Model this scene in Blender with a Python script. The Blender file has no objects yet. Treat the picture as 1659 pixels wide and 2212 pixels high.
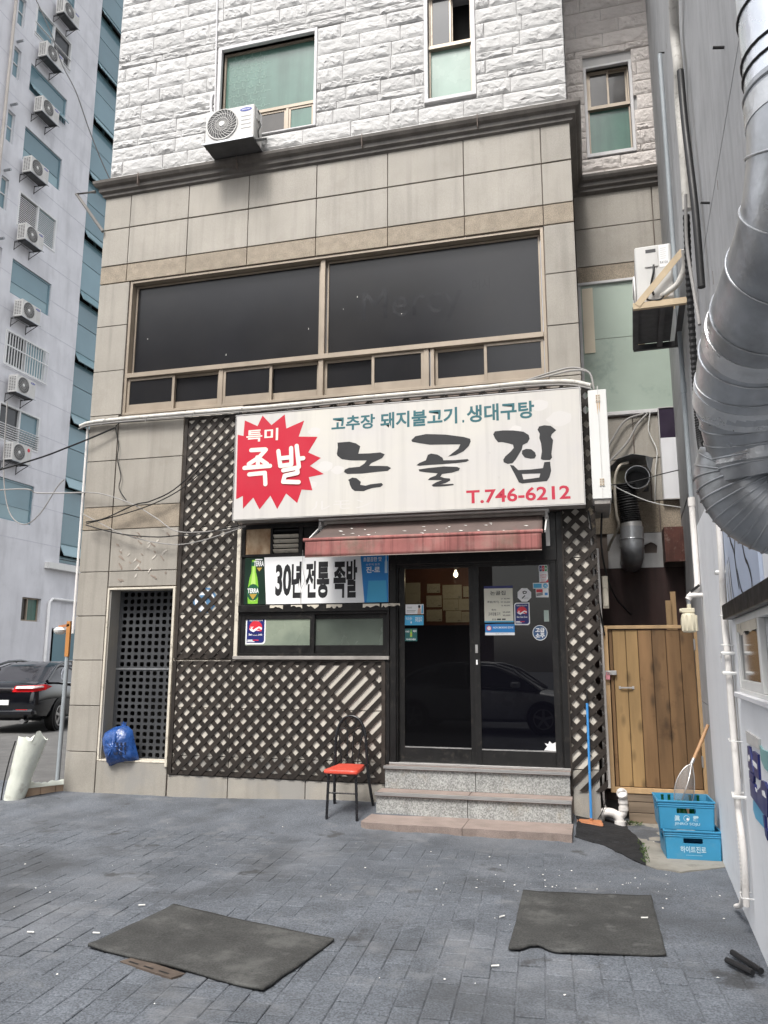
import bpy, bmesh, math, random
from mathutils import Vector, Matrix, noise
from mathutils.geometry import tessellate_polygon
R = math.radians
random.seed(7)
SC = bpy.context.scene
COL = SC.collection

# ------------------------------------------------------------------ camera
CAM = Vector((1.203, -8.315, 1.461))
yaw, tilt, roll = R(-14.85), R(10.55), R(0.1)
fwd = Vector((math.sin(yaw)*math.cos(tilt), math.cos(yaw)*math.cos(tilt), math.sin(tilt)))
rt = Vector((math.cos(yaw), -math.sin(yaw), 0)); up = rt.cross(fwd)
rt2 = math.cos(roll)*rt + math.sin(roll)*up; up2 = -math.sin(roll)*rt + math.cos(roll)*up
cd = bpy.data.cameras.new('camera'); cam = bpy.data.objects.new('camera', cd); COL.objects.link(cam)
cam.matrix_world = Matrix(((rt2.x, up2.x, -fwd.x, CAM.x), (rt2.y, up2.y, -fwd.y, CAM.y), (rt2.z, up2.z, -fwd.z, CAM.z), (0, 0, 0, 1)))
cd.sensor_fit = 'VERTICAL'; cd.sensor_height = 36; cd.lens = 36*1700/2212
cd.clip_start = .05; cd.clip_end = 500
SC.camera = cam

# ------------------------------------------------------------------ sky, sun, exposure (overcast)
SUN_EL, SUN_AZ = R(56), R(190)          # azimuth clockwise from +Y
w = bpy.data.worlds.new('World'); SC.world = w; w.use_nodes = True
nt = w.node_tree; nt.nodes.clear()
sky = nt.nodes.new('ShaderNodeTexSky'); sky.sky_type = 'NISHITA'; sky.sun_disc = False
sky.sun_elevation = SUN_EL; sky.sun_rotation = SUN_AZ; sky.dust_density = 4; sky.air_density = 1.2
hs = nt.nodes.new('ShaderNodeHueSaturation'); hs.inputs['Saturation'].default_value = .20
bg = nt.nodes.new('ShaderNodeBackground'); bg.inputs['Strength'].default_value = .15
wo = nt.nodes.new('ShaderNodeOutputWorld')
nt.links.new(sky.outputs[0], hs.inputs['Color']); nt.links.new(hs.outputs[0], bg.inputs['Color']); nt.links.new(bg.outputs[0], wo.inputs['Surface'])
sl = bpy.data.lights.new('sun', 'SUN'); sl.energy = 1.45; sl.angle = R(15); sl.color = (1, .965, .91)
so = bpy.data.objects.new('sun', sl); COL.objects.link(so)
sd = Vector((math.sin(SUN_AZ)*math.cos(SUN_EL), math.cos(SUN_AZ)*math.cos(SUN_EL), math.sin(SUN_EL)))
so.rotation_euler = sd.to_track_quat('Z', 'Y').to_euler(); so.location = (0, -6, 20)
SC.view_settings.view_transform = 'Standard'; SC.view_settings.look = 'None'
SC.view_settings.exposure = 1.06; SC.view_settings.gamma = 1
SC.cycles.max_bounces = 6; SC.cycles.use_denoising = True

# ------------------------------------------------------------------ materials
MATS = {}
def M(name, col, rough=.65, var=.12, scale=3.0, bump=0., bscale=60., metal=0., rnd=0., spec=.4, dirt=None, streak=0., speck=0., coat=0., stretch=None, col2=None, emit=0., spk=190, sfreq=1.6, patch=None, rv=.08, knots=0.):
    if name in MATS: return MATS[name]
    m = bpy.data.materials.new(name); m.use_nodes = True; t = m.node_tree; N = t.nodes; L = t.links
    b = N['Principled BSDF']; b.inputs['Roughness'].default_value = rough; b.inputs['Metallic'].default_value = metal
    b.inputs['Specular IOR Level'].default_value = spec; b.inputs['Coat Weight'].default_value = coat
    g = N.new('ShaderNodeNewGeometry'); pos = g.outputs['Position']
    def noi(sc, det=5, st=None, ro=.55):
        n = N.new('ShaderNodeTexNoise'); n.inputs['Scale'].default_value = sc; n.inputs['Detail'].default_value = det; n.inputs['Roughness'].default_value = ro
        if st:
            mp = N.new('ShaderNodeMapping'); mp.inputs['Scale'].default_value = st; L.new(pos, mp.inputs['Vector']); L.new(mp.outputs[0], n.inputs['Vector'])
        else: L.new(pos, n.inputs['Vector'])
        return n.outputs[0]
    def rng(s, a, bb, c, d):
        r = N.new('ShaderNodeMapRange'); r.inputs[1].default_value = a; r.inputs[2].default_value = bb; r.inputs[3].default_value = c; r.inputs[4].default_value = d; L.new(s, r.inputs[0]); return r.outputs[0]
    def mix(f, a, bb, mode='MIX'):
        x = N.new('ShaderNodeMix'); x.data_type = 'RGBA'; x.blend_type = mode
        if hasattr(f, 'links') or hasattr(f, 'is_output'): L.new(f, x.inputs[0])
        else: x.inputs[0].default_value = f
        for s, i in ((a, 6), (bb, 7)):
            if isinstance(s, tuple): x.inputs[i].default_value = (*s, 1)
            else: L.new(s, x.inputs[i])
        return x.outputs[2]
    lo = tuple(c*(1-var) for c in col); hi = tuple(min(1, c*(1+var)) for c in col)
    c = mix(rng(noi(scale, 6, stretch), .3, .7, 0, 1), lo, col2 or hi)
    if speck:
        s = rng(noi(spk, 2), .35, .65, 1-speck, 1+speck); cc = N.new('ShaderNodeCombineColor')
        for i in range(3): L.new(s, cc.inputs[i])
        c = mix(1., c, cc.outputs[0], 'MULTIPLY')
    if streak:
        s = rng(noi(5, 5, (sfreq, sfreq, .12)), .48, .75, 0, streak); c = mix(s, c, tuple(x*.35 for x in col))
    if dirt:
        dc, amt, ds = dirt; s = rng(noi(ds, 7, None, .65), .56, .68, 0, amt); c = mix(s, c, dc)
    if knots:
        vo = N.new('ShaderNodeTexVoronoi'); vo.inputs['Scale'].default_value = 1.; mp = N.new('ShaderNodeMapping'); mp.inputs['Scale'].default_value = (9, 9, 3.6); L.new(pos, mp.inputs['Vector']); L.new(mp.outputs[0], vo.inputs['Vector'])
        c = mix(rng(vo.outputs['Distance'], .08, .30, knots, 0), c, tuple(x*.22 for x in col))
    if patch:
        for pc, amt, ds, t0, t1 in patch:
            s = rng(noi(ds, 6, None, .62), t0, t1, 0, amt); c = mix(s, c, pc)
    if rnd:
        oi = N.new('ShaderNodeObjectInfo'); s = rng(oi.outputs['Random'], 0, 1, 1-rnd, 1+rnd); cc = N.new('ShaderNodeCombineColor')
        for i in range(3): L.new(s, cc.inputs[i])
        c = mix(1., c, cc.outputs[0], 'MULTIPLY')
    L.new(c, b.inputs['Base Color'])
    rr = rng(noi(scale*2.3, 4), .3, .7, max(.02, rough-rv), min(1, rough+rv)); L.new(rr, b.inputs['Roughness'])
    if bump:
        bn = N.new('ShaderNodeBump'); bn.inputs['Strength'].default_value = min(1, bump); bn.inputs['Distance'].default_value = .02 if bscale < 30 else .004
        L.new(noi(bscale, 6), bn.inputs['Height']); L.new(bn.outputs[0], b.inputs['Normal'])
    if emit:
        b.inputs['Emission Color'].default_value = (*col, 1); b.inputs['Emission Strength'].default_value = emit
    MATS[name] = m; return m

def glass(name, tint, ior=1.5, rough=0.0, body=None, bodyamt=0.):
    if name in MATS: return MATS[name]
    m = bpy.data.materials.new(name); m.use_nodes = True; t = m.node_tree; N = t.nodes; L = t.links
    N.remove(N['Principled BSDF']); o = N['Material Output']
    tr = N.new('ShaderNodeBsdfTransparent'); tr.inputs[0].default_value = (*tint, 1)
    gl = N.new('ShaderNodeBsdfGlossy'); gl.inputs['Roughness'].default_value = rough
    fr = N.new('ShaderNodeFresnel'); fr.inputs[0].default_value = ior
    mx = N.new('ShaderNodeMixShader'); L.new(fr.outputs[0], mx.inputs[0]); L.new(gl.outputs[0], mx.inputs[2])
    if body:
        df = N.new('ShaderNodeBsdfDiffuse'); df.inputs[0].default_value = (*body, 1)
        m2 = N.new('ShaderNodeMixShader'); m2.inputs[0].default_value = bodyamt; L.new(tr.outputs[0], m2.inputs[1]); L.new(df.outputs[0], m2.inputs[2]); L.new(m2.outputs[0], mx.inputs[1])
    else: L.new(tr.outputs[0], mx.inputs[1])
    L.new(mx.outputs[0], o.inputs['Surface']); MATS[name] = m; return m

def flat(name, col, rough=.5, **k): return M(name, col, rough, var=k.pop('var', .05), scale=k.pop('scale', 2), **k)

m_granite = M('beige_granite', (.325, .30, .262), .6, .11, 1.3, .15, 90, rnd=.06, speck=.14, streak=.30, sfreq=2.2, dirt=((.265, .24, .205), .55, 2.2))
m_granite2 = M('cream_granite', (.56, .52, .455), .6, .08, 1.6, .12, 90, rnd=.05, speck=.10, streak=.12)
m_band = M('tan_rough_granite', (.285, .24, .185), .75, .16, 9, .35, 60, rnd=.06, speck=.32, spk=120)
m_base = M('base_granite', (.335, .31, .27), .7, .14, 1.8, .2, 80, speck=.14, streak=.3, rnd=.05, patch=[((.27, .265, .255), .6, 1.2, .48, .6)])
m_joint = M('joint_mortar', (.185, .15, .13), .9, .2, 4)
m_cornice = M('cornice_granite', (.125, .112, .10), .5, .25, 3, .1, 80, speck=.2, streak=.5)
m_wstone = M('white_rock_stone', (.50, .495, .488), .75, .07, 2.2, .4, 24, rnd=.06, streak=.12, dirt=((.45, .44, .425), .4, 5.), patch=[((.48, .47, .46), .5, 1.1, .5, .75)])
m_pstone = M('pink_rock_stone', (.62, .575, .545), .75, .10, 1.6, .45, 26, rnd=.08, dirt=((.40, .36, .34), .4, 4.))
m_wjoint = M('white_mortar', (.46, .455, .45), .9, .1, 4)
m_trim = M('white_trim', (.60, .59, .595), .6, .06, 3, streak=.2)
m_alu = M('bronze_aluminium', (.33, .275, .215), .42, .14, 3, metal=.25, streak=.15, spec=.5)
m_film = M('dark_window_film', (.015, .0155, .018), .20, .25, .6, spec=.36, rv=.02, patch=[((.030, .028, .025), .5, .4, .45, .75)])
m_greenp = M('green_frosted_pane', (.085, .165, .135), .2, .2, 1.8, spec=.5, streak=.35, rv=.03)
m_greenp2 = M('pale_green_pane', (.20, .29, .245), .25, .22, 1.3, spec=.5, streak=.25)
m_darkp = M('dark_pane', (.05, .045, .04), .12, .3, 2, spec=.55)
m_brown = M('dark_brown_wood', (.022, .0165, .013), .62, .35, 7, .4, 50, rnd=.3, dirt=((.075, .062, .05), .4, 9.))
m_black = M('black_painted_metal', (.010, .0095, .0095), .4, .3, 5, .1, 60, dirt=((.085, .072, .06), .3, 14.))
m_blackp = M('black_plastic', (.012, .012, .013), .5, .2, 5)
m_grid = M('dark_plastic_grille', (.05, .052, .056), .55, .2, 3)
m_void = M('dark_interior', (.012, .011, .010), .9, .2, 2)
m_cream = M('cream_paint', (.60, .55, .46), .6, .08, 3, streak=.2, dirt=((.10, .08, .06), .6, 10.))
m_sign = M('sign_acrylic', (.60, .578, .568), .35, .05, 1.2, streak=.16, sfreq=3, col2=(.635, .61, .55))
m_signframe = M('sign_frame', (.30, .28, .26), .5, .2, 4, streak=.4)
m_red = flat('sign_red', (.50, .018, .040), .45)
m_ink = flat('brush_ink', (.028, .028, .03), .5)
m_teal = flat('sign_teal', (.035, .13, .15), .5)
m_creaml = flat('sign_cream', (.80, .74, .66), .45)
m_pinkr = flat('phone_red', (.48, .03, .06), .45)
m_white = flat('white_plastic', (.72, .72, .70), .45, streak=.12)
m_whitep = flat('white_paint', (.70, .70, .72), .6, streak=.15)
m_paper = flat('paper', (.70, .68, .58), .7)
m_paperw = flat('white_paper', (.80, .80, .80), .6)
m_pblue = flat('print_blue', (.03, .22, .55), .4)
m_plblue = flat('print_light_blue', (.07, .38, .62), .4)
m_navy = flat('print_navy', (.018, .025, .14), .4)
m_pred = flat('print_red', (.60, .03, .05), .4)
m_pgreen = flat('print_green', (.02, .10, .05), .35)
m_pdark = flat('print_dark', (.012, .03, .02), .35)
m_lime = flat('print_lime', (.22, .50, .05), .35)
m_gold = flat('print_gold', (.45, .30, .06), .4)
m_printk = flat('print_black', (.015, .015, .017), .5)
m_grey = flat('print_grey', (.25, .25, .25), .5)
m_steel = M('stainless', (.50, .49, .48), .42, .06, 3, metal=.8)
m_galv = M('galvanised_steel', (.82, .85, .90), .24, .12, 2.4, .22, 9, metal=.8, dirt=((.52, .53, .55), .5, 4.), streak=.12)
m_galvd = M('grimy_galvanised', (.44, .455, .475), .34, .28, 3, .3, 9, metal=.7, dirt=((.50, .49, .47), .6, 4.), streak=.35, patch=[((.19, .19, .185), .6, 2.2, .50, .68)])
m_conc = M('grey_concrete', (.43, .435, .445), .8, .12, 2.2, .3, 50, streak=.30, sfreq=3, dirt=((.33, .33, .335), .5, 7.))
m_paintw = M('white_painted_wall', (.80, .815, .84), .62, .05, 1.2, .25, 30, streak=.10, dirt=((.66, .675, .70), .5, 3.))
m_lav = M('lavender_render', (.69, .688, .72), .8, .08, .9, .15, 30, streak=.24, sfreq=.6, dirt=((.58, .578, .60), .6, 1.2))
m_tealg = M('teal_glass', (.18, .285, .33), .08, .12, .35, spec=.6, rv=.02, rnd=.14)
m_tealg2 = M('pale_teal_glass', (.25, .37, .41), .12, .12, .5, spec=.6, rv=.03)
m_greyg = M('grey_glass', (.045, .047, .05), .1, .3, .8, spec=.5, rv=.03)
m_pvcw = M('white_pvc', (.74, .71, .68), .42, .06, 5, streak=.12, dirt=((.48, .44, .40), .5, 9.))
m_ac = M('ac_body', (.60, .59, .57), .45, .06, 4, streak=.2)
m_acd = M('ac_dark', (.06, .06, .062), .6, .2, 6)
m_wire = flat('black_cable', (.014, .014, .015), .5)
m_wireg = flat('grey_cable', (.30, .29, .28), .6)
m_wrap = M('pipe_wrap', (.56, .54, .50), .6, .14, 9, .4, 40, dirt=((.20, .18, .16), .55, 16.))
m_wood = M('gate_wood', (.165, .095, .044), .65, .40, 1.0, .25, 40, stretch=(7, 7, .8), rnd=.14, dirt=((.075, .038, .016), .65, 3.5), knots=.7)
m_woodl = M('pale_gate_wood', (.29, .185, .082), .65, .28, 1.0, .2, 40, stretch=(7, 7, .8), rnd=.06, knots=.6, streak=.15)
m_woodf = M('gate_frame_wood', (.42, .28, .15), .65, .25, 1.0, .2, 40, stretch=(6, 6, .8), rnd=.12)
m_woodg = M('weathered_plank', (.21, .16, .115), .8, .35, 1., .4, 40, stretch=(.8, 6, 9), rnd=.2)
m_step = M('grey_flamed_granite', (.31, .315, .305), .8, .14, 5, .4, 80, speck=.38, dirt=((.27, .21, .13), .35, 3.), spk=80, streak=.15)
m_tread = M('pink_granite', (.27, .215, .19), .7, .14, 5, .2, 90, speck=.2, dirt=((.17, .14, .12), .5, 6.))
m_crate = M('blue_crate_plastic', (.040, .245, .42), .42, .10, 5, dirt=((.10, .27, .39), .5, 7.))
m_bottle = glass('green_bottle_glass', (.02, .16, .05), 1.5, .05, (.01, .10, .03), .75)
m_seat = M('red_vinyl', (.54, .065, .038), .40, .05, 5, spec=.5)
m_tubeb = M('black_chair_tube', (.012, .012, .014), .28, .2, 5, spec=.5)
m_mat = M('rubber_mat', (.045, .045, .043), .85, .3, 4, .6, 90, dirt=((.095, .095, .09), .7, 4.), patch=[((.13, .13, .125), .5, 7., .6, .72)], speck=.3, spk=90)
m_bluep = flat('blue_broom_handle', (.05, .24, .56), .35)
m_orange = M('orange_plastic', (.42, .17, .075), .5, .15, 8)
m_bag = M('blue_bag_film', (.018, .07, .25), .26, .35, 6, .9, 12, spec=.55)
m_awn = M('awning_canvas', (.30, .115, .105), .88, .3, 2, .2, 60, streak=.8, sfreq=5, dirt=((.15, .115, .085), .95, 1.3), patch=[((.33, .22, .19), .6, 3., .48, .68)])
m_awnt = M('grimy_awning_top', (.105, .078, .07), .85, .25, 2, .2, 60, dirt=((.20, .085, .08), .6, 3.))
m_brownw = M('brown_interior_panel', (.16, .055, .03), .5, .3, 2)
m_maroon = M('maroon_panel', (.040, .020, .018), .6, .3, 2.5, .1, 30, stretch=(4, 4, .5))
m_rust = M('stained_board', (.34, .15, .045), .6, .4, 4, stretch=(2, 2, 1.2), col2=(.55, .42, .28))
m_ground = M('dark_paving', (.098, .107, .122), .8, .25, 2.0, .7, 45, speck=.38, spk=95, patch=[((.18, .186, .198), .6, .55, .50, .70), ((.055, .057, .061), .7, .9, .50, .66), ((.19, .194, .202), .45, 3.2, .56, .70), ((.036, .035, .034), .7, 2.3, .63, .69)])
m_paver = M('dark_paver', (.100, .110, .126), .8, .25, 2.2, .7, 45, speck=.38, spk=95, rnd=.10, patch=[((.18, .186, .198), .6, .55, .50, .70), ((.055, .057, .061), .7, .9, .50, .66), ((.19, .194, .202), .45, 3.2, .56, .70), ((.036, .035, .034), .7, 2.3, .63, .69)])
m_asph = M('black_asphalt', (.011, .011, .012), .85, .4, 8, .9, 60, speck=.5, spk=90)
m_slab = M('rough_concrete', (.24, .225, .195), .9, .25, 5, .6, 50, dirt=((.10, .09, .075), .6, 5.))
m_street = M('street_asphalt', (.11, .108, .105), .9, .2, 3, .4, 70, speck=.2)
m_carp = M('black_car_paint', (.004, .005, .008), .08, .1, 2, spec=.5, coat=.6)
m_cars = M('silver_car_paint', (.60, .61, .62), .25, .04, 2, metal=.2, coat=.4)
m_carg = M('car_glass', (.03, .03, .035), .05, .3, 1.2, spec=.7)
m_chrome = M('chrome', (.62, .62, .64), .1, .05, 2, metal=1)
m_tyre = M('tyre', (.014, .014, .014), .85, .2, 5)
m_tail = flat('tail_light', (.62, .015, .02), .12)
m_tailw = flat('tail_light_clear', (.75, .62, .62), .15)
m_postw = M('chipped_white_post', (.68, .70, .62), .5, .08, 5, .3, 20, dirt=((.38, .36, .30), .6, 7.))
m_brick = M('tan_brick', (.42, .30, .21), .8, .18, 5, .3, 50, rnd=.12)
m_litter = flat('white_litter', (.75, .74, .70), .7)
m_cbrick = M('opposite_brick', (.15, .10, .08), .85, .2, 3, .2, 40)

# ------------------------------------------------------------------ mesh helpers
BASE = {}
class MB:
    def __init__(s): s.v = []; s.f = []; s.m = []
    def add(s, vs, fs, m=0):
        o = len(s.v); s.v += [tuple(p) for p in vs]; s.f += [tuple(i+o for i in f) for f in fs]; s.m += [m]*len(fs); return s
    def box(s, x0, y0, z0, x1, y1, z1, m=0):
        return s.add([(x0, y0, z0), (x1, y0, z0), (x1, y1, z0), (x0, y1, z0), (x0, y0, z1), (x1, y0, z1), (x1, y1, z1), (x0, y1, z1)],
                     [(0, 3, 2, 1), (4, 5, 6, 7), (0, 1, 5, 4), (1, 2, 6, 5), (2, 3, 7, 6), (3, 0, 4, 7)], m)
    def beam(s, p, q, w, h, m=0, upv=(0, 0, 1)):
        p = Vector(p); q = Vector(q); d = (q-p).normalized(); u = Vector(upv)
        a = d.cross(u)
        if a.length < 1e-4: a = d.cross(Vector((0, 1, 0)))
        a.normalize(); b = a.cross(d).normalized(); a *= w/2; b *= h/2
        return s.add([p-a-b, p+a-b, p+a+b, p-a+b, q-a-b, q+a-b, q+a+b, q-a+b], [(0, 1, 2, 3), (7, 6, 5, 4), (0, 4, 5, 1), (1, 5, 6, 2), (2, 6, 7, 3), (3, 7, 4, 0)], m)
    def tube(s, pts, r, seg=8, m=0, caps=True, closed=False):
        pts = [Vector(p) for p in pts]; n = len(pts); rs = r if isinstance(r, (list, tuple)) else [r]*n
        o = len(s.v); prev = None
        for i, p in enumerate(pts):
            t = (pts[(i+1) % n]-pts[i-1]) if closed else (pts[min(i+1, n-1)]-pts[max(i-1, 0)])
            t.normalize()
            if prev is None: a = t.orthogonal().normalized()
            else:
                a = prev-t*prev.dot(t)
                if a.length < 1e-5: a = t.orthogonal()
                a.normalize()
            prev = a; b = t.cross(a)
            for k in range(seg):
                an = 2*math.pi*k/seg; s.v.append(tuple(p+a*(math.cos(an)*rs[i])+b*(math.sin(an)*rs[i])))
        for i in range(n if closed else n-1):
            j = (i+1) % n
            for k in range(seg):
                k2 = (k+1) % seg; s.f.append((o+i*seg+k, o+i*seg+k2, o+j*seg+k2, o+j*seg+k)); s.m.append(m)
        if caps and not closed:
            s.f.append(tuple(o+k for k in reversed(range(seg)))); s.m.append(m)
            s.f.append(tuple(o+(n-1)*seg+k for k in range(seg))); s.m.append(m)
        return s
    def cyl(s, p, q, r, seg=16, m=0, r2=None): return s.tube([p, q], [r, r if r2 is None else r2], seg, m)
    def prism(s, pts, f0, f1, m=0, holes=()):
        """flat polygon (a,b) with thickness: f0/f1 map (a,b) to the front and the back"""
        loops = [[Vector((a, b, 0)) for a, b in l] for l in [pts, *holes]]
        flatp = [p for l in loops for p in l]; tri = tessellate_polygon(loops)
        n = len(flatp); o = len(s.v)
        s.v += [tuple(f0(p.x, p.y)) for p in flatp]; s.f += [tuple(o+i for i in t) for t in tri]; s.m += [m]*len(tri)
        if f1:
            s.v += [tuple(f1(p.x, p.y)) for p in flatp]; s.f += [tuple(o+n+i for i in reversed(t)) for t in tri]; s.m += [m]*len(tri)
            k = 0
            for l in loops:
                for i in range(len(l)):
                    j = (i+1) % len(l); s.f.append((o+k+i, o+k+j, o+n+k+j, o+n+k+i)); s.m.append(m)
                k += len(l)
        return s
    def text(s, body, x0, z0, x1, z1, f0, m=0, bold=.0):
        vs, fs = glyph(body, bold); o = len(s.v)
        s.v += [tuple(f0(x0+(x1-x0)*a, z0+(z1-z0)*b)) for a, b in vs]; s.f += [tuple(o+i for i in f) for f in fs]; s.m += [m]*len(fs); return s
    def rev(s, prof, c, seg=20, m=0, axis='z'):
        o = len(s.v); n = len(prof)
        for k in range(seg):
            a = 2*math.pi*k/seg
            for r, h in prof: s.v.append((c[0]+r*math.cos(a), c[1]+r*math.sin(a), c[2]+h) if axis == 'z' else ((c[0]+r*math.cos(a), c[1]+h, c[2]+r*math.sin(a)) if axis == 'y' else (c[0]+h, c[1]+r*math.cos(a), c[2]+r*math.sin(a))))
        for k in range(seg):
            k2 = (k+1) % seg
            for i in range(n-1): s.f.append((o+k*n+i, o+k2*n+i, o+k2*n+i+1, o+k*n+i+1)); s.m.append(m)
        return s
    def mesh(s, name, mats, base=(0, 0, 0), smooth=None, recalc=True):
        me = bpy.data.meshes.new(name); bx, by, bz = base
        me.from_pydata([(x-bx, y-by, z-bz) for x, y, z in s.v], [], s.f)
        for m in (mats if isinstance(mats, (list, tuple)) else [mats]): me.materials.append(m)
        me.polygons.foreach_set('material_index', s.m)
        if recalc:
            b = bmesh.new(); b.from_mesh(me); bmesh.ops.recalc_face_normals(b, faces=b.faces); b.to_mesh(me); b.free()
        if smooth is not None:
            me.polygons.foreach_set('use_smooth', [True]*len(me.polygons)); me.set_sharp_from_angle(angle=R(smooth))
        me.update(); return me
    def build(s, name, mats, parent=None, smooth=None, bevel=0, recalc=True):
        """one mesh object; the parts of a thing share the thing's base point as origin"""
        if parent is not None: base = BASE.get(parent, Vector((0, 0, 0)))
        else:
            xs, ys, zs = zip(*s.v); base = Vector(((min(xs)+max(xs))/2, (min(ys)+max(ys))/2, min(zs)))
        ob = bpy.data.objects.new(name, s.mesh(name, mats, base, smooth, recalc)); COL.objects.link(ob)
        if parent is not None: ob.parent = parent
        else: ob.location = base
        BASE[ob] = base
        if bevel:
            md = ob.modifiers.new('bevel', 'BEVEL'); md.width = bevel; md.segments = 1; md.limit_method = 'ANGLE'; md.angle_limit = R(40)
        return ob
GL = {}
TS = bpy.data.scenes.new('lettering'); TC = bpy.data.curves.new('text', 'FONT'); TC.resolution_u = 3; TO = bpy.data.objects.new('text', TC); TS.collection.objects.link(TO)
def glyph(body, bold):
    k = (body, bold)
    if k not in GL:
        TC.body = body; TC.offset = bold; TS.view_layers[0].update()
        me = bpy.data.meshes.new_from_object(TO.evaluated_get(TS.view_layers[0].depsgraph))
        vs = [(v.co.x, v.co.y) for v in me.vertices]; fs = [tuple(p.vertices) for p in me.polygons]; bpy.data.meshes.remove(me)
        x0 = min(v[0] for v in vs); x1 = max(v[0] for v in vs); y0 = min(v[1] for v in vs); y1 = max(v[1] for v in vs)
        GL[k] = ([((a-x0)/(x1-x0 or 1), (b-y0)/(y1-y0 or 1)) for a, b in vs], fs)
    return GL[k]
def tag(o, label, cat, group=None, kind=None):
    if label: o['label'] = label
    if cat: o['category'] = cat
    if group: o['group'] = group
    if kind: o['kind'] = kind
    return o
def struct(o, kind='structure'): o['kind'] = kind; return o
def thing(name, label, cat, loc=(0, 0, 0), group=None):
    o = bpy.data.objects.new(name, None); COL.objects.link(o); o.location = loc; o.empty_display_size = .2
    BASE[o] = Vector(loc); return tag(o, label, cat, group)
def inst(me, name, parent, loc, scale=(1, 1, 1), rot=(0, 0, 0)):
    o = bpy.data.objects.new(name, me); COL.objects.link(o); o.parent = parent
    o.location = Vector(loc)-BASE[parent]; o.scale = scale; o.rotation_euler = rot; BASE[o] = BASE[parent]; return o
def copy_tree(o, parent=None):
    c = o.copy(); COL.objects.link(c); c.parent = parent
    for ch in list(o.children): copy_tree(ch, c)
    return c
def FY(y): return lambda a, b: (a, y, b)
def crom(pts, n=6):
    pts = [Vector(p) for p in pts]; P = [pts[0]*2-pts[1]]+pts+[pts[-1]*2-pts[-2]]; out = []
    for i in range(1, len(P)-2):
        for k in range(n):
            t = k/n; a, b, c, d = P[i-1], P[i], P[i+1], P[i+2]
            out.append(.5*((2*b)+(c-a)*t+(2*a-5*b+4*c-d)*t*t+(3*b-a-3*c+d)*t**3))
    return out+[pts[-1]]
def wx(y): return 2.185+.0455*y          # the right-hand wall runs at a slight angle
def sstep(t): t = max(0., min(1., t)); return t*t*(3-2*t)
def gz(x, y):
    amp = .07+.04*sstep((x+3.5)/2); amp *= 1-sstep((x-.85)/.3)
    s = sstep((y+1.1)/1.1)*(1 if y < 0 else 1-.6*sstep(y/1.5))
    return -.13+amp*s
def nz(x, y, sc, seed=0.): return noise.noise(Vector((x*sc, y*sc, seed)))
def frame_boxes(mb, x0, z0, x1, z1, y0, y1, w, m=0, wb=None, wt=None):
    wb = w if wb is None else wb; wt = w if wt is None else wt
    mb.box(x0, y0, z0, x0+w, y1, z1, m); mb.box(x1-w, y0, z0, x1, y1, z1, m)
    mb.box(x0+w, y0, z0, x1-w, y1, z0+wb, m); mb.box(x0+w, y0, z1-wt, x1-w, y1, z1, m); return mb
def clip(poly, a, b, c):
    """keep a*x+b*z<=c"""
    out = []
    for i in range(len(poly)):
        p, q = poly[i], poly[(i+1) % len(poly)]; dp = a*p[0]+b*p[1]-c; dq = a*q[0]+b*q[1]-c
        if dp <= 0: out.append(p)
        if dp*dq < 0: t = dp/(dp-dq); out.append((p[0]+(q[0]-p[0])*t, p[1]+(q[1]-p[1])*t))
    return out
def rects_minus(x0, z0, x1, z1, holes):
    xs = sorted({x0, x1, *[min(max(v, x0), x1) for h in holes for v in (h[0], h[2])]}); zs = sorted({z0, z1, *[min(max(v, z0), z1) for h in holes for v in (h[1], h[3])]})
    for j in range(len(zs)-1):
        run = None
        for i in range(len(xs)-1):
            cx = (xs[i]+xs[i+1])/2; cz = (zs[j]+zs[j+1])/2
            solid = not any(h[0] < cx < h[2] and h[1] < cz < h[3] for h in holes)
            if solid: run = [run[0], xs[i+1]] if run else [xs[i], xs[i+1]]
            if (not solid or i == len(xs)-2) and run: yield run[0], zs[j], run[1], zs[j+1]; run = None

# ------------------------------------------------------------------ ground
def axis(lo, a, b, hi, st):
    far = [lo, lo*.5, lo*.25]; n = int(round((b-a)/st)); return sorted({*[round(v, 3) for v in far if v < a-1], *[round(a+(b-a)*i/n, 3) for i in range(n+1)], *[round(v, 3) for v in (hi*.1, hi*.3, hi) if v > b+1]})
xs = axis(-90, -6.4, 2.3, 90, .06); ys = axis(-90, -8, .6, 90, .06)
mb = MB(); nx = len(xs)
for y in ys:
    for x in xs:
        z = gz(x, y)
        if -6.3 < x < 2.3 and -7.9 < y < .55:
            z += -.0030+.0045*nz(x, y, 2.3)+.003*nz(x, y, 8, 5)+.006*sstep((y+1.4)/.5)-.0035*sstep((-2.9-y)/1.2)
            z += .022*max(0, nz(x, y, .45, 9)) - .011*math.exp(-((x-1.9)**2+(y+2.2)**2)/.25)
        mb.v.append((x, y, z))
for j in range(len(ys)-1):
    for i in range(nx-1):
        a = j*nx+i; mb.f.append((a, a+1, a+1+nx, a+nx)); mb.m.append(1 if (ys[j] > .5 or xs[i] < -6.3) else 0)
ground = mb.build('ground', [m_ground, m_street], smooth=60, recalc=False); struct(ground)
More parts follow.
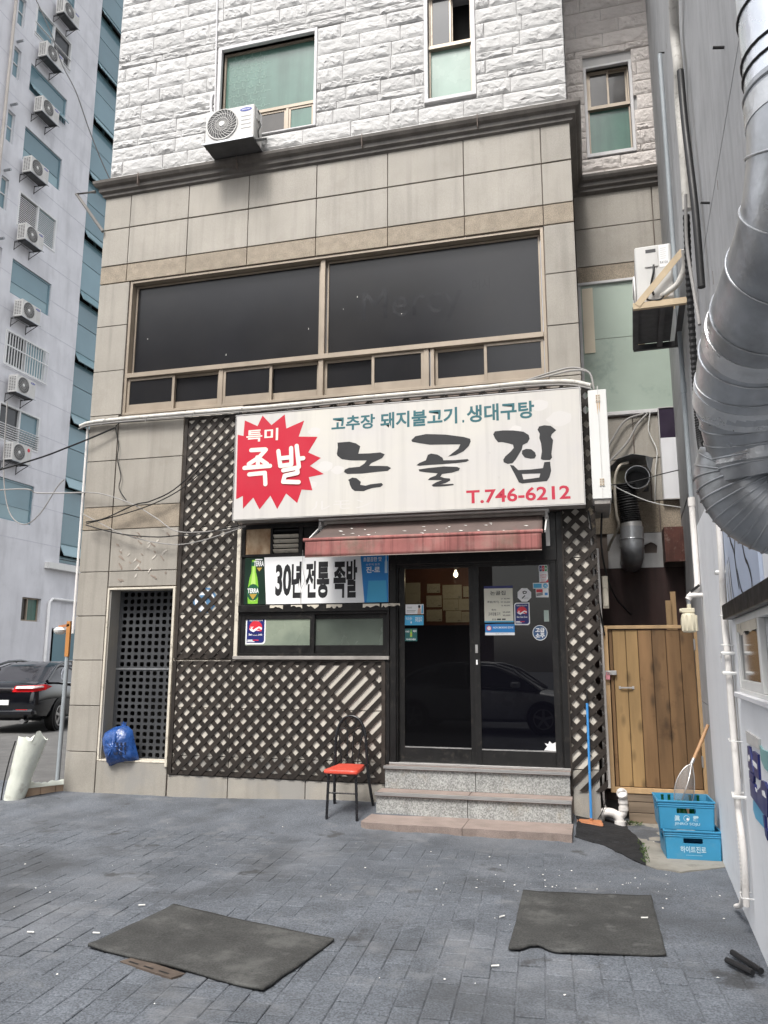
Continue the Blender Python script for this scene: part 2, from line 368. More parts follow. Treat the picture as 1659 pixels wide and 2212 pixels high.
# paving bricks, 14 x 28 cm in running bond
pd = Vector((-.065, 1)).normalized(); pp = Vector((pd.y, -pd.x))
def paver_mb(mb, L, W, f):
    b = .005; hw, hl = W/2, L/2
    vs = [(-hw, -hl, -.03), (hw, -hl, -.03), (hw, hl, -.03), (-hw, hl, -.03), (-hw, -hl, -.003), (hw, -hl, -.003), (hw, hl, -.003), (-hw, hl, -.003), (-hw+b, -hl+b, 0), (hw-b, -hl+b, 0), (hw-b, hl-b, 0), (-hw+b, hl-b, 0)]
    fs = [(8, 9, 10, 11)]+[(a+4, (a+1) % 4+4, (a+1) % 4+8, a+8) for a in range(4)]+[(a, (a+1) % 4, (a+1) % 4+4, a+4) for a in range(4)]
    mb.add([f(*v) for v in vs], fs)
pl = []
for i in range(-60, 26):
    for j in range(-32, 4):
        u = i*.14; v = j*.206+(.103 if i % 2 else 0)-.6
        c = pp*u+pd*v
        if not (-6.3 < c.x < 2.2 and -6.4 < c.y < -.5): continue
        if c.x > wx(c.y)-.1 or (c.x > .75+.2*nz(c.x, c.y, 1.3, 4) and c.y > -2.5) or c.y > -1.05+.35*nz(c.x, 0, .9, 2) or (c.x > 1.55 and c.y > -3.3): continue
        q = Vector((c.x, c.y, -.13))-CAM; dz = q.dot(fwd)
        ux, uy = q.dot(rt)/dz*1700, q.dot(up)/dz*1700
        if abs(ux) < 930 and abs(uy) < 1200: pl.append((q.length, c.x, c.y))
pl.sort()
tmp = MB(); paver_mb(tmp, .1955, .134, lambda x, y, z: (x, y, z)); pme = tmp.mesh('paving_brick', m_paver)
for d, x, y in pl[:300]:
    o = inst(pme, 'paving_brick', ground, (x, y, gz(x, y)+.022*max(0, nz(x, y, .45, 9))+random.uniform(-.0042, .0020)), rot=(random.uniform(-.006, .006), random.uniform(-.006, .006), math.atan2(pp.y, pp.x)+random.uniform(-.006, .006)))
mb = MB()
for d, x, y in pl[300:]:
    z0 = gz(x, y)+.022*max(0, nz(x, y, .45, 9))+random.uniform(-.0042, .0020); e = .1
    gx = (gz(x+e, y)-gz(x-e, y))/(2*e); gy = (gz(x, y+e)-gz(x, y-e))/(2*e)
    paver_mb(mb, .1955, .134, lambda a, b, z: (x+pp.x*a+pd.x*b, y+pp.y*a+pd.y*b, z0+z+gx*(pp.x*a+pd.x*b)+gy*(pp.y*a+pd.y*b)))
struct(mb.build('far_paving_bricks', m_paver, ground), 'stuff')
# asphalt ramp and concrete slab to the right of the steps
def sheet(name, pts, dz, mat, thick=.02):
    mb = MB(); r = random.Random(3); q = []
    for i in range(len(pts)):
        a, b = Vector(pts[i]), Vector(pts[(i+1) % len(pts)]); n = max(1, int((b-a).length/.07))
        for k in range(n): p = a.lerp(b, k/n); q.append((p.x+r.uniform(-.012, .012), p.y+r.uniform(-.012, .012)))
    mb.prism(q, lambda a, b: (a, b, gz(a, b)+dz), lambda a, b: (a, b, gz(a, b)+dz-thick)); return struct(mb.build(name, mat))
sheet('asphalt_patch', [(.96, .2), (.95, -.68), (1.19, -.84), (1.5, -1.45), (1.52, -.66), (1.43, -.09), (1.40, .3)], .008, m_asph)
sheet('concrete_slab', [(1.41, .30), (1.435, -.09), (1.525, -.66), (1.51, -1.44), (1.58, -1.53), (1.75, -1.57), (2.12, -1.32), (2.20, .30)], .004, m_slab)

# ------------------------------------------------------------------ main building
bld = thing('restaurant_building', 'beige granite clad restaurant building with white rough stone upper storey', 'building', (-1.8, 0, -.1))
OPEN = [(-4.40, 4.45, .845, 6.25), (-4.40, .30, -3.545, 2.29), (-2.72, 1.45, -.93, 2.98), (-.93, .30, .93, 2.98)]
mb = MB()
for x0, z0, x1, z1 in rects_minus(-4.835, -.3, 1.175, 7.6, OPEN): mb.box(x0, .014, z0, x1, .30, z1)
mb.box(-4.835, .30, -.3, -4.60, 9, 7.6); mb.box(1.0, .30, -.3, 1.175, 1.5, 7.6); mb.box(-4.6, 8.8, -.3, 2.26, 9, 7.6)
mb.box(-4.6, .30, 4.0, 1.0, 2.6, 4.3)
mb.build('wall', m_joint, bld)
# upper storey core and roof
mb = MB()
OPA = (-3.235, 8.06, -1.93, 9.40); OPB = (-.455, 8.12, .08, 9.62); OPW = (1.43, 8.06, 1.98, 9.34)
for x0, z0, x1, z1 in rects_minus(-4.79, 7.6, 1.14, 11.6, [OPA, OPB]): mb.box(x0, .03, z0, x1, .3, z1)
mb.box(-4.79, .3, 7.6, -4.6, 9, 11.6); mb.box(.95, .3, 7.6, 1.14, 1.53, 11.6)
for x0, z0, x1, z1 in rects_minus(.95, 7.6, 2.26, 11.6, [OPW]): mb.box(x0, 1.53, z0, x1, 1.8, z1)
mb.box(-4.6, .5, 7.7, .95, .55, 11.5); mb.box(1.0, 2.2, 7.7, 2.26, 2.25, 11.5)
mb.build('upper_wall', [m_wjoint], bld)
MB().box(-4.85, -.05, 11.6, 2.26, 9, 11.8).build('roof', m_conc, bld)

# granite panels
panels = []
XB = [-4.85, -4.46, -3.61, -2.77, -1.865, -.96, -.04, .855, 1.19]
for i in range(8):
    panels += [(XB[i], 7.027, XB[i+1], 7.50, 0), (XB[i], 6.505, XB[i+1], 7.02, 0), (XB[i], 6.255, XB[i+1], 6.50, 1)]
ZL = [6.25, 5.66, 5.05, 4.46, 3.87, 3.285, 3.0, 2.487, 1.957, 1.436, .911, .39, -.2]
for k in range(len(ZL)-1):
    kind = 1 if (ZL[k], ZL[k+1]) == (3.285, 3.0) else (3 if ZL[k] < .5 else 0)
    x1 = -4.405 if ZL[k] > 4.5 else -4.435
    if ZL[k+1] < 2.2 or ZL[k+1] >= 2.2: panels.append((-4.85, ZL[k+1], x1, ZL[k], kind))
    if ZL[k+1] < 4.5:
        panels.append((.925 if ZL[k] < 3.1 else .85, ZL[k+1], 1.19, ZL[k], 3 if ZL[k] < .5 else (2 if ZL[k] < 3.1 else 0)))
    elif ZL[k] <= 6.25: panels.append((.85, ZL[k+1], 1.19, ZL[k], 0))
for z0, z1, kind in ((3.87, 4.44, 0), (3.285, 3.87, 0), (3.0, 3.285, 1), (2.487, 3.0, 0), (2.30, 2.487, 0)): panels.append((-4.43, z0, -3.52, z1, kind))
panels.append((-4.43, -.2, -3.52, .295, 3))
for z0, z1 in ((3.87, 4.44), (3.285, 3.87), (2.99, 3.285), (2.487, 2.985), (1.957, 2.487), (1.445, 1.957)): panels.append((-3.51, z0, -2.745, z1, 2))
for xa, xb in ((-3.51, -2.77), (-2.77, -1.865), (-1.865, -.975)):
    panels += [(xa, .911, xb, 1.44, 2), (xa, .39, xb, .911, 2), (xa, -.2, xb, .39, 3)]
gm = [m_granite, m_band, m_granite2, m_base]; gcache = {}
for x0, z0, x1, z1, kd in panels:
    W_, H_ = round(x1-x0-.009, 3), round(z1-z0-.009, 3)
    key = (W_, H_, kd)
    if key not in gcache:
        t = MB(); b = .003; t.add([(-W_/2, .03, -H_/2), (W_/2, .03, -H_/2), (W_/2, .03, H_/2), (-W_/2, .03, H_/2), (-W_/2, b, -H_/2), (W_/2, b, -H_/2), (W_/2, b, H_/2), (-W_/2, b, H_/2), (-W_/2+b, 0, -H_/2+b), (W_/2-b, 0, -H_/2+b), (W_/2-b, 0, H_/2-b), (-W_/2+b, 0, H_/2-b)],
              [(8, 9, 10, 11)]+[(a+4, (a+1) % 4+4, (a+1) % 4+8, a+8) for a in range(4)]+[(a, (a+1) % 4, (a+1) % 4+4, a+4) for a in range(4)])
        gcache[key] = t.mesh('stone_panel', gm[kd])
    inst(gcache[key], 'stone_panel', bld, ((x0+x1)/2, random.uniform(-.0015, .0015)-.016, (z0+z1)/2))
# fake-cut relief left by removed lattice above the niche: flaked plaster patch
mb = MB(); r = random.Random(5)
for k in range(34):
    cx = r.uniform(-4.34, -3.64); cz = r.uniform(2.34, 2.94); L_ = r.uniform(.02, .065); an = R(-42 if k % 3 else 48)+r.uniform(-.15, .15)
    pts = [(cx+math.cos(t_)*L_*math.cos(an)*r.uniform(.5, 1)-math.sin(t_)*.013*math.sin(an)*r.uniform(.3, 1), cz+math.cos(t_)*L_*math.sin(an)*r.uniform(.5, 1)+math.sin(t_)*.013*math.cos(an)*r.uniform(.3, 1)) for t_ in [i*math.pi/5 for i in range(10)]]
    mb.prism(pts, FY(-.0192-.0001*k), FY(-.016), 0 if k % 3 == 0 else 1)
struct(mb.build('plaster_residue', [M('pale_plaster', (.52, .48, .43), .8, .1, 8), M('glue_stain', (.25, .20, .165), .9, .2, 8)], bld), 'stuff')
# cornice with its return and the wing's cornice
prof = [(.03, 7.46), (-.03, 7.50), (-.03, 7.53), (-.065, 7.555), (-.07, 7.60), (-.105, 7.62), (-.125, 7.655), (-.13, 7.69), (.03, 7.715)]
mb = MB(); o = 0; n = len(prof)
st_ = []
for px_ in (-4.85-.13, -4.2, -3.0, -1.9, -.5, .4): st_.append([(px_ if px_ > -4.9 else -4.85+y*1.0, y-.017, z) for y, z in prof])
st_.append([(1.19-y, y-.017, z) for y, z in prof]); st_.append([(1.19-y, 1.5+y-.017, z) for y, z in prof]); st_.append([(2.27, 1.5+y-.017, z) for y, z in prof])
for k, ring in enumerate(st_):
    mb.v += ring
    if k:
        for i in range(n-1): mb.f.append(((k-1)*n+i, k*n+i, k*n+i+1, (k-1)*n+i+1)); mb.m.append(0)
mb.f.append(tuple(range(n))); mb.m.append(0)
for xj in (-4.3, -2.9, -1.25, .15): mb.box(xj-.004, -.1485, 7.54, xj+.004, -.10, 7.705, 1)
mb.build('cornice', [m_cornice, m_joint], bld)

# rock-faced blocks
tmpl = []
for k in range(22):
    t = MB(); rr = random.Random(40+k); nx_, nz_ = 15, 8; sx, sy = rr.uniform(0, 90), rr.uniform(0, 90)
    for j in range(nz_+1):
        for i in range(nx_+1):
            a, b = i/nx_-.5, j/nz_-.5; edge = min(.5-abs(a), (.5-abs(b))*.55)*2
            h = 0 if edge <= 0 else .005+.021*min(1, edge*4.2)*(.55+.75*noise.noise(Vector((a*4+sx, b*2.2+sy, k)))+.5*noise.noise(Vector((a*10+sx, b*5+sy, k+9))))
            ja = 0 if i in (0, nx_) else rr.uniform(-.02, .02); jb = 0 if j in (0, nz_) else rr.uniform(-.035, .035)
            t.v.append((a+ja, -max(0, h), b+jb))
    for j in range(nz_):
        for i in range(nx_):
            a = j*(nx_+1)+i; q = (a, a+1, a+nx_+2, a+nx_+1)
            if rr.random() < .5: t.f += [(q[0], q[1], q[2]), (q[0], q[2], q[3])]
            else: t.f += [(q[0], q[1], q[3]), (q[1], q[2], q[3])]
            t.m += [0, 0]
    o = len(t.v); t.add([(-.5, .03, -.5), (.5, .03, -.5), (.5, .03, .5), (-.5, .03, .5)], [])
    c_ = [0, nx_, (nx_+1)*(nz_+1)-1, (nx_+1)*nz_]
    bt = [i for i in range(nx_+1)]; tp = [(nx_+1)*nz_+i for i in range(nx_+1)]; lf = [(nx_+1)*j for j in range(nz_+1)]; rg = [(nx_+1)*j+nx_ for j in range(nz_+1)]
    t.f += [tuple([o, o+1]+bt[::-1]), tuple([o+2, o+3]+tp), tuple([o+3, o]+lf), tuple([o+1, o+2]+rg[::-1])]; t.m += [0]*4
    tmpl.append((t.mesh('stone_block', m_wstone, recalc=False), t.mesh('stone_block', m_pstone, recalc=False)))
def blocks(x0, x1, z0, z1, y, holes, which, seed):
    r = random.Random(seed); z = z0; row = 0
    while z < z1:
        h = r.choice([.205, .205, .19, .105, .21]); x = x0
        if row % 2: x = x0-r.uniform(.1, .3)
        while x < x1:
            L_ = r.uniform(.34, .68); segs = [(max(x, x0), min(x+L_, x1))]
            if x1-(x+L_) < .18: segs = [(max(x, x0), x1)]; L_ = x1-x
            for hx0, hz0, hx1, hz1 in holes:
                if z+h <= hz0+.01 or z >= hz1-.01: continue
                ns = []
                for a, b in segs:
                    if b <= hx0 or a >= hx1: ns.append((a, b)); continue
                    if a < hx0: ns.append((a, hx0))
                    if b > hx1: ns.append((hx1, b))
                segs = ns
            for a, b in segs:
                za, zb = z, z+h
                for hx0, hz0, hx1, hz1 in holes:
                    if a < hx1-.01 and b > hx0+.01:
                        if za < hz0 < zb: zb = hz0
                        if za < hz1 < zb: za = hz1
                if b-a < .05 or zb-za < .03: continue
                me = tmpl[r.randrange(22)][which]; fx = r.choice([1, 1])
                inst(me, 'stone_block', bld, ((a+b)/2, y-.004+r.uniform(-.004, .004), (za+zb)/2), ((b-a-.005)*fx, r.uniform(.6, 1.25), zb-za-.005))
            x += L_
        z += h; row += 1
HA = (OPA[0]-.05, OPA[1]-.02, OPA[2]+.035, OPA[3]+.05); HB = (OPB[0]-.045, OPB[1]-.05, OPB[2]+.05, OPB[3]+.05); HW = (OPW[0]-.035, OPW[1]-.05, OPW[2]+.04, OPW[3]+.03)
blocks(-4.81, 1.165, 7.705, 11.5, 0, [HA, HB], 0, 11)
blocks(1.165, 2.27, 7.70, 11.5, 1.5, [HW], 1, 12)
mb = MB()
for h, o_, y in ((HA, OPA, 0), (HB, OPB, 0), (HW, OPW, 1.5)):
    frame = MB()
    frame.box(h[0], y-.022, h[1], o_[0], y+.12, h[3]); frame.box(o_[2], y-.022, h[1], h[2], y+.12, h[3]); frame.box(o_[0], y-.022, h[1], o_[2], y+.12, o_[1]); frame.box(o_[0], y-.022, o_[3], o_[2], y+.12, h[3])
    frame.build('window_surround', m_trim, bld, bevel=.003)

def sash(par, x0, z0, x1, z1, y, w, mat, pmat, wb=None, dep=.022, pn='pane'):
    s = frame_boxes(MB(), x0, z0, x1, z1, y, y+dep, w, wb=wb).build('sash', mat, par, bevel=.002)
    MB().box(x0+w*.8, y+dep*.4, z0+(wb or w)*.9, x1-w*.8, y+dep*.6, z1-w*.8).build(pn, pmat, par)
    return s
# small upper windows
wA = frame_boxes(MB(), OPA[0], OPA[1], OPA[2], OPA[3], .07, .13, .028).box(OPA[0]+.028, .07, 8.43, OPA[2]-.028, .12, 8.475).box(-2.335, .072, 8.09, -2.30, .12, 8.43).build('window', m_alu, bld, bevel=.002)
MB().box(OPA[0]+.026, .098, 8.47, OPA[2]-.026, .104, 9.375).build('pane', m_greenp, wA)
mb = MB(); m_pat = flat('pane_pattern', (.19, .30, .25), .3)
for i in range(5):
    for j in range(8):
        cx, cz = -3.15+i*.12+(.06 if j % 2 else 0), 8.56+j*.105
        if cx > -2.62: continue
        for dx in (-.022, .022): mb.box(cx+dx-.003, .0965, cz-.026, cx+dx+.003, .0975, cz+.026)
        for dz in (-.022, .022): mb.box(cx-.026, .0965, cz+dz-.003, cx+.026, .0975, cz+dz+.003)
        mb.box(cx+.022, .0966, cz-.003, cx+.098, .0974, cz+.003); mb.box(cx-.003, .0966, cz+.022, cx+.003, .0974, cz+.083)
mb.build('pane_pattern', m_pat, wA)
sash(wA, -3.205, 8.09, -2.335, 8.43, .085, .03, m_alu, m_darkp); sash(wA, -2.30, 8.09, -1.958, 8.43, .08, .03, m_alu, m_greenp)
def small_window(o_, y, rail, openr, seed):
    wB = frame_boxes(MB(), o_[0], o_[1], o_[2], o_[3], y+.06, y+.13, .022).box(o_[0], y+.035, rail, o_[2], y+.12, rail+.05).build('window', m_alu, bld, bevel=.002)
    mid = (o_[0]+o_[2])/2
    MB().box(o_[0]+.02, y+.09, o_[1]+.02, o_[2]-.02, y+.096, rail).build('pane', m_greenp2 if openr else m_greenp, wB)
    sash(wB, o_[0]+.022, rail+.05, mid+.015, o_[3]-.02, y+.07, .026, m_alu, m_darkp if not openr else m_greyg)
    if not openr: sash(wB, mid-.015, rail+.05, o_[2]-.022, o_[3]-.02, y+.096, .026, m_alu, m_darkp)
    else: sash(wB, o_[0]+.05, rail+.05, mid+.03, o_[3]-.02, y+.1, .026, m_alu, m_darkp)
    return wB
small_window(OPB, 0, 8.84, True, 1); small_window(OPW, 1.5, 8.745, False, 2)
MB().box(-.455, .32, 7.9, .1, .34, 9.7).box(-.47, .13, 7.9, -.455, .34, 9.7).box(.08, .13, 7.9, .095, .34, 9.7).build('dark_room', m_void, bld)

# big dark window band
wU = frame_boxes(MB(), -4.40, 4.45, .845, 6.25, .0, .14, .035, wt=.03).box(-1.81, .03, 4.995, -1.75, .10, 6.22).box(-4.365, -.012, 4.935, .81, .11, 4.995).build('window', m_alu, bld, bevel=.003)
mb = MB()
for a, b in ((-4.355, -1.82), (-1.74, .80)): frame_boxes(mb, a, 5.0, b, 6.21, .085, .12, .022)
mb.build('glazing_bead', m_alu, wU, bevel=.002)
for a, b in ((-4.335, -1.84), (-1.72, .78)): MB().box(a, .10, 5.02, b, .108, 6.19).build('pane', m_film, wU)
for x in (-3.10, -1.81, -.54, -.462): MB().box(x, .01, 4.485, x+(.06 if x != -.462 else .042), .10, 4.935).build('mullion', m_alu, wU, bevel=.003)
for x0, x1, fr in ((-4.362, -3.70, 1), (-3.74, -3.10, 0), (-3.04, -2.40, 1), (-2.44, -1.81, 0), (-1.75, -1.115, 0), (-1.16, -.54, 1), (-.42, .18, 0), (.145, .805, 1)):
    sash(wU, x0, 4.487, x1, 4.932, .02 if fr else .062, .034, m_alu, m_film, wb=.10, dep=.03)
mb = MB(); r = random.Random(9)
for k in range(6):
    x = r.uniform(-4.2, .6); z = r.uniform(5.05, 5.9); mb.box(x, .0985, z, x+r.uniform(.004, .009), .0995, z+r.uniform(.006, .025))
mb.build('bird_dropping', m_litter, wU)
m_ghost = flat('removed_letter_ghost', (.0135, .014, .0165), .20)
MB().text('Mercy', -1.30, 5.28, -.10, 5.78, FY(.0988), 0, 0).text('머시', .02, 5.62, .22, 5.76, FY(.0988), 0, 0).build('ghost_lettering', m_ghost, wU)

# niche with its plastic grille
mb = MB(); mb.box(-4.40, .30, .28, -3.545, .75, .30); mb.box(-4.42, .014, .27, -3.53, .30, .298); mb.box(-4.41, .30, .3, -4.40, .75, 2.29); mb.box(-3.545, .30, .3, -3.53, .75, 2.29); mb.box(-4.4, .74, .3, -3.545, .75, 2.29); mb.box(-4.4, .3, 2.29, -3.545, .75, 2.30)
mb.build('niche_recess', m_void, bld)
mb = MB(); mb.box(-4.40, -.022, 2.265, -3.545, .20, 2.29); mb.box(-4.425, -.022, .30, -4.40, .02, 2.29); mb.box(-3.545, -.034, .26, -3.515, .02, 2.29); mb.box(-4.40, -.02, .295, -3.545, .30, .312)
mb.build('niche_trim', m_cream, bld, bevel=.002)
MB().box(-4.40, .0, .312, -4.385, .22, 2.265).build('niche_jamb', m_base, bld)
MB().box(-4.385, .188, 1.325, -3.55, .215, 1.345).build('grille_bar', m_galvd, bld); MB().box(-4.385, .19, .312, -4.355, .215, 1.325).box(-4.385, .19, 1.345, -4.355, .215, 2.265).build('grille_frame', m_grid, bld)
def grille(x0, z0, x1, z1, nx_, nz_, name):
    mb = MB(); px_, pz_ = (x1-x0)/nx_, (z1-z0)/nz_; hx, hz = px_*.33, pz_*.34
    for i in range(nx_):
        for j in range(nz_):
            cx, cz = x0+(i+.5)*px_, z0+(j+.5)*pz_
            O = [(cx-px_/2, cz-pz_/2), (cx, cz-pz_/2), (cx+px_/2, cz-pz_/2), (cx+px_/2, cz), (cx+px_/2, cz+pz_/2), (cx, cz+pz_/2), (cx-px_/2, cz+pz_/2), (cx-px_/2, cz)]
            I = [(cx+hx*a, cz+hz*b) for a, b in ((-.85, -.85), (0, -1), (.85, -.85), (1, 0), (.85, .85), (0, 1), (-.85, .85), (-1, 0))]
            vs = [(a, .196, b) for a, b in O]+[(a, .196, b) for a, b in I]+[(a, .212, b) for a, b in I]
            mb.add(vs, [(k, (k+1) % 8, (k+1) % 8+8, k+8) for k in range(8)]+[(k+8, (k+1) % 8+8, (k+1) % 8+16, k+16) for k in range(8)])
    mb.build(name, m_grid, bld, recalc=False)
grille(-4.355, 1.347, -3.55, 2.262, 9, 11, 'grille_panel'); grille(-4.355, .314, -3.55, 1.323, 9, 13, 'grille_panel')

# storefront: boarded transom, ledge, sliding window
mb = MB(); mb.box(-2.745, -.045, 1.456, -2.70, .02, 2.93); mb.build('cream_post', m_cream, bld, bevel=.003)
mb = MB()
mb.box(-2.70, -.02, 2.605, -.93, .06, 2.635); mb.box(-2.70, -.02, 2.93, -.93, .06, 2.98); mb.box(-2.70, -.02, 2.635, -2.655, .06, 2.93); mb.box(-2.345, -.02, 2.635, -2.315, .06, 2.93); mb.box(-2.0, -.02, 2.635, -1.95, .06, 2.93)
mb.box(-2.70, .0, 2.05, -.93, .06, 2.605); mb.box(-1.0, -.02, 2.635, -.93, .06, 2.93); mb.box(-1.95, .01, 2.635, -1.0, .06, 2.93)
mb.build('transom_frame', m_black, bld, bevel=.003)
MB().box(-2.655, .0, 2.635, -2.345, .03, 2.93).build('stained_board', m_rust, bld)
mb = MB(); mb.box(-2.315, .04, 2.635, -2.0, .05, 2.93); v = mb.build('vent', m_void, bld)
for k in range(5): MB().beam((-2.31, .0, 2.665+k*.057), (-2.005, .0, 2.665+k*.057), .05, .006, 0, (0, .7, .7)).build('louvre', m_cream if k < 4 else m_black, v)
mb = MB(); mb.box(-2.70, -.055, 1.972, -.93, .05, 2.05); mb.build('ledge', m_black, bld, bevel=.004)
mb = MB(); r = random.Random(2); x = -2.66
while x < -.98:
    w_ = r.uniform(.03, .22)
    if r.random() < .75:
        n_ = max(3, int(w_/.02)); mb.prism([(x, 2.046)]+[(x+w_*i/n_, 2.046-r.uniform(.008, .045)) for i in range(n_+1)]+[(x+w_, 2.046)], FY(-.0585), FY(-.055))
    x += w_+r.uniform(.01, .1)
struct(mb.build('peeling_paint', m_cream, bld), 'stuff')
ws = frame_boxes(MB(), -2.70, 1.487, -.935, 1.972, -.03, .05, .028).build('window', m_black, bld, bevel=.002)
m_frost = M('frosted_kitchen_pane', (.19, .245, .205), .28, .45, 1.3, spec=.5, col2=(.34, .38, .29)); m_frost2 = M('dim_frosted_pane', (.105, .125, .105), .25, .2, 1.6, spec=.5)
sash(ws, -2.672, 1.515, -1.79, 1.945, -.022, .052, m_black, m_frost, wb=.09, dep=.028); sash(ws, -1.84, 1.515, -.963, 1.945, .012, .052, m_black, m_frost2, wb=.09, dep=.028)
MB().box(-2.745, -.06, 1.448, -.93, .02, 1.487).build('window_sill', m_signframe, bld, bevel=.004)
# wall strip between window and door, posts of the entrance
mb = MB(); mb.box(-.93, -.02, .36, -.862, .10, 2.98); mb.box(-.985, -.03, .14, -.93, .014, 1.448); mb.box(.858, -.02, .36, .925, .10, 2.98); mb.box(-.862, -.01, 2.47, .858, .10, 2.98)
mb.build('entrance_frame', m_black, bld, bevel=.004)
mb = MB(); mb.box(-.862, .0, .36, -.842, .09, 2.47); mb.box(.838, .0, .36, .858, .09, 2.47); mb.box(-.842, .0, 2.45, .838, .09, 2.47)
mb.box(-.852, -.012, .36, -.846, .0, 2.47); mb.box(.842, -.012, .36, .848, .0, 2.47)
mb.build('door_track', m_black, bld, bevel=.002)
mb = MB(); mb.box(-.95, -.03, .375, .92, .10, .398); mb.build('threshold', m_steel, bld, bevel=.002)
g_clear = glass('door_glass', (.52, .52, .50)); g_dark = glass('tinted_door_glass', (.03, .03, .036), 1.5, 0, (.006, .006, .010), .5); g_mid = glass('dim_door_glass', (.13, .14, .16), 1.42, 0, (.03, .033, .036), .35)
g_dull = glass('dull_door_film', (.02, .02, .02), 1.22, .03, (.006, .006, .007), .6)
def leaf(x0, x1, y, upper, lower):
    d = MB(); w_ = .062
    d.box(x0, y, .40, x0+w_, y+.032, 2.45); d.box(x1-w_, y, .40, x1, y+.032, 2.45); d.box(x0+w_, y, .40, x1-w_, y+.032, .545); d.box(x0+w_, y, 2.425, x1-w_, y+.032, 2.45)
    d = d.build('sliding_door', m_black, bld, bevel=.002)
    MB().box(x0+w_, y-.003, .545, x1-w_, y+.030, .556).build('bottom_trim', m_steel, d)
    MB().box(x0+w_, y+.012, .556, x1-w_, y+.018, 1.812).build('pane', lower, d); MB().box(x0+w_, y+.012, 1.812, x1-w_, y+.018, 2.425).build('pane', upper, d)
    return d
dl = leaf(-.842, -.015, .045, g_clear, g_dull); dr = leaf(-.025, .838, .005, g_mid, g_dark)
mb = MB(); mb.box(-.012, -.004, 1.52, .016, .006, 1.605).cyl((.002, -.008, 1.54), (.002, .0, 1.54), .008, 10); mb.build('lock', m_steel, dr, bevel=.002)
MB().box(-.006, -.002, 1.40, .010, .004, 1.45).build('door_tag', m_paperw, dr)
mb = MB(); mb.prism([(.66, .56), (.775, .557), (.775, .64), (.74, .625), (.715, .65), (.70, .62), (.665, .63), (.69, .60)], FY(.0145), FY(.0165)); mb.build('torn_film', m_paperw, dr)
# room behind the door
mb = MB(); mb.box(-2.7, 2.02, .3, 1.0, 2.08, 4.0); mb.build('interior_wall', m_brownw, bld)
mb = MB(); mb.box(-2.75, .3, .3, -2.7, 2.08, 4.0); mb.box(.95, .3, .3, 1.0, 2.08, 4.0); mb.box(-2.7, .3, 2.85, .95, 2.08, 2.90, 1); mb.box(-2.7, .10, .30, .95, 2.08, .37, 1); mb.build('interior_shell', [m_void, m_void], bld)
PAP = [(-1.234, 2.184, -1.03, 2.464), (-.937, 2.325, -.761, 2.443), (-.946, 2.134, -.742, 2.286), (-.947, 1.947, -.739, 2.101), (-.727, 2.242, -.471, 2.424), (-.725, 2.088, -.519, 2.235), (-.514, 2.087, -.30, 2.236), (-.688, 1.932, -.483, 2.081), (-.478, 1.931, -.28, 2.067), (-1.20, 1.9, -1.0, 2.1), (-.45, 2.26, -.25, 2.40)]
for i, (x0, z0, x1, z1) in enumerate(PAP):
    mb = MB(); mb.box(x0, 2.008, z0, x1, 2.016, z1, 0); mb.box(x1-.045, 2.006, z0+.012, x1-.012, 2.008, z0+.026, 1)
    r = random.Random(i)
    mb.tube(crom([(x0+(x1-x0)*(.15+.1*k), 2.007, (z0+z1)/2+r.uniform(-.03, .03)) for k in range(7)], 3), .0016, 4, 1)
    words = ['leftmost signed paper sheet on the wall behind the left door glass', 'small yellowed sheet at the top of the second column inside', 'signed sheet under the small yellowed one inside the left door', 'lowest sheet of the second column inside the left door', 'largest signed sheet of the top row inside the left door', 'signed sheet directly below the largest one inside', 'right-hand sheet of the middle row inside the left door', 'bottom-row sheet with heavy scrawl inside the left door', 'bottom-row sheet nearest the centre stile inside', 'low sheet behind the stickers of the left door', 'far right sheet of the top row inside the left door']
    tag(mb.build('autograph_sheet', [m_paper, m_grey]), words[i], 'paper', 'autographed papers on the inner wall')
lp = thing('ceiling_lamp', 'small lit lamp shining behind the left door glass', 'lamp', (-.41, 1.2, 2.44))
m_bulb = M('lit_bulb', (1, .86, .62), .4, 0, 1, emit=7)
MB().rev([(.0, 0), (.022, .012), (.030, .035), (.022, .058), (.012, .07), (.012, .09)], (-.41, 1.2, 2.44), 12).build('bulb', m_bulb, lp, smooth=60)
MB().rev([(.012, .088), (.016, .12), (.012, .41)], (-.41, 1.2, 2.44), 8).build('stem', m_steel, lp)
ll = bpy.data.lights.new('lamp_light', 'POINT'); ll.energy = 5; ll.color = (1, .82, .56); ll.shadow_soft_size = .04
lo_ = bpy.data.objects.new('lamp_light', ll); COL.objects.link(lo_); lo_.parent = lp; lo_.location = (0, 0, -.03)

# wing beside the alley (set back 1.5 m)
mb = MB(); mb.box(1.0, 1.53, 2.3, 2.26, 1.8, 7.6); mb.box(1.0, 1.53, -.3, 2.26, 1.8, 2.3); mb.build('wing_wall', m_joint, bld)
for x0, z0, x1, z1, kd in ((1.19, 7.0, 2.165, 7.49, 0), (2.17, 7.0, 2.26, 7.49, 0), (1.19, 6.465, 2.165, 6.995, 0), (2.17, 6.465, 2.26, 6.995, 0), (1.19, 6.235, 2.26, 6.46, 1), (1.19, 3.87, 1.77, 4.40, 0), (1.775, 3.87, 2.26, 4.40, 0), (1.19, 3.34, 1.94, 3.865, 0), (1.945, 3.34, 2.26, 3.865, 0), (1.19, 2.95, 2.02, 3.335, 1), (2.025, 2.95, 2.26, 3.335, 1)):
    W_, H_ = x1-x0-.009, z1-z0-.009; t = MB(); t.box(-W_/2, 0, -H_/2, W_/2, .03, H_/2); inst(t.mesh('stone_panel', gm[kd]), 'stone_panel', bld, ((x0+x1)/2, 1.502, (z0+z1)/2))
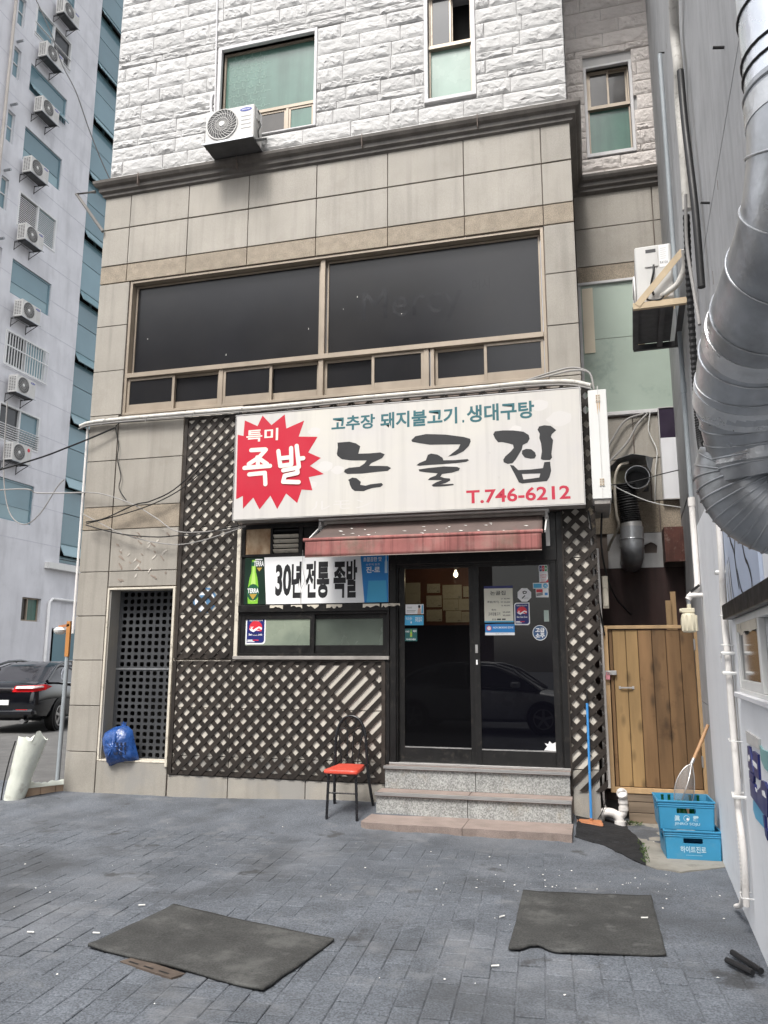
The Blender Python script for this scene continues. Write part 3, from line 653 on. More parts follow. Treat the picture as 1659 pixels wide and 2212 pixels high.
wG = MB().box(1.19, 1.47, 6.20, 2.26, 1.53, 6.235).box(1.19, 1.46, 4.43, 2.26, 1.53, 4.475).box(1.19, 1.49, 4.475, 1.225, 1.53, 6.2).build('window', m_trim, bld, bevel=.003)
m_wg = M('pale_green_film_pane', (.36, .43, .37), .35, .12, 1.0, spec=.4, dirt=((.18, .24, .21), .5, 2.5))
MB().box(1.225, 1.505, 4.475, 2.26, 1.515, 5.455).build('pane', m_wg, wG); MB().box(1.225, 1.503, 5.461, 2.26, 1.513, 6.20).build('pane', m_wg, wG)
MB().box(1.24, 1.492, 5.28, 1.375, 1.50, 6.16).build('peeled_film', flat('peeled_film', (.72, .64, .50), .6), wG)
MB().box(1.19, 1.49, .0, 2.26, 1.51, 2.53).build('maroon_panel', m_maroon, bld)
mb = MB(); mb.prism([(1.40, 2.53), (2.025, 2.53), (2.025, 2.945), (1.40, 2.945)], FY(1.485), FY(1.5), 0, [[(1.82, 2.70), (1.96, 2.70), (1.97, 2.79), (1.93, 2.82), (1.90, 2.835), (1.87, 2.82), (1.82, 2.80)]]); mb.build('hood_sheet', M('bare_sheet', (.45, .44, .43), .4, .15, 4, metal=.5, streak=.3), bld)

# ------------------------------------------------------------------ entrance steps
stp = thing('entrance_steps', 'two grey granite steps with steel nosings below the sliding doors', 'steps', (0, -.4, -.15))
mb = MB()
mb.box(-.955, -.118, .15, -.02, .2, .342); mb.box(-.015, -.118, .15, .905, .2, .342)
mb.build('riser', m_step, stp, bevel=.004)
MB().box(-.97, -.135, .342, .915, .05, .373).build('landing_slab', m_tread, stp, bevel=.004)
mb = MB(); mb.box(-.97, -.405, -.12, -.06, -.118, .122); mb.box(-.055, -.405, -.12, .915, -.118, .122); mb.build('riser', m_step, stp, bevel=.004)
for a, b in ((-.985, -.06), (-.055, .925)): MB().box(a, -.425, .122, b, -.118, .152).build('tread_slab', m_tread, stp, bevel=.004)
for z, y, a, b in ((.352, -.142, -.965, .912), (.133, -.432, -.98, .922)):
    mb = MB(); mb.box(a, y, z, b, y+.04, z+.024); mb.box(a, y-.003, z-.003, b, y+.003, z+.004); mb.box(a, y-.003, z+.011, b, y+.003, z+.015); mb.build('steel_nosing', m_steel, stp)
r = random.Random(4)
for a, b in ((-1.01, -.04), (-.035, .93)):
    f = [(a, -.40)]; n_ = 16
    f += [(a+(b-a)*i/n_, -.845-r.uniform(0, .03)+(.05 if i in (0, n_) and a < -.5 and i == 0 else 0)) for i in range(n_+1)]+[(b, -.40)]
    mb = MB(); mb.prism(f, lambda x, y: (x, y, -.047), lambda x, y: (x, y+.01, -.135)); mb.build('bottom_slab', m_tread, stp)
MB().box(-.98, -.83, -.2, .915, -.39, -.1).build('mortar_bed', m_slab, stp)

# ------------------------------------------------------------------ trellises
def trellis(name, label, x0, z0, x1, z1, c0, skip=lambda d, c: False, cut=None, rails='lrtb'):
    t = thing(name, label, 'trellis', ((x0+x1)/2, -.03, z0)); W_ = .049; pitch = .156; h = W_/2*math.sqrt(2)
    for d, ya in ((-1, -.0235), (1, -.0305)):     # d=+1 leans to the right and lies in front
        lo = min(x0-d*z0, x0-d*z1, x1-d*z0, x1-d*z1); hi = max(x0-d*z0, x0-d*z1, x1-d*z0, x1-d*z1)
        k = math.ceil((lo-c0)/pitch)
        while c0+k*pitch < hi:
            c = c0+k*pitch+random.uniform(-.007, .007); k += 1
            if skip(d, c): continue
            big = 9; p = [(d*-big+c-h, -big), (d*-big+c+h, -big), (d*big+c+h, big), (d*big+c-h, big)]
            for e in ((1, 0, x1), (-1, 0, -x0), (0, 1, z1), (0, -1, -z0)):
                p = clip(p, *e)
                if len(p) < 3: break
            if cut and len(p) >= 3:
                for e in cut(d, c): p = clip(p, *e) if len(p) >= 3 else p
            if len(p) < 3: continue
            ar = abs(sum(p[i][0]*p[(i+1) % len(p)][1]-p[(i+1) % len(p)][0]*p[i][1] for i in range(len(p))))/2
            if ar < .0012: continue
            dy = random.uniform(-.0006, .0006)
            MB().prism(p, FY(ya-.003+dy), FY(ya+.003+dy)).build('slat', m_brown, t)
    yb, yf = -.052, -.019
    if 'l' in rails: MB().box(x0-.02, yb+.012, z0, x0+.022, yf, z1).build('rail', m_brown, t)
    if 'r' in rails: MB().box(x1-.022, yb+.012, z0, x1+.02, yf, z1).build('rail', m_brown, t)
    if 't' in rails: MB().box(x0-.02, -.0195, z1-.045, x1+.02, -.0165, z1).build('rail', m_brown, t)
    if 'b' in rails: MB().box(x0-.02, -.0195, z0-.01, x1+.02, -.0165, z0+.05).build('rail', m_brown, t)
    return t
trellis('trellis', 'dark brown lattice panel under the front window, with missing slats at its right', -3.475, .185, -.995, 1.432, -.03, lambda d, c: d == -1 and -.42 < c < .06)
trellis('trellis', 'tall dark brown lattice strip left of the white shop sign', -3.475, 1.462, -2.77, 4.345, .02)
trR = trellis('trellis', 'narrow dark brown lattice strip right of the doors, broken at its foot', .93, .19, 1.262, 4.30, .05, lambda d, c: False,
        lambda d, c: [(0, -1, -.52)] if d == -1 and c < 1.7 else ([(0, -1, -.32)] if d == -1 else []), '')
MB().box(.915, -.05, .19, .932, -.02, 3.0).build('rail', m_brown, trR)
mb = MB()
for k in range(34):
    x = -2.62+k*.108; z = 4.30
    mb = MB(); d = .11; mb.prism([(x-.02, z), (x+.02, z), (x+.02+d*(1 if k % 2 else -1), z+d), (x-.02+d*(1 if k % 2 else -1), z+d)], FY(-.046-.01*(k % 2)), FY(-.034-.01*(k % 2)))
    if k == 0: top = thing('trellis', 'edge of a dark lattice showing above the shop sign, below the upper window', 'trellis', (-.7, -.04, 4.3))
    mb.build('slat', m_brown, top)
MB().box(-2.70, -.03, 4.28, 1.17, -.016, 4.33).build('rail', m_brown, top)

# ------------------------------------------------------------------ shop sign
PG = {
'burst':[(-2.582,4.155),(-2.421,4.074),(-2.363,4.196),(-2.25,4.073),(-2.092,4.187),(-2.067,4.019),(-1.854,4.096),(-1.916,3.914),(-1.691,3.895),(-1.799,3.722),(-1.649,3.649),(-1.774,3.566),(-1.61,3.463),(-1.786,3.438),(-1.74,3.286),(-1.867,3.302),(-1.917,3.152),(-2.05,3.267),(-2.152,3.096),(-2.238,3.253),(-2.364,3.101),(-2.445,3.241),(-2.566,3.118),(-2.573,3.266),(-2.654,3.232),(-2.664,3.99),(-2.592,3.97)],
'non1':[(-1.456,3.811),(-1.321,3.813),(-1.243,3.789),(-1.193,3.751),(-1.214,3.669),(-1.088,3.664),(-0.964,3.667),(-0.915,3.643),(-0.943,3.603),(-0.998,3.58),(-1.067,3.552),(-1.094,3.524),(-0.963,3.516),(-0.881,3.508),(-0.844,3.484),(-0.881,3.456),(-1.018,3.451),(-1.17,3.443),(-1.338,3.449),(-1.378,3.472),(-1.367,3.499),(-1.318,3.517),(-1.199,3.521),(-1.143,3.554),(-1.118,3.587),(-1.297,3.599),(-1.403,3.619),(-1.454,3.66),(-1.462,3.686),(-1.452,3.755)],
'non2':[(-1.33,3.38),(-1.281,3.405),(-1.233,3.395),(-1.183,3.351),(-1.19,3.318),(-1.128,3.305),(-1.073,3.318),(-0.949,3.325),(-0.932,3.303),(-0.962,3.282),(-1.059,3.274),(-1.114,3.259),(-1.148,3.246),(-1.252,3.253),(-1.287,3.282),(-1.309,3.331),(-1.316,3.366)],
'gol1':[(-0.618,3.78),(-0.572,3.821),(-0.457,3.837),(-0.245,3.816),(-0.049,3.776),(0.02,3.75),(0.026,3.721),(0.005,3.672),(-0.052,3.619),(-0.136,3.582),(-0.22,3.571),(-0.163,3.613),(-0.107,3.652),(-0.085,3.697),(-0.246,3.707),(-0.416,3.716),(-0.53,3.741),(-0.608,3.761)],
'gol2':[(-0.563,3.498),(-0.531,3.522),(-0.46,3.546),(-0.438,3.605),(-0.402,3.617),(-0.332,3.601),(-0.279,3.563),(-0.269,3.534),(-0.151,3.529),(-0.012,3.532),(0.005,3.517),(-0.026,3.502),(-0.137,3.494),(-0.249,3.493),(-0.418,3.493),(-0.531,3.49)],
'gol3':[(-0.539,3.451),(-0.418,3.461),(-0.263,3.467),(-0.124,3.454),(-0.094,3.438),(-0.104,3.413),(-0.18,3.394),(-0.285,3.386),(-0.304,3.359),(-0.265,3.342),(-0.202,3.332),(-0.198,3.31),(-0.251,3.285),(-0.307,3.274),(-0.168,3.273),(-0.161,3.259),(-0.224,3.254),(-0.308,3.25),(-0.385,3.254),(-0.399,3.272),(-0.349,3.3),(-0.286,3.319),(-0.363,3.324),(-0.44,3.328),(-0.419,3.351),(-0.355,3.372),(-0.334,3.396),(-0.461,3.415),(-0.532,3.429)],
'jip1':[(0.265,3.782),(0.283,3.812),(0.364,3.817),(0.473,3.809),(0.58,3.787),(0.632,3.748),(0.641,3.706),(0.616,3.665),(0.569,3.645),(0.554,3.593),(0.511,3.526),(0.49,3.493),(0.456,3.457),(0.409,3.452),(0.366,3.473),(0.363,3.501),(0.384,3.534),(0.439,3.58),(0.474,3.619),(0.468,3.655),(0.415,3.675),(0.354,3.691),(0.314,3.691),(0.281,3.738)],
'jip2':[(0.56,3.586),(0.601,3.601),(0.654,3.593),(0.692,3.556),(0.7,3.521),(0.683,3.494),(0.644,3.493),(0.584,3.51),(0.556,3.551)],
'jip3':[(0.724,3.797),(0.741,3.831),(0.794,3.841),(0.86,3.829),(0.914,3.779),(0.867,3.738),(0.858,3.711),(0.878,3.675),(0.868,3.613),(0.856,3.531),(0.861,3.49),(0.84,3.466),(0.768,3.471),(0.746,3.483),(0.761,3.565),(0.755,3.649),(0.739,3.706),(0.745,3.754)],
'jip4':[(0.429,3.441),(0.469,3.431),(0.514,3.38),(0.647,3.379),(0.765,3.386),(0.781,3.447),(0.84,3.45),(0.842,3.408),(0.847,3.353),(0.827,3.286),(0.8,3.247),(0.669,3.243),(0.55,3.236),(0.517,3.249),(0.479,3.334),(0.448,3.398)],
'jip4h':[(0.55,3.337),(0.645,3.335),(0.737,3.332),(0.725,3.289),(0.63,3.281),(0.564,3.278)],
'jokbal':[[(-2.489,3.794),(-2.317,3.792)],[(-2.309,3.787),(-2.389,3.704),(-2.514,3.633)],[(-2.411,3.705),(-2.289,3.619)],[(-2.401,3.64),(-2.4,3.59)],[(-2.565,3.59),(-2.251,3.595)],[(-2.502,3.511),(-2.311,3.517),(-2.301,3.386)],[(-2.155,3.76),(-2.126,3.585)],[(-2.002,3.785),(-1.994,3.601)],[(-2.129,3.673),(-2.002,3.679)],[(-2.126,3.585),(-1.994,3.596)],[(-1.935,3.805),(-1.903,3.56)],[(-1.899,3.655),(-1.853,3.658)],[(-2.089,3.532),(-1.923,3.553),(-1.916,3.493),(-2.07,3.469),(-2.086,3.402),(-1.901,3.386)]],
}
sg = thing('shop_sign', 'wide white box sign with black brush lettering, red starburst and phone number', 'sign', (-.76, -.2, 2.99))
MB().box(-2.69, -.292, 2.99, 1.168, -.06, 4.22).build('sign_box', m_signframe, sg, bevel=.004)
MB().box(-2.683, -.30, 2.999, 1.161, -.29, 4.212).build('sign_face', m_sign, sg)
frame_boxes(MB(), -2.695, 2.985, 1.173, 4.225, -.304, -.285, .009).build('sign_edge', m_steel, sg)
y0 = -.3012
MB().prism(PG['burst'], FY(y0), None).build('starburst', m_red, sg)
mb = MB(); r = random.Random(1)
for k in ('non1', 'non2', 'gol1', 'gol2', 'gol3', 'jip1', 'jip2', 'jip3'): mb.prism(PG[k], FY(y0-.0005), None)
mb.prism(PG['jip4'], FY(y0-.0005), None, 0, [PG['jip4h']]); mb.build('brush_lettering', m_ink, sg)
mb = MB(); mb.text('고추장', -1.529, 3.945, -1.027, 4.112, FY(y0), 0, .028).text('돼지불고기', -.966, 3.93, -.114, 4.114, FY(y0), 0, .028).box(-.060, y0-.0004, 3.935, -.04, y0, 3.962).text('생대구탕', -.012, 3.928, .698, 4.118, FY(y0), 0, .028).build('teal_lettering', m_teal, sg)
mb = MB(); mb.text('T.746-6212', -.031, 3.05, 1.028, 3.195, FY(y0), 0, .022).build('phone_number', m_pinkr, sg)
mb = MB(); mb.text('특미', -2.555, 3.89, -2.165, 4.035, FY(y0-.0008), 0, .02)
for si, s_ in enumerate(PG['jokbal']):
    pts = [(a, y0-.001, b) for a, b in crom([(a, 0, b) for a, b in s_], 4)] if False else [Vector((a, 0, b)) for a, b in s_]
    wd = .025
    for i in range(len(pts)-1):
        a, b = pts[i], pts[i+1]; d = (b-a).normalized(); nn = Vector((-d.z, 0, d.x))*wd
        q = []
        for k in range(7): an = math.pi/2+math.pi*k/6; v_ = a+d*(math.cos(an)*wd)+nn*math.sin(an); q.append((v_.x, v_.z))
        for k in range(7): an = -math.pi/2+math.pi*k/6; v_ = b+d*(math.cos(an)*wd)+nn*math.sin(an); q.append((v_.x, v_.z))
        mb.prism(q, FY(y0-.0008-.0002*i-.0006*si), None)
mb.build('cream_lettering', m_creaml, sg)
m_ghost2 = M('sign_ghost', (.635, .612, .59), .35, .03, 3)
mb = MB()
for cx, cz, rr in ((-1.73, 3.96, .07), (-1.6, 3.55, .09), (-1.45, 3.5, .07), (.75, 4.06, .09), (.5, 3.82, .06), (.95, 3.9, .12), (-.2, 3.45, .08), (-1.75, 3.35, .06)):
    mb.prism([(cx+rr*math.cos(i*.524)*(1+.2*math.sin(i*2.3)), cz+rr*.7*math.sin(i*.524)) for i in range(12)], FY(-.3004), None)
mb.text('ルモン', -1.75, 3.06, -1.05, 3.16, FY(-.3006), 0, 0); struct(mb.build('ghost_marks', m_ghost2, sg), 'stuff')
# projecting side sign, seen edge on
ps = thing('projecting_sign', 'narrow white box sign seen edge on, with rusty hinges, right of the shop sign', 'sign', (1.335, 0, 2.98))
MB().box(1.245, -.385, 3.02, 1.425, .50, 4.15).build('sign_box', m_white, ps, bevel=.005)
MB().box(1.26, -.37, 2.972, 1.41, .48, 3.02).build('sign_bottom', m_signframe, ps)
MB().box(1.336, -.391, 3.02, 1.345, -.384, 4.19).build('seam', m_ac, ps)
m_rusty = M('rusty_hinge', (.30, .16, .09), .7, .4, 20)
for z in (4.02, 3.15):
    mb = MB(); mb.box(1.318, -.394, z, 1.362, -.385, z+.075)
    h_ = mb.build('hinge', m_cream, ps)
    mb = MB()
    for i in range(2):
        for j in range(3): mb.cyl((1.328+i*.024, -.398, z+.014+j*.024), (1.328+i*.024, -.393, z+.014+j*.024), .005, 8)
    mb.build('hinge_bolts', m_rusty, h_)
MB().prism([(1.325, 4.02), (1.358, 4.02), (1.352, 3.90), (1.347, 3.96), (1.341, 3.86), (1.335, 3.95), (1.329, 3.88)], FY(-.3875), FY(-.386)).build('rust_run', M('rust_run', (.50, .33, .17), .6, .2, 20), ps)

# ------------------------------------------------------------------ awning
aw = thing('awning', 'grimy dark red retractable awning over the sliding doors', 'awning', (-.5, -.35, 2.5))
nx_, ny_ = 40, 10; mb = MB(); r = random.Random(8)
for j in range(ny_+1):
    t = j/ny_; yb = -.13-.40*t; zb = 2.93-.235*t-.03*math.sin(math.pi*t)
    for i in range(nx_+1):
        s_ = i/nx_; xl = -1.62-.10*t; xr = .735+.01*t; x = xl+(xr-xl)*s_
        mb.v.append((x, yb, zb+.010*noise.noise(Vector((x*2.2, t*2, 3)))*math.sin(math.pi*t)))
for j in range(ny_):
    for i in range(nx_): a = j*(nx_+1)+i; mb.f.append((a, a+1, a+nx_+2, a+nx_+1)); mb.m.append(0)
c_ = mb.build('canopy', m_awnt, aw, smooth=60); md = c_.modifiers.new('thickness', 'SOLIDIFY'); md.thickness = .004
MB().cyl((-1.745, -.535, 2.695), (.755, -.535, 2.695), .021, 14).build('front_bar', m_awn, aw, smooth=50)
mb = MB(); nz_ = 5
for j in range(nz_+1):
    t = j/nz_
    for i in range(nx_+1):
        x = -1.72+2.46*i/nx_; mb.v.append((x, -.545+.014*noise.noise(Vector((x*3, t, 1)))*t, 2.69-.178*t-.004*noise.noise(Vector((x*4, 0, 6)))*t))
for j in range(nz_):
    for i in range(nx_): a = j*(nx_+1)+i; mb.f.append((a, a+1, a+nx_+2, a+nx_+1)); mb.m.append(0)
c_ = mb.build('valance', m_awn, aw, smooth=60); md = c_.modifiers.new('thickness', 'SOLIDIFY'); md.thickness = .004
MB().box(-1.72, -.551, 2.506, .74, -.541, 2.514).build('hem', m_tread, aw)
MB().cyl((-1.66, -.11, 2.945), (.76, -.11, 2.945), .03, 12).build('roller', m_signframe, aw, smooth=50)
MB().box(-1.70, -.20, 2.968, .80, -.03, 2.982).build('roller_cover', m_white, aw)
for x in (-1.70, .775):
    mb = MB(); mb.box(x-.012, -.15, 2.86, x+.012, -.02, 2.96).beam((x, -.12, 2.90), (x, -.50, 2.70), .014, .026).cyl((x-.02, -.12, 2.90), (x+.02, -.12, 2.90), .022, 10); mb.box(x-.02, -.03, 2.62, x+.02, -.012, 2.9); mb.build('arm', m_ac, aw)
mb = MB(); r = random.Random(21)
for k in range(26):
    t = r.uniform(.25, .85); x = r.uniform(-1.5, .6); yb = -.13-.40*t; zb = 2.93-.235*t-.03*math.sin(math.pi*t)+.0075; w_ = r.uniform(.004, .026); d_ = r.uniform(.003, .009)
    mb.add([(x-w_, yb+d_, zb+d_*.6), (x, yb+d_*1.2, zb+d_*.75), (x+w_, yb+d_*.3, zb+d_*.15), (x+w_*.3, yb-d_, zb-d_*.6)], [(0, 1, 2, 3)])
struct(mb.build('bird_dropping', m_litter, aw), 'stuff')

# ------------------------------------------------------------------ banner
bn = thing('banner', 'white banner with black Korean lettering between a green and a blue advert', 'banner', (-1.8, -.02, 2.06))
MB().box(-2.645, -.024, 2.062, -.945, -.012, 2.595).build('banner_sheet', m_paperw, bn)
yb = -.0255
MB().prism([(-2.645, 2.062), (-2.372, 2.062), (-2.41, 2.595), (-2.645, 2.595)], FY(yb), None).build('beer_advert', m_pdark, bn)
mb = MB()
bt = [(0, .0), (.098, .0), (.105, .1), (.10, .2), (.075, .30), (.045, .36), (.038, .50), (0, .50)]
cx = -2.535
mb.prism([(cx+a*.62, 2.07+b) for a, b in bt]+[(cx-a*.62, 2.07+b) for a, b in reversed(bt[1:-1])], FY(yb-.0006), None, 0)
mb.prism([(cx+a*.30, 2.10+b*.9) for a, b in bt]+[(cx-a*.30, 2.10+b*.9) for a, b in reversed(bt[1:-1])], FY(yb-.0009), None, 1)
mb.prism([(cx+.075*math.cos(i*.4), 2.20+.095*math.sin(i*.4)) for i in range(16)], FY(yb-.0012), None, 2)
mb.box(cx-.032, yb-.0014, 2.50, cx+.032, yb-.0008, 2.545, 2)
mb.text('TERRA', cx-.068, 2.19, cx+.07, 2.245, FY(yb-.0016), 3, .03)
mb.prism([(cx-.045, 2.18), (cx+.05, 2.18), (cx, 2.115)], FY(yb-.0015), None, 4)
mb.text('TERRA', -2.535, 2.495, -2.412, 2.555, FY(yb-.0016), 3, .03).prism([(-2.50, 2.48), (-2.43, 2.48), (-2.465, 2.435)], FY(yb-.0015), None, 4)
mb.box(-2.52, yb-.0015, 2.565, -2.43, yb-.001, 2.578, 3)
mb.build('bottle_print', [m_lime, flat('print_pale_lime', (.45, .68, .16), .35), m_pgreen, m_paperw, m_gold], bn)
mb = MB()
for t_, a, b, c, d in (('30', -2.265, 2.15, -2.074, 2.51), ('년', -2.071, 2.125, -1.95, 2.535), ('전', -1.901, 2.125, -1.78, 2.536), ('통', -1.769, 2.12, -1.624, 2.526), ('족', -1.573, 2.118, -1.431, 2.52), ('발', -1.424, 2.118, -1.30, 2.539)): mb.text(t_, a, b, c, d, FY(yb), 0, .038)
mb.build('banner_lettering', m_printk, bn)
mb = MB(); mb.prism([(-1.215, 2.062), (-.945, 2.062), (-.945, 2.595), (-1.265, 2.595)], FY(yb), None, 0)
mb.prism([(-1.19, 2.065), (-.96, 2.065), (-.97, 2.30), (-1.17, 2.30)], FY(yb-.0006), None, 3)
mb.text('초깔끔한 맛', -1.23, 2.51, -1.02, 2.56, FY(yb-.001), 1, .02).text('소주의 원조', -1.20, 2.465, -1.04, 2.49, FY(yb-.001), 1, 0).text('진-로', -1.197, 2.386, -1.039, 2.455, FY(yb-.001), 1, .03)
mb.prism([(-.985, 2.38), (-.955, 2.38), (-.955, 2.50), (-.964, 2.53), (-.964, 2.575), (-.976, 2.575), (-.976, 2.53), (-.985, 2.50)], FY(yb-.001), None, 2)
mb.build('soju_advert', [m_pblue, m_paperw, flat('print_ice', (.45, .62, .75), .4), m_plblue], bn)
tag(MB().tube(crom([(-1.93, -.06, 2.66), (-1.925, -.06, 2.45), (-1.905, -.05, 2.32), (-1.95, -.05, 2.20), (-1.945, -.05, 2.03)], 6), .0028, 6).build('loose_wire', m_wireg), 'thin grey wire hanging across the white banner', 'wire')

# ------------------------------------------------------------------ stickers and posters on the glass
def rrect(x0, z0, x1, z1, r, n=4, which='abcd'):
    out = []
    for cx, cz, a0, k in ((x1-r, z0+r, -90, 'a'), (x1-r, z1-r, 0, 'b'), (x0+r, z1-r, 90, 'c'), (x0+r, z0+r, 180, 'd')):
        if k in which: out += [(cx+r*math.cos(R(a0+90*i/n)), cz+r*math.sin(R(a0+90*i/n))) for i in range(n+1)]
        else: out.append((x1 if k in 'ab' else x0, z0 if k in 'ad' else z1))
    return out
def circ(cx, cz, rx, rz=None, n=20, a0=0, a1=360): return [(cx+rx*math.cos(R(a0+(a1-a0)*i/n)), cz+(rz or rx)*math.sin(R(a0+(a1-a0)*i/n))) for i in range(n if a1-a0 == 360 else n+1)]
YR, YL = .0145, .0535
def clean_zone(y, x0, z0, x1, z1, label):
    mb = MB(); W_, H_ = x1-x0, z1-z0; m_ = .028*W_/.16
    mb.prism(rrect(x0, z0, x1, z1, W_*.16, 4, 'ac'), FY(y), FY(y+.001), 0)
    mb.prism(rrect(x0+m_*.35, z0+m_*.35, x1-m_*.35, z1-m_*.35, W_*.14, 4, 'ac'), FY(y-.0004), None, 1)
    cx, cz, rr = (x0+x1)/2, z0+H_*.60, W_*.33
    mb.prism(circ(cx, cz, rr), FY(y-.0008), None, 2)
    mb.prism([(cx-rr, cz-rr*.05), (cx-rr*.45, cz-rr*.35), (cx, cz-rr*.05), (cx+rr*.5, cz+rr*.2), (cx+rr, cz), (cx+rr*.9, cz-rr*.3), (cx+rr*.5, cz-rr*.02), (cx+rr*.1, cz-rr*.35), (cx-.3*rr, cz-rr*.62), (cx-rr*.8, cz-rr*.4)], FY(y-.0011), None, 0)
    mb.prism(circ(cx, cz, rr*1.01, None, 10, 200, 330), FY(y-.001), None, 1)
    mb.text('K', cx-rr*.75, cz-rr*.38, cx-rr*.25, cz+rr*.18, FY(y-.0014), 0, .02).text('C', cx+rr*.05, cz-rr*.42, cx+rr*.6, cz+rr*.05, FY(y-.0014), 0, .02)
    mb.text('대한민국 안심구역', x0+W_*.16, z0+H_*.84, x1-W_*.16, z0+H_*.90, FY(y-.001), 0, .02).text('Best Clean Zone', x0+W_*.16, z0+H_*.32, x1-W_*.16, z0+H_*.40, FY(y-.001), 0, .02)
    mb.box(x0+W_*.1, y-.001, z0+H_*.13, x0+W_*.36, y-.0006, z0+H_*.17, 0); mb.box(x0+W_*.38, y-.001, z0+H_*.13, x0+W_*.66, y-.0006, z0+H_*.17, 2); mb.box(x0+W_*.1, y-.001, z0+H_*.08, x0+W_*.46, y-.0006, z0+H_*.11, 0)
    return tag(mb.build('sticker', [m_paperw, m_navy, m_pred]), label, 'sticker')
clean_zone(YR, .402, 1.806, .56, 2.036, 'navy, red and white hygiene sticker beside the menu on the right door')
clean_zone(-.012, -2.615, 1.616, -2.374, 1.922, 'navy, red and white hygiene sticker on the frosted front window')
mb = MB(); mb.box(.09, YR, 1.835, .39, YR+.001, 2.216, 0); f = FY(YR-.0005)
mb.prism([(.09, 2.19), (.392, 2.19), (.392, 2.216), (.09, 2.216)], f, None, 1); mb.prism([(.09, 1.835), (.392, 1.835), (.392, 1.85), (.09, 1.85)], f, None, 3)
for t_, a, b, c, d in (('논골집', .155, 2.12, .315, 2.165), ('小 30,000', .265, 2.072, .36, 2.09), ('족발(애기)', .122, 2.034, .245, 2.06), ('中 35,000', .265, 2.036, .36, 2.054), ('大 40,000', .265, 2.0, .36, 2.018), ('특미', .165, 1.955, .212, 1.975), ('고추장불고기', .13, 1.905, .255, 1.94), ('20,000', .28, 1.93, .36, 1.948), ('30,000', .28, 1.897, .36, 1.915), ('010-', .17, 1.857, .215, 1.875)): mb.text(t_, a, b, c, d, FY(YR-.0008), 2, .012)
mb.box(.22, YR-.0008, 1.86, .262, YR-.0006, 1.874, 2); mb.box(.272, YR-.0008, 1.86, .31, YR-.0006, 1.874, 2)
tag(mb.build('menu_poster', [m_paper, m_navy, m_printk, m_plblue]), 'cream paper menu with prices taped to the right door', 'poster')
mb = MB(); mb.box(.094, YR, 1.703, .40, YR+.001, 1.818, 0); f = FY(YR-.0006)
mb.prism([(.094, 1.73), (.40, 1.73), (.40, 1.818), (.094, 1.818)], f, None, 1); mb.prism(circ(.135, 1.775, .027), FY(YR-.0009), None, 2); mb.prism(circ(.135, 1.775, .020), FY(YR-.0011), None, 3); mb.beam((.12, YR-.0013, 1.79), (.15, YR-.0013, 1.76), .0004, .006, 2, (0, 1, 0))
mb.text('NON SMOKING ZONE', .178, 1.772, .388, 1.792, FY(YR-.0009), 0, .02).text('금연구역입니다', .20, 1.712, .33, 1.722, FY(YR-.0009), 4, 0)
tag(mb.build('sticker', [m_paperw, m_pblue, m_pred, m_paperw, m_grey]), 'blue no-smoking notice directly under the menu', 'sticker')
mb = MB(); mb.prism(circ(.511, 2.117, .076, .076, 8, 22, 382), FY(YR), FY(YR+.001), 0); mb.prism([(.49, 2.15), (.51, 2.16), (.54, 2.15), (.53, 2.13), (.50, 2.125)], FY(YR-.0006), None, 1, [[(.50, 2.145), (.52, 2.15), (.53, 2.142), (.51, 2.134)]]); mb.prism([(.488, 2.075), (.52, 2.105), (.516, 2.115), (.482, 2.085)], FY(YR-.0006), None, 1); mb.text('모범음식점', .50, 2.072, .55, 2.09, FY(YR-.0006), 2, 0)
tag(mb.build('sticker', [m_paperw, m_printk, m_grey]), 'white octagonal sticker to the right of the menu', 'sticker')
mb = MB(); mb.prism(rrect(.668, 2.35, .756, 2.424, .008), FY(YR), FY(YR+.001), 0)
for i, mi in enumerate((1, 2, 3)): mb.prism(rrect(.674+i*.027, 2.358, .698+i*.027, 2.416, .006), FY(YR-.0005), None, mi); mb.text('JCB'[i], .680+i*.027, 2.378, .693+i*.027, 2.396, FY(YR-.0008), 0, .03)
tag(mb.build('sticker', [m_paperw, m_navy, m_pred, flat('print_leaf', (.02, .25, .08), .4)]), 'blue, red and green card sticker topmost at the right door edge', 'sticker')
mb = MB(); mb.box(.669, YR, 2.244, .758, YR+.001, 2.349, 0); mb.text('LOTTE', .682, 2.31, .745, 2.328, FY(YR-.0005), 1, 0).text('CARD', .682, 2.286, .74, 2.304, FY(YR-.0005), 1, 0).text('롯데카드', .69, 2.26, .74, 2.274, FY(YR-.0005), 1, 0); mb.prism([(.669, 2.244), (.758, 2.244), (.758, 2.275), (.735, 2.25), (.69, 2.25)], FY(YR-.0004), None, 1)
tag(mb.build('sticker', [m_paperw, m_pred]), 'white and red card sticker second from the top at the right door edge', 'sticker')
mb = MB(); mb.box(.602, YR-.001, 2.178, .762, YR, 2.239, 0); mb.box(.608, YR-.0014, 2.186, .692, YR-.001, 2.23, 1); mb.prism(circ(.73, 2.208, .025), FY(YR-.0015), None, 1); mb.text('UC', .716, 2.198, .745, 2.218, FY(YR-.0018), 0, .03)
tag(mb.build('sticker', [m_paperw, m_plblue]), 'wide white and light blue card sticker third from the top at the right door edge', 'sticker')
mb = MB(); mb.box(.629, YR, 2.088, .759, YR+.001, 2.176, 0); mb.prism([(.634, 2.14), (.70, 2.14), (.70, 2.172), (.634, 2.172)], FY(YR-.0005), None, 1); mb.prism([(.634, 2.10), (.70, 2.11), (.70, 2.14), (.634, 2.13)], FY(YR-.0005), None, 2); mb.prism([(.72, 2.11), (.75, 2.11), (.75, 2.135), (.72, 2.135)], FY(YR-.0005), None, 3)
tag(mb.build('sticker', [m_paperw, m_pred, m_grey, m_pblue]), 'white sticker with a red picture, lowest of the card stickers on the right door', 'sticker')
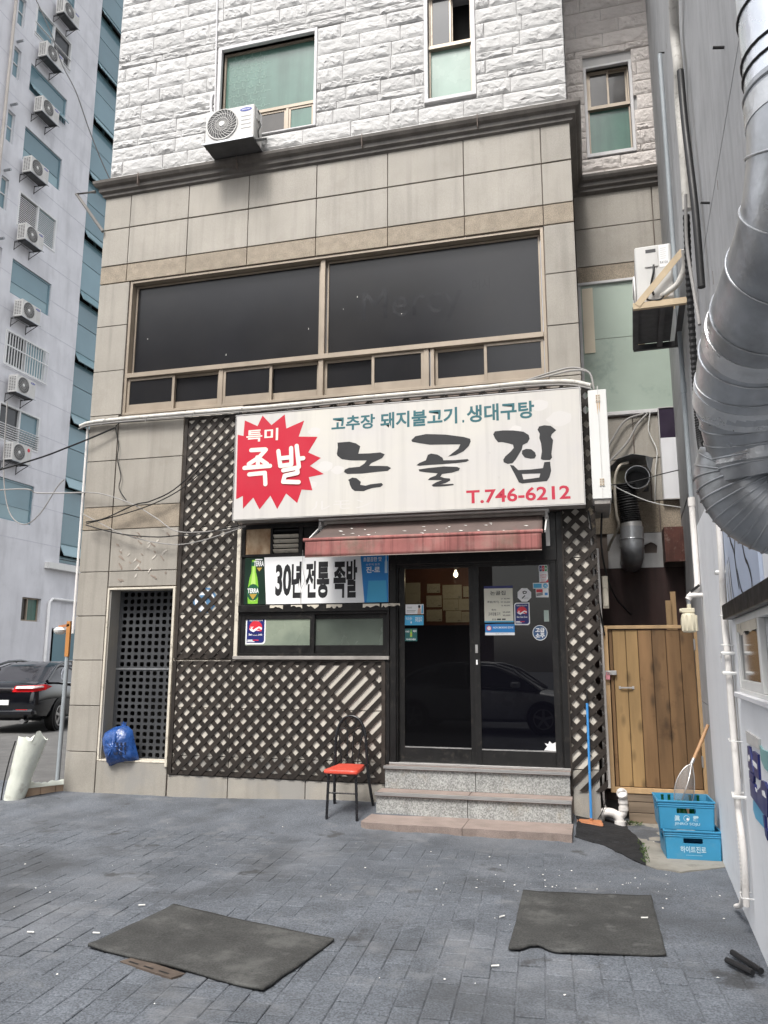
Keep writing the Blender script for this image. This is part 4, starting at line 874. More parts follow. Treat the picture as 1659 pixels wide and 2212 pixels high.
mb = MB(); mb.prism(circ(.658, 1.725, .075, .078, 24), FY(YR), FY(YR+.001), 0); mb.prism(circ(.658, 1.725, .069, .072, 24), FY(YR-.0004), None, 1); mb.text('고급', .612, 1.728, .705, 1.775, FY(YR-.0008), 0, .035).text('소주', .612, 1.672, .705, 1.72, FY(YR-.0008), 0, .035)
tag(mb.build('sticker', [m_paperw, flat('print_slate_blue', (.03, .08, .18), .4)]), 'round navy sticker with white Korean lettering on the right door', 'sticker')
tag(MB().box(.704, YR, 1.839, .754, YR+.001, 1.955).build('sticker', flat('print_pale_green', (.35, .42, .38), .5)), 'plain pale upright paper strip at the right door edge', 'sticker')
mb = MB(); mb.box(-.772, YL, 1.934, -.572, YL+.001, 2.04, 0); f = FY(YL-.0005)
mb.text('모바일상품권', -.755, 1.995, -.70, 2.015, f, 1, 0); mb.box(-.76, YL-.0006, 1.97, -.66, YL-.0004, 1.975, 1); mb.box(-.76, YL-.0006, 1.955, -.67, YL-.0004, 1.96, 1)
mb.prism([(-.64, 1.934), (-.60, 1.934), (-.602, 1.985), (-.61, 2.0), (-.628, 2.0), (-.635, 1.98)], f, None, 2); mb.prism(circ(-.62, 2.015, .014, .018, 10), f, None, 3); mb.prism([(-.598, 1.94), (-.578, 1.94), (-.578, 2.03), (-.592, 2.03)], f, None, 4)
tag(mb.build('sticker', [m_paperw, m_grey, flat('print_skin', (.62, .42, .34), .5), m_printk, m_plblue]), 'white sticker with a small portrait photo on the left door', 'sticker')
mb = MB(); mb.prism(rrect(-.781, 1.816, -.573, 1.921, .006), FY(YL), FY(YL+.001), 0); mb.text('마스크는 필수', -.768, 1.87, -.70, 1.905, FY(YL-.0006), 1, .01).text('프라임 입니다', -.665, 1.85, -.59, 1.905, FY(YL-.0006), 1, .02); mb.prism([(-.715, 1.835), (-.705, 1.835), (-.703, 1.848), (-.71, 1.862), (-.717, 1.848)], FY(YL-.0006), None, 1)
tag(mb.build('sticker', [m_plblue, m_paperw]), 'sky blue sticker under the portrait sticker on the left door', 'sticker')
mb = MB(); mb.box(-.779, YL, 1.646, -.645, YL+.001, 1.78, 0); mb.prism([(-.722, 1.69), (-.70, 1.69), (-.70, 1.735), (-.707, 1.75), (-.707, 1.77), (-.715, 1.77), (-.715, 1.75), (-.722, 1.735)], FY(YL-.0006), None, 2); mb.text('시원한', -.775, 1.738, -.73, 1.758, FY(YL-.0006), 1, .02).text('테라', -.69, 1.74, -.65, 1.765, FY(YL-.0006), 1, .02).text('어서오세요', -.765, 1.655, -.66, 1.675, FY(YL-.0008), 1, .02); mb.prism([(-.722, 1.705), (-.70, 1.705), (-.70, 1.725), (-.722, 1.725)], FY(YL-.0009), None, 3)
tag(mb.build('sticker', [flat('print_dark_teal', (.02, .10, .10), .4), m_paperw, m_lime, m_gold]), 'dark green square sticker with a bottle, lowest on the left door', 'sticker')
# round blue plate behind the lattice
mb = MB(); mb.prism(circ(-3.14, 2.12, .155, .155, 8, 22, 382), FY(-.022), FY(-.018), 0); mb.prism(circ(-3.14, 2.12, .125, .125, 20), FY(-.0226), None, 1); mb.prism([(-3.24, 2.06), (-3.19, 2.06), (-3.16, 2.16), (-3.10, 2.06), (-3.02, 2.06), (-3.02, 2.12), (-3.08, 2.18), (-3.2, 2.18)], FY(-.0232), None, 0); mb.text('48-6', -3.20, 1.995, -3.08, 2.03, FY(-.0234), 1, .02)
tag(mb.build('wall_plate', [flat('plate_blue', (.08, .19, .34), .5), m_paperw]), 'octagonal blue and white plate on the wall behind the tall lattice', 'sign')

# ------------------------------------------------------------------ chair
ch = thing('chair', 'black tubular chair with red vinyl seat against the lattice', 'chair', (-1.24, -.42, -.09))
def arch(pts, r, name, seg=10, n=7): return MB().tube(crom(pts, n), r, seg).build(name, m_tubeb, ch, smooth=60)
BLx, BRx = -1.475, -1.115
arch([(-1.478, -.175, gz(-1.47, -.17)+.0), (-1.474, -.20, .10), (-1.462, -.225, .36), (-1.455, -.225, .62), (-1.44, -.215, .735), (-1.385, -.205, .835), (-1.30, -.20, .868), (-1.215, -.205, .838), (-1.155, -.215, .745), (-1.13, -.225, .62), (-1.112, -.225, .36), (-1.08, -.20, .10), (-1.06, -.175, gz(-1.06, -.17))], .0155, 'back_frame')
for x, xb in ((-1.402, -1.405), (-1.118, -1.095)): MB().tube([(x, -.60, .36), (x, -.61, .30), (xb, -.645, gz(xb, -.645))], [.0145, .0145, .0135], 10).build('leg', m_tubeb, ch, smooth=60)
MB().cyl((-1.402, -.62, .165), (-1.112, -.62, .165), .007, 8).build('stretcher', m_tubeb, ch, smooth=60)
mb = MB()
for pts in ([(-1.385, -.235, .40), (-1.415, -.225, .62), (-1.425, -.22, .70), (-1.395, -.215, .745), (-1.35, -.215, .735), (-1.335, -.22, .70), (-1.33, -.225, .62), (-1.325, -.235, .40)],
            [(-1.215, -.235, .40), (-1.185, -.225, .62), (-1.165, -.22, .70), (-1.19, -.215, .745), (-1.235, -.215, .735), (-1.26, -.22, .70), (-1.268, -.225, .62), (-1.275, -.235, .40)]):
    MB().tube(crom(pts, 5), .0068, 6).build('back_scroll', m_tubeb, ch, smooth=60)
MB().tube(crom([(-1.36, -.207, .842), (-1.352, -.21, .79), (-1.33, -.21, .755), (-1.30, -.21, .745), (-1.27, -.21, .755), (-1.248, -.21, .79), (-1.24, -.207, .842)], 5), .0068, 6).build('back_scroll', m_tubeb, ch, smooth=60)
mb = MB(); seatp = [(-1.435, -.66), (-1.42, -.68), (-1.36, -.685), (-1.16, -.685), (-1.10, -.68), (-1.085, -.66), (-1.105, -.42), (-1.13, -.265), (-1.155, -.245), (-1.38, -.245), (-1.405, -.265), (-1.415, -.42)]
n_ = len(seatp); cx, cy = -1.26, -.465
for k, (sc_, z) in enumerate(((.93, .352), (1., .362), (1.005, .378), (.97, .392), (.80, .398), (.4, .400))):
    mb.v += [(cx+(a-cx)*sc_, cy+(b-cy)*sc_, z+.02*(b+.46)) for a, b in seatp]
    if k:
        for i in range(n_): j = (i+1) % n_; mb.f.append(((k-1)*n_+i, (k-1)*n_+j, k*n_+j, k*n_+i)); mb.m.append(0)
mb.f += [tuple(range(n_))[::-1], tuple(range(5*n_, 6*n_))]; mb.m += [0, 0]
mb.build('seat', m_seat, ch, smooth=50)
mb = MB(); mb.tube([(-1.40, -.62, .345), (-1.12, -.62, .345), (-1.14, -.26, .345), (-1.39, -.26, .345)], .009, 8, closed=True); mb.build('seat_frame', m_tubeb, ch, smooth=60)

# ------------------------------------------------------------------ rubber mats
def mat_sheet(name, label, c00, c10, c11, c01, fn, seed):
    nx_, ny_ = 44, 30; mb = MB()
    for j in range(ny_+1):
        for i in range(nx_+1):
            u, v = fn(i/nx_, j/ny_); a = Vector(c00).lerp(Vector(c10), u); b = Vector(c01).lerp(Vector(c11), u); p = a.lerp(b, v)
            e = min(u, 1-u, v, 1-v); z = gz(p.x, p.y)+.022*max(0, nz(p.x, p.y, .45, 9))+.017+.008*noise.noise(Vector((p.x*2.5, p.y*2.5, seed)))+.06*max(0, .12-math.hypot(min(u, 1-u), min(v, 1-v)))
            mb.v.append((p.x+.006*noise.noise(Vector((v*6, u*6, seed))), p.y+.006*noise.noise(Vector((u*6, v*6, seed+5))), z))
    for j in range(ny_):
        for i in range(nx_): a = j*(nx_+1)+i; mb.f.append((a, a+1, a+nx_+2, a+nx_+1)); mb.m.append(0)
    o = mb.build(name, m_mat, smooth=60, recalc=False); md = o.modifiers.new('thickness', 'SOLIDIFY'); md.thickness = .014; md.offset = -1
    return tag(o, label, 'mat', 'rubber mats on the paving')
mat_sheet('rubber_mat', 'large black rubber mat lying askew on the left of the paving', (-1.613, -4.131), (-.426, -4.437), (-.314, -3.686), (-1.52, -3.359), lambda u, v: (u, v), 2)
def notch(u, v):
    d = .085*math.exp(-((u-.18)/.075)**2)+.02*(u < .14); return (u, 1-(1-v)*(1-d)) if True else 0
mat_sheet('rubber_mat', 'black rubber mat with a notched front edge, nearer the right wall', (.664, -3.60), (1.50, -3.43), (1.493, -2.332), (.644, -2.434), notch, 7)

# ------------------------------------------------------------------ bin bag
bag = thing('garbage_bag', 'full blue plastic bin bag on the niche sill', 'bag', (-4.14, .0, .27))
OUT = [Vector((a, 0, b)) for a, b in ((-4.378, .55), (-4.345, .625), (-4.25, .672), (-4.16, .69), (-4.12, .705), (-4.07, .685), (-4.01, .64), (-3.975, .52), (-3.94, .42), (-3.905, .325), (-3.94, .298), (-4.06, .285), (-4.16, .262), (-4.246, .225), (-4.285, .262), (-4.325, .36), (-4.365, .46))]
OUT = [OUT[(i-1) % 17].lerp(OUT[i], .5+.5*k) for i in range(17) for k in (0, 1)]; nO = len(OUT); cB = Vector((-4.14, 0, .46)); mb = MB()
for side in (-1, 1):
    for k in range(9):
        s_ = 1-k/8; bulge = math.sqrt(max(0, 1-s_**2.4))*(.155 if side < 0 else .07)
        for i, p in enumerate(OUT):
            q = cB+(p-cB)*max(.02, s_); pl_ = .022*math.sin(i*2.4+k*.5)*s_*(1-s_)*2+.025*noise.noise(Vector((q.x*9, q.z*9, 2+side)))*(1-s_*s_)
            mb.v.append((q.x, .03+side*(bulge+pl_)-.06*(1 if side < 0 else 0)*(1-s_)*max(0, (.5-q.z))*3, q.z))
    o = 0 if side < 0 else 9*nO
    for k in range(8):
        for i in range(nO): j = (i+1) % nO; mb.f.append((o+k*nO+i, o+k*nO+j, o+(k+1)*nO+j, o+(k+1)*nO+i)); mb.m.append(0)
    mb.f.append(tuple(range(o+8*nO, o+9*nO))); mb.m.append(0)
mb.build('bag', m_bag, bag, smooth=80)
mb = MB()
for k in range(5): mb.tube([(-4.125+k*.006, .02, .68), (-4.12+.016*(k-2), .01+.01*(k % 2), .725+.008*(k % 3))], [.012, .004], 6)
mb.build('knot', m_bag, bag)
mb = MB()
for j in range(3):
    for i in range(4): x = -4.135+i*.038; z = .52-j*.05; mb.box(x, -.150+.02*abs(i-1), z-.034, x+.026, -.146+.02*abs(i-1), z)
mb.build('bag_print', flat('bag_ink', (.012, .02, .05), .5), bag)

# ------------------------------------------------------------------ right-hand buildings
def WP(y, off, z): return (wx(y)-off, y, z)
def wslab(mb, ya, yb, za, zb, o0, o1, m=0):
    """slab on the right-hand wall between offsets o0 (outer) and o1"""
    mb.add([WP(ya, o0, za), WP(yb, o0, za), WP(yb, o1, za), WP(ya, o1, za), WP(ya, o0, zb), WP(yb, o0, zb), WP(yb, o1, zb), WP(ya, o1, zb)], [(0, 3, 2, 1), (4, 5, 6, 7), (0, 1, 5, 4), (1, 2, 6, 5), (2, 3, 7, 6), (3, 0, 4, 7)], m); return mb
cb = thing('concrete_building', 'tall grey concrete building flank along the right of the alley', 'building', (2.6, -2, -.2))
for za, zb in ((-.3, 1.05), (1.056, 3.08), (3.12, 4.24), (4.252, 6.2), (6.212, 8.6), (8.612, 12.5)): wslab(MB(), -14, 3.2, za, zb, 0, -.35).build('wall_panel', m_conc, cb)
wslab(MB(), -14, 3.19, -.3, 12.4, -.02, -.36).build('wall_core', m_joint, cb)
mb = MB(); r = random.Random(6)
for k in range(26):
    y = r.uniform(-6, 1); z = r.uniform(3.2, 8); wslab(mb, y, y+.012, z, z+r.uniform(.03, .09), .001, 0)
struct(mb.build('wall_scars', m_joint, cb), 'stuff')
for y, z in ((-4.63, 5.0), (-4.45, 4.55), (-3.4, 4.3), (-.9, 7.45)):
    MB().cyl(WP(y, 0, z), WP(y, .055, z+.01), .008, 8).build('anchor_bolt', m_wire, cb)
ab = thing('painted_annex', 'white painted wall with a small sliding window at the right edge', 'building', (2.0, -4, -.2))
mb = MB(); holes = [(-4.92, 1.272, -3.24, 1.695)]
for ya, za, yb_, zb in rects_minus(-10, -.3, -.85, 2.62, holes): wslab(mb, ya, yb_, za, zb, .022, 0)
mb.build('wall', m_paintw, ab)
r = random.Random(31); zz = 2.63; row = 0
while zz < 3.42:
    y = -2.42-(.1 if row % 2 else 0)
    while y > -5.6:
        wslab(MB(), y-.19, y, zz, zz+.058, .026+r.uniform(0, .003), .01).build('brick', m_paintw, ab); y -= .198
    zz += .066; row += 1
wslab(MB(), -5.8, -2.42, 2.62, 3.42, .018, 0).build('brick_backing', m_paintw, ab)
wslab(MB(), -8.0, -3.03, 1.70, 1.79, .075, .02).build('fascia', m_black, ab, bevel=.004)
# window of the annex
wn = MB()
for a, b, c, d in ((-4.92, -3.24, 1.66, 1.695), (-4.92, -3.24, 1.272, 1.295), (-3.27, -3.24, 1.295, 1.66), (-4.15, -4.11, 1.295, 1.66)): wslab(wn, a, b, c, d, .03, -.06)
wn = wn.build('window', m_white, ab, bevel=.003)
for a, b, o_, pm in ((-4.10, -3.27, .025, m_greyg), (-4.92, -4.13, .0, m_greenp2)):
    s_ = MB(); wslab(s_, a, a+.05, 1.296, 1.66, o_, o_-.03); wslab(s_, b-.05, b, 1.296, 1.66, o_, o_-.03); wslab(s_, a+.05, b-.05, 1.296, 1.345, o_, o_-.03); wslab(s_, a+.05, b-.05, 1.62, 1.66, o_, o_-.03); s_.build('sash', m_white, wn, bevel=.002)
    wslab(MB(), a+.05, b-.05, 1.345, 1.62, o_-.012, o_-.018).build('pane', pm, wn)
mb = MB(); fw = lambda y, z: WP(y, .0285, z); r = random.Random(2)
mb.prism([(-4.08, 1.66), (-3.29, 1.66)]+[(-3.29-.79*i/10, 1.605+r.uniform(-.012, .012)) for i in range(11)], fw, lambda y, z: WP(y, .026, z)); mb.build('torn_seal', m_cream, wn)
wslab(MB(), -5.0, -3.18, 1.245, 1.272, .06, .022).build('window_sill', m_whitep, ab, bevel=.003)
# printed panel with a brush drawing above the black fascia
ml = thing('mural_panel', 'pale blue panel with a bold black line drawing above the black fascia', 'sign', WP(-3.6, .04, 1.79))
fp = lambda o_: (lambda y, z: WP(y, o_, z))
MB().prism([(-4.4, 1.79), (-3.05, 1.79), (-3.03, 2.30), (-4.4, 2.30)], fp(.04), fp(.023)).build('panel', flat('mural_blue', (.42, .48, .60), .5), ml)
mb = MB()
for pts, wd in (([(-3.35, 2.3), (-3.42, 2.15), (-3.55, 2.06), (-3.6, 1.94), (-3.66, 1.84)], .012), ([(-3.75, 2.25), (-3.6, 2.08), (-3.56, 2.02)], .01), ([(-3.78, 2.3), (-3.95, 2.0), (-4.06, 1.93), (-4.14, 1.86), (-4.15, 1.8)], .012), ([(-3.08, 2.0), (-3.12, 1.86), (-3.16, 1.8)], .008), ([(-3.2, 2.05), (-3.24, 1.92), (-3.28, 1.8)], .008), ([(-3.28, 2.06), (-3.33, 1.9), (-3.4, 1.8)], .008), ([(-3.62, 1.95), (-3.72, 1.84), (-3.8, 1.8)], .009)):
    q = crom([(a, 0, b) for a, b in pts], 4)
    for i in range(len(q)-1):
        a, b = q[i], q[i+1]; d = (b-a); nn = Vector((-d.z, 0, d.x)).normalized()*wd
        mb.prism([((a-nn).x, (a-nn).z), ((b-nn).x, (b-nn).z), ((b+nn).x, (b+nn).z), ((a+nn).x, (a+nn).z)], fp(.0412+.0001*i), None)
mb.build('line_drawing', m_printk, ml)
mb = MB()
for y in (-3.11, -3.17, -3.23, -3.30): mb.prism([(y-.012, 1.80), (y+.004, 1.80), (y+.03, 2.04), (y+.006, 2.02)], fp(.0425), None)
mb.build('white_strokes', m_paperw, ml)
# lettering on the white wall
dc = thing('wall_decal', 'navy, teal and grey raised lettering low on the white wall', 'sign', WP(-3.6, .03, .6))
DP = [[(-3.388,0.986),(-3.477,0.988),(-3.552,0.862),(-3.449,0.856),(-3.352,0.869)],
[(-3.597,0.98),(-3.779,0.981),(-3.759,0.854),(-3.58,0.853)],
[(-3.37,0.853),(-3.562,0.851),(-3.527,0.809),(-3.369,0.811)],
[(-3.365,0.804),(-3.566,0.803),(-3.574,0.763),(-3.792,0.824),(-3.828,0.862),(-3.944,0.87),(-4.024,0.849),(-3.944,0.706),(-3.793,0.699),(-3.62,0.708),(-3.364,0.717)],
[(-3.787,0.69),(-3.85,0.701),(-3.848,0.64),(-3.905,0.635),(-3.878,0.586),(-3.819,0.598)],
[(-3.398,0.932),(-3.44,0.944),(-3.473,0.925),(-3.438,0.907),(-3.396,0.907)],
[(-3.575,0.932),(-3.733,0.927),(-3.728,0.903),(-3.584,0.905)],
[(-3.845,0.817),(-3.92,0.826),(-3.964,0.798),(-3.846,0.794)],
[(-3.603,0.796),(-3.654,0.792),(-3.654,0.777),(-3.604,0.776)],
[(-3.366,1.066),(-3.858,1.065),(-3.842,1.013),(-3.38,1.002)],
[(-3.386,0.696),(-3.793,0.699),(-3.776,0.62),(-3.435,0.61),(-3.352,0.64)],
[(-3.855,1.035),(-3.934,1.023),(-4.124,1.031),(-4.071,0.934),(-3.954,0.936),(-3.858,0.965)]]
for k, nm, mt, o_ in [(i, 'letter', m_navy, .034) for i in range(5)]+[(9, 'caption_plate', m_ac, .034), (10, 'blue_swash', m_plblue, .026), (11, 'teal_letter', flat('decal_teal', (.22, .42, .42), .5), .03)]: MB().prism(DP[k], fp(o_), fp(.022)).build(nm, mt, dc)
for k in range(5, 9): MB().prism(DP[k], fp(.0355), fp(.034)).build('letter_counter', m_paperw, dc)

# pipes on the right wall
def pipe(name, pts, r, mat, label, cat='pipe', seg=10, sm=0, rings=()):
    p = crom(pts, sm) if sm else [Vector(q) for q in pts]
    if not rings: return tag(MB().tube(p, r, seg).build(name, mat, smooth=50), label, cat)
    t = thing(name, label, cat, pts[-1]); MB().tube(p, r, seg).build('pipe', mat, t, smooth=50)
    for a, b, rr, mm in rings: MB().cyl(a, b, rr, seg).build('collar', mm, t, smooth=50)
    return t
m_gpipe = M('grey_pipe', (.30, .33, .35), .5, .1, 4)
pipe('downpipe', [WP(-.95, .05, 7.4), WP(-.95, .05, 2.85)], .022, m_gpipe, 'thin grey pipe running down the concrete wall past the second-floor condenser', rings=[(WP(-.95, .05, 3.86), WP(-.95, .05, 3.96), .028, m_gpipe)])
pipe('downpipe', [WP(-.95, .05, 2.85), WP(-.97, .05, 2.12), WP(-1.0, .06, 2.06), WP(-1.0, .12, 2.0), WP(-1.0, .14, 1.97)], .027, m_pvcw, 'white painted pipe above the gas meter', rings=[(WP(-.95, .05, 2.80), WP(-.95, .05, 2.88), .033, m_pvcw)])
gmx, gmy = wx(-1.0)-.145, -1.0
gmt = thing('gas_meter', 'cream gas meter on the wall beside the wooden gate', 'meter', (gmx, gmy, 1.68))
mb = MB(); prof_ = [(.0, .0), (.05, .004), (.062, .02), (.066, .07), (.066, .11), (.058, .15), (.05, .165), (0, .17)]
mb.rev(prof_, (gmx, gmy, 1.685), 18); mb.build('body', M('meter_cream', (.60, .55, .42), .45, .06, 5), gmt, smooth=40)
for k in range(5):
    a = R(-150+k*38); MB().beam((gmx+.064*math.cos(a), gmy+.064*math.sin(a), 1.70), (gmx+.064*math.cos(a), gmy+.064*math.sin(a), 1.835), .012, .012).build('rib', MATS['meter_cream'], gmt)
mb = MB(); mb.box(gmx-.055, gmy-.03, 1.855, gmx+.05, gmy+.03, 1.895).cyl((gmx-.07, gmy, 1.875), (gmx-.05, gmy, 1.875), .018, 10).cyl((gmx+.01, gmy, 1.89), (gmx+.01, gmy, 1.93), .018, 10); mb.build('head', MATS['meter_cream'], gmt, bevel=.004)
mb = MB(); mb.cyl((gmx+.01, gmy, 1.93), (gmx+.01, gmy, 1.99), .016, 10); mb.cyl((gmx+.01, gmy, 1.955), (gmx+.01, gmy, 1.97), .022, 6); mb.build('valve', m_galvd, gmt)
MB().beam((gmx+.03, gmy-.02, 2.035), (gmx+.10, gmy-.05, 2.09), .012, .02).build('valve_lever', m_wire, gmt)
MB().tube(crom([(gmx+.01, gmy, 1.985), (gmx+.015, gmy-.01, 2.0), (gmx+.06, gmy-.02, 2.005), (wx(-1)-.005, gmy-.02, 2.005)], 5), .02, 10).build('branch', m_pvcw, gmt, smooth=50)
# lagged pipes and hoses
pipe('lagged_pipe', [WP(-2.62, .06, 4.72), WP(-2.66, .06, 5.2), WP(-2.62, .06, 5.6), WP(-2.72, .06, 5.85), WP(-2.66, .06, 6.2), WP(-3.0, .07, 6.45), WP(-3.5, .08, 6.5)], .036, m_wrap, 'thick tape-wrapped refrigerant pipe climbing the grey wall', sm=6)
pipe('cable', [WP(-2.85, .06, 5.7), WP(-2.9, .06, 5.2), WP(-3.02, .05, 4.5), WP(-3.05, .05, 3.9)], .026, m_wire, 'thick black strip beside the wrapped pipe', 'cable', sm=5)  # black tube thickened to fill the dark vertical strip here
pipe('cable', [WP(-2.78, .08, 4.75), WP(-2.70, .09, 4.4), WP(-2.75, .07, 4.0), WP(-2.85, .06, 3.72)], .012, m_wireg, 'grey cable drooping from the wrapped pipe behind the condenser strut', 'cable', sm=5)
ho = thing('hose', 'black corrugated hose tied down the wall behind the big duct', 'hose', WP(-2.72, .05, 2.68))
pts = crom([WP(-2.5, .06, 4.75), WP(-2.32, .06, 4.2), WP(-2.26, .06, 3.6), WP(-2.24, .06, 3.25), WP(-2.34, .06, 2.98), WP(-2.75, .06, 2.66)], 26)
MB().tube(pts, [.028 if i % 2 else .023 for i in range(len(pts))], 10).build('corrugated_tube', m_blackp, ho)
for z, y in ((3.33, -2.24), (3.02, -2.33), (2.76, -2.62)): MB().beam(WP(y+.02, .06, z), WP(y-.16, .05, z-.003), .006, .014).build('cable_tie', m_blackp, ho)
rp = thing('rain_pipe', 'bundle of two pale pipes strapped down the white wall', 'pipe', WP(-3.0, .06, 0))
MB().tube(crom([WP(-3.06, .06, 2.6), WP(-3.07, .06, 2.1), WP(-2.96, .06, 1.75), WP(-3.0, .06, 1.45), WP(-2.98, .06, 1.1), WP(-3.0, .06, .72), WP(-2.98, .065, .6), WP(-3.04, .06, .35), WP(-2.98, .06, .04)], 6), .019, 8).build('pipe', m_pvcw, rp, smooth=50)
MB().tube(crom([WP(-3.0, .05, 2.6), WP(-3.0, .05, 2.1), WP(-2.92, .045, 1.7), WP(-2.95, .045, 1.2), WP(-2.94, .045, .75)], 6), .015, 8).build('pipe', m_wrap, rp, smooth=50)
pts = crom([WP(-2.9, .05, .8), WP(-2.9, .06, .5), WP(-2.93, .06, .25), WP(-2.75, .06, .0), WP(-2.45, .07, -.11)], 22)
MB().tube(pts, [.016 if i % 2 else .0125 for i in range(len(pts))], 8).build('ribbed_conduit', m_pvcw, rp)
for z in (2.0, 1.73, 1.55, 1.5, 1.38, .98, .66, .1):
    w_ = .022 if z in (2.0, 1.5, 1.38, .66) else .006
    mb = MB(); y = -2.98
    mb.tube([WP(y+.055, .02, z), WP(y+.05, .085, z), WP(y-.06, .09, z-.004), WP(y-.07, .02, z-.004)], w_*.5, 6); mb.build('strap', m_white, rp)
MB().prism([(-2.93, 1.50), (-2.86, 1.475), (-2.83, 1.49), (-2.86, 1.49), (-2.90, 1.455), (-2.915, 1.44), (-2.905, 1.47)], fp(.09), fp(.087)).build('strap_tail', m_white, rp)

# ------------------------------------------------------------------ condenser units
def make_ac(name, label, loc, w_, h_, d_, gap, badge=True, slots=True, upstrut=False):
    """front faces -Y, back at y=0, bracket reaches the wall at y=gap"""
    t = thing(name, label, 'air conditioner', (0, 0, 0)); y0 = -d_
    MB().box(-w_/2, y0, 0, w_/2, 0, h_).build('body', m_ac, t, bevel=.012)
    cx, cz, rr = -w_*.15, h_*.52, min(w_*.33, h_*.44)
    f = MB().rev([(0, 0), (rr, 0), (rr, .01)], (cx, y0-.004, cz), 32, 0, 'y').build('fan_opening', m_acd, t)
    mb = MB()
    for k in range(26):
        a = 2*math.pi*k/26; p = []
        for i in range(5):
            s_ = i/4; q = rr*(.2+.8*s_); b = a+.75*s_; p.append((cx+q*math.cos(b), y0-.012-.008*math.sin(math.pi*s_), cz+q*math.sin(b)))
        mb.tube(p, .0032, 4)
    for q in (.45, .7): mb.tube([(cx+rr*q*math.cos(2*math.pi*k/28), y0-.018, cz+rr*q*math.sin(2*math.pi*k/28)) for k in range(28)], .0025, 4, closed=True)
    mb.tube([(cx+rr*1.02*math.cos(2*math.pi*k/36), y0-.006, cz+rr*1.02*math.sin(2*math.pi*k/36)) for k in range(36)], .010, 6, closed=True)
    mb.build('fan_guard', m_ac, t, smooth=60)
    MB().rev([(0, -.02), (rr*.16, -.018), (rr*.2, -.006)], (cx, y0-.006, cz), 16, 0, 'y').build('fan_hub', m_white, t)
    mb = MB()
    for k in range(4): mb.box(w_*.24, y0-.004, h_*(.30+.12*k), w_*.44, y0+.001, h_*(.30+.12*k)+.006)
    mb.build('front_rib', m_ac, t)
    if badge:
        bx_, bz_ = w_*.33, h_*.86
        b_ = MB().prism(circ(bx_, bz_, w_*.12, h_*.055, 20), FY(y0-.003), FY(y0), 0).text('SAMSUNG', bx_-w_*.085, bz_-h_*.02, bx_+w_*.085, bz_+h_*.02, FY(y0-.0035), 1, .02).build('badge', [flat('badge_blue', (.02, .04, .30), .4), m_paperw], t)
    x1 = w_/2
    fx = lambda o_: (lambda y, z: (x1+o_, y, z))
    MB().prism(rrect(y0+d_*.26, h_*.62, y0+d_*.62, h_*.95, .012), fx(.010), fx(0)).build('service_cover', m_ac, t, bevel=.003)
    MB().prism(rrect(y0+d_*.30, h_*.86, y0+d_*.58, h_*.92, .003), fx(.011), fx(.009)).build('handle_recess', m_acd, t)
    mb = MB(); mb.prism([(y0+d_*.66, h_*.60), (y0+d_*.92, h_*.60), (y0+d_*.92, h_*.98), (y0+d_*.66, h_*.98)], fx(.002), None, 0); mb.text('R410A', y0+d_*.68, h_*.65, y0+d_*.90, h_*.70, lambda y, z: (x1+.0025, y, z), 1, .02)
    for k in range(6): mb.prism([(y0+d_*.70, h_*(.74+.035*k)), (y0+d_*(.86 if k % 2 else .82), h_*(.74+.035*k)), (y0+d_*.86, h_*(.75+.035*k)), (y0+d_*.70, h_*(.75+.035*k))], fx(.0025), None, 2)
    mb.build('rating_label', [m_paperw, m_grey, m_ac], t)
    MB().tube(crom([(x1+.012, y0+d_*.5, h_*.64), (x1+.03, y0+d_*.48, h_*.5), (x1+.015, y0+d_*.40, h_*.3), (x1+.02, y0+d_*.45, h_*.12)], 5), .009, 8).build('power_lead', m_wire, t, smooth=60)
    mb = MB()
    if slots:
        for i in range(9):
            for j in range(3): mb.box(-x1-.002, y0+d_*(.14+.26*j), h_*(.12+.088*i), -x1+.002, y0+d_*(.32+.26*j), h_*(.16+.088*i))
        mb.build('side_slots', m_acd, t)
    for s_ in (-1, 1):
        mb = MB(); x = s_*w_*.40; mb.box(x-.015, y0-.03, -.03, x+.015, gap, 0); 
        if upstrut: mb.beam((x+s_*w_*.11, y0+.06, -.02), (x+s_*w_*.11, gap-.01, .22), .012, .03)
        else: mb.beam((x, y0+.02, -.03), (x, gap-.01, -.30), .012, .026); mb.box(x-.015, gap-.012, -.34, x+.015, gap, .02)
        mb.build('bracket_arm', m_acd, t)
    mb = MB(); mb.box(-w_*.52, y0-.035, -.03, w_*.52, y0-.012, -.006); mb.box(-w_*.5, .01, -.032, w_*.5, .03, -.005); mb.build('bracket_rail', m_galvd, t)
    MB().box(-w_*.46, y0+.02, -.005, w_*.46, -.02, .001).build('drip_tray', m_acd, t)
    t.location = loc; BASE[t] = Vector(loc); return t
acm = make_ac('air_conditioner', 'grimy white condenser under the green window of the white stone storey', (-2.883, -.15, 7.735), .655, .455, .25, .13, upstrut=True)
MB().box(-3.21, -.43, 7.702, -2.55, -.02, 7.712).build('bracket_plate', m_acd, acm).location = (0, 0, 0)
tag(MB().tube(crom([(-3.22, -.03, 8.25), (-3.30, -.045, 8.33), (-3.345, -.04, 8.55), (-3.34, -.03, 8.72), (-3.29, -.02, 8.76)], 6), .018, 8).build('drain_hose', m_trim), 'pale hose bending into the white stone wall left of the condenser', 'hose')
tag(MB().cyl((-3.36, -.035, 11.4), (-3.28, -.035, 8.15), .012, 8).build('conduit', m_trim), 'thin white conduit down the white stone wall left of the green window', 'conduit')
th = math.atan(.0455)
ac2 = make_ac('air_conditioner', 'beige condenser on a steel bracket high on the grey concrete wall', (0, 0, 0), .92, .545, .305, .10, False, False)
for c in list(ac2.children):
    if c.name.split('.')[0] in ('bracket_arm', 'bracket_rail'): bpy.data.objects.remove(c)
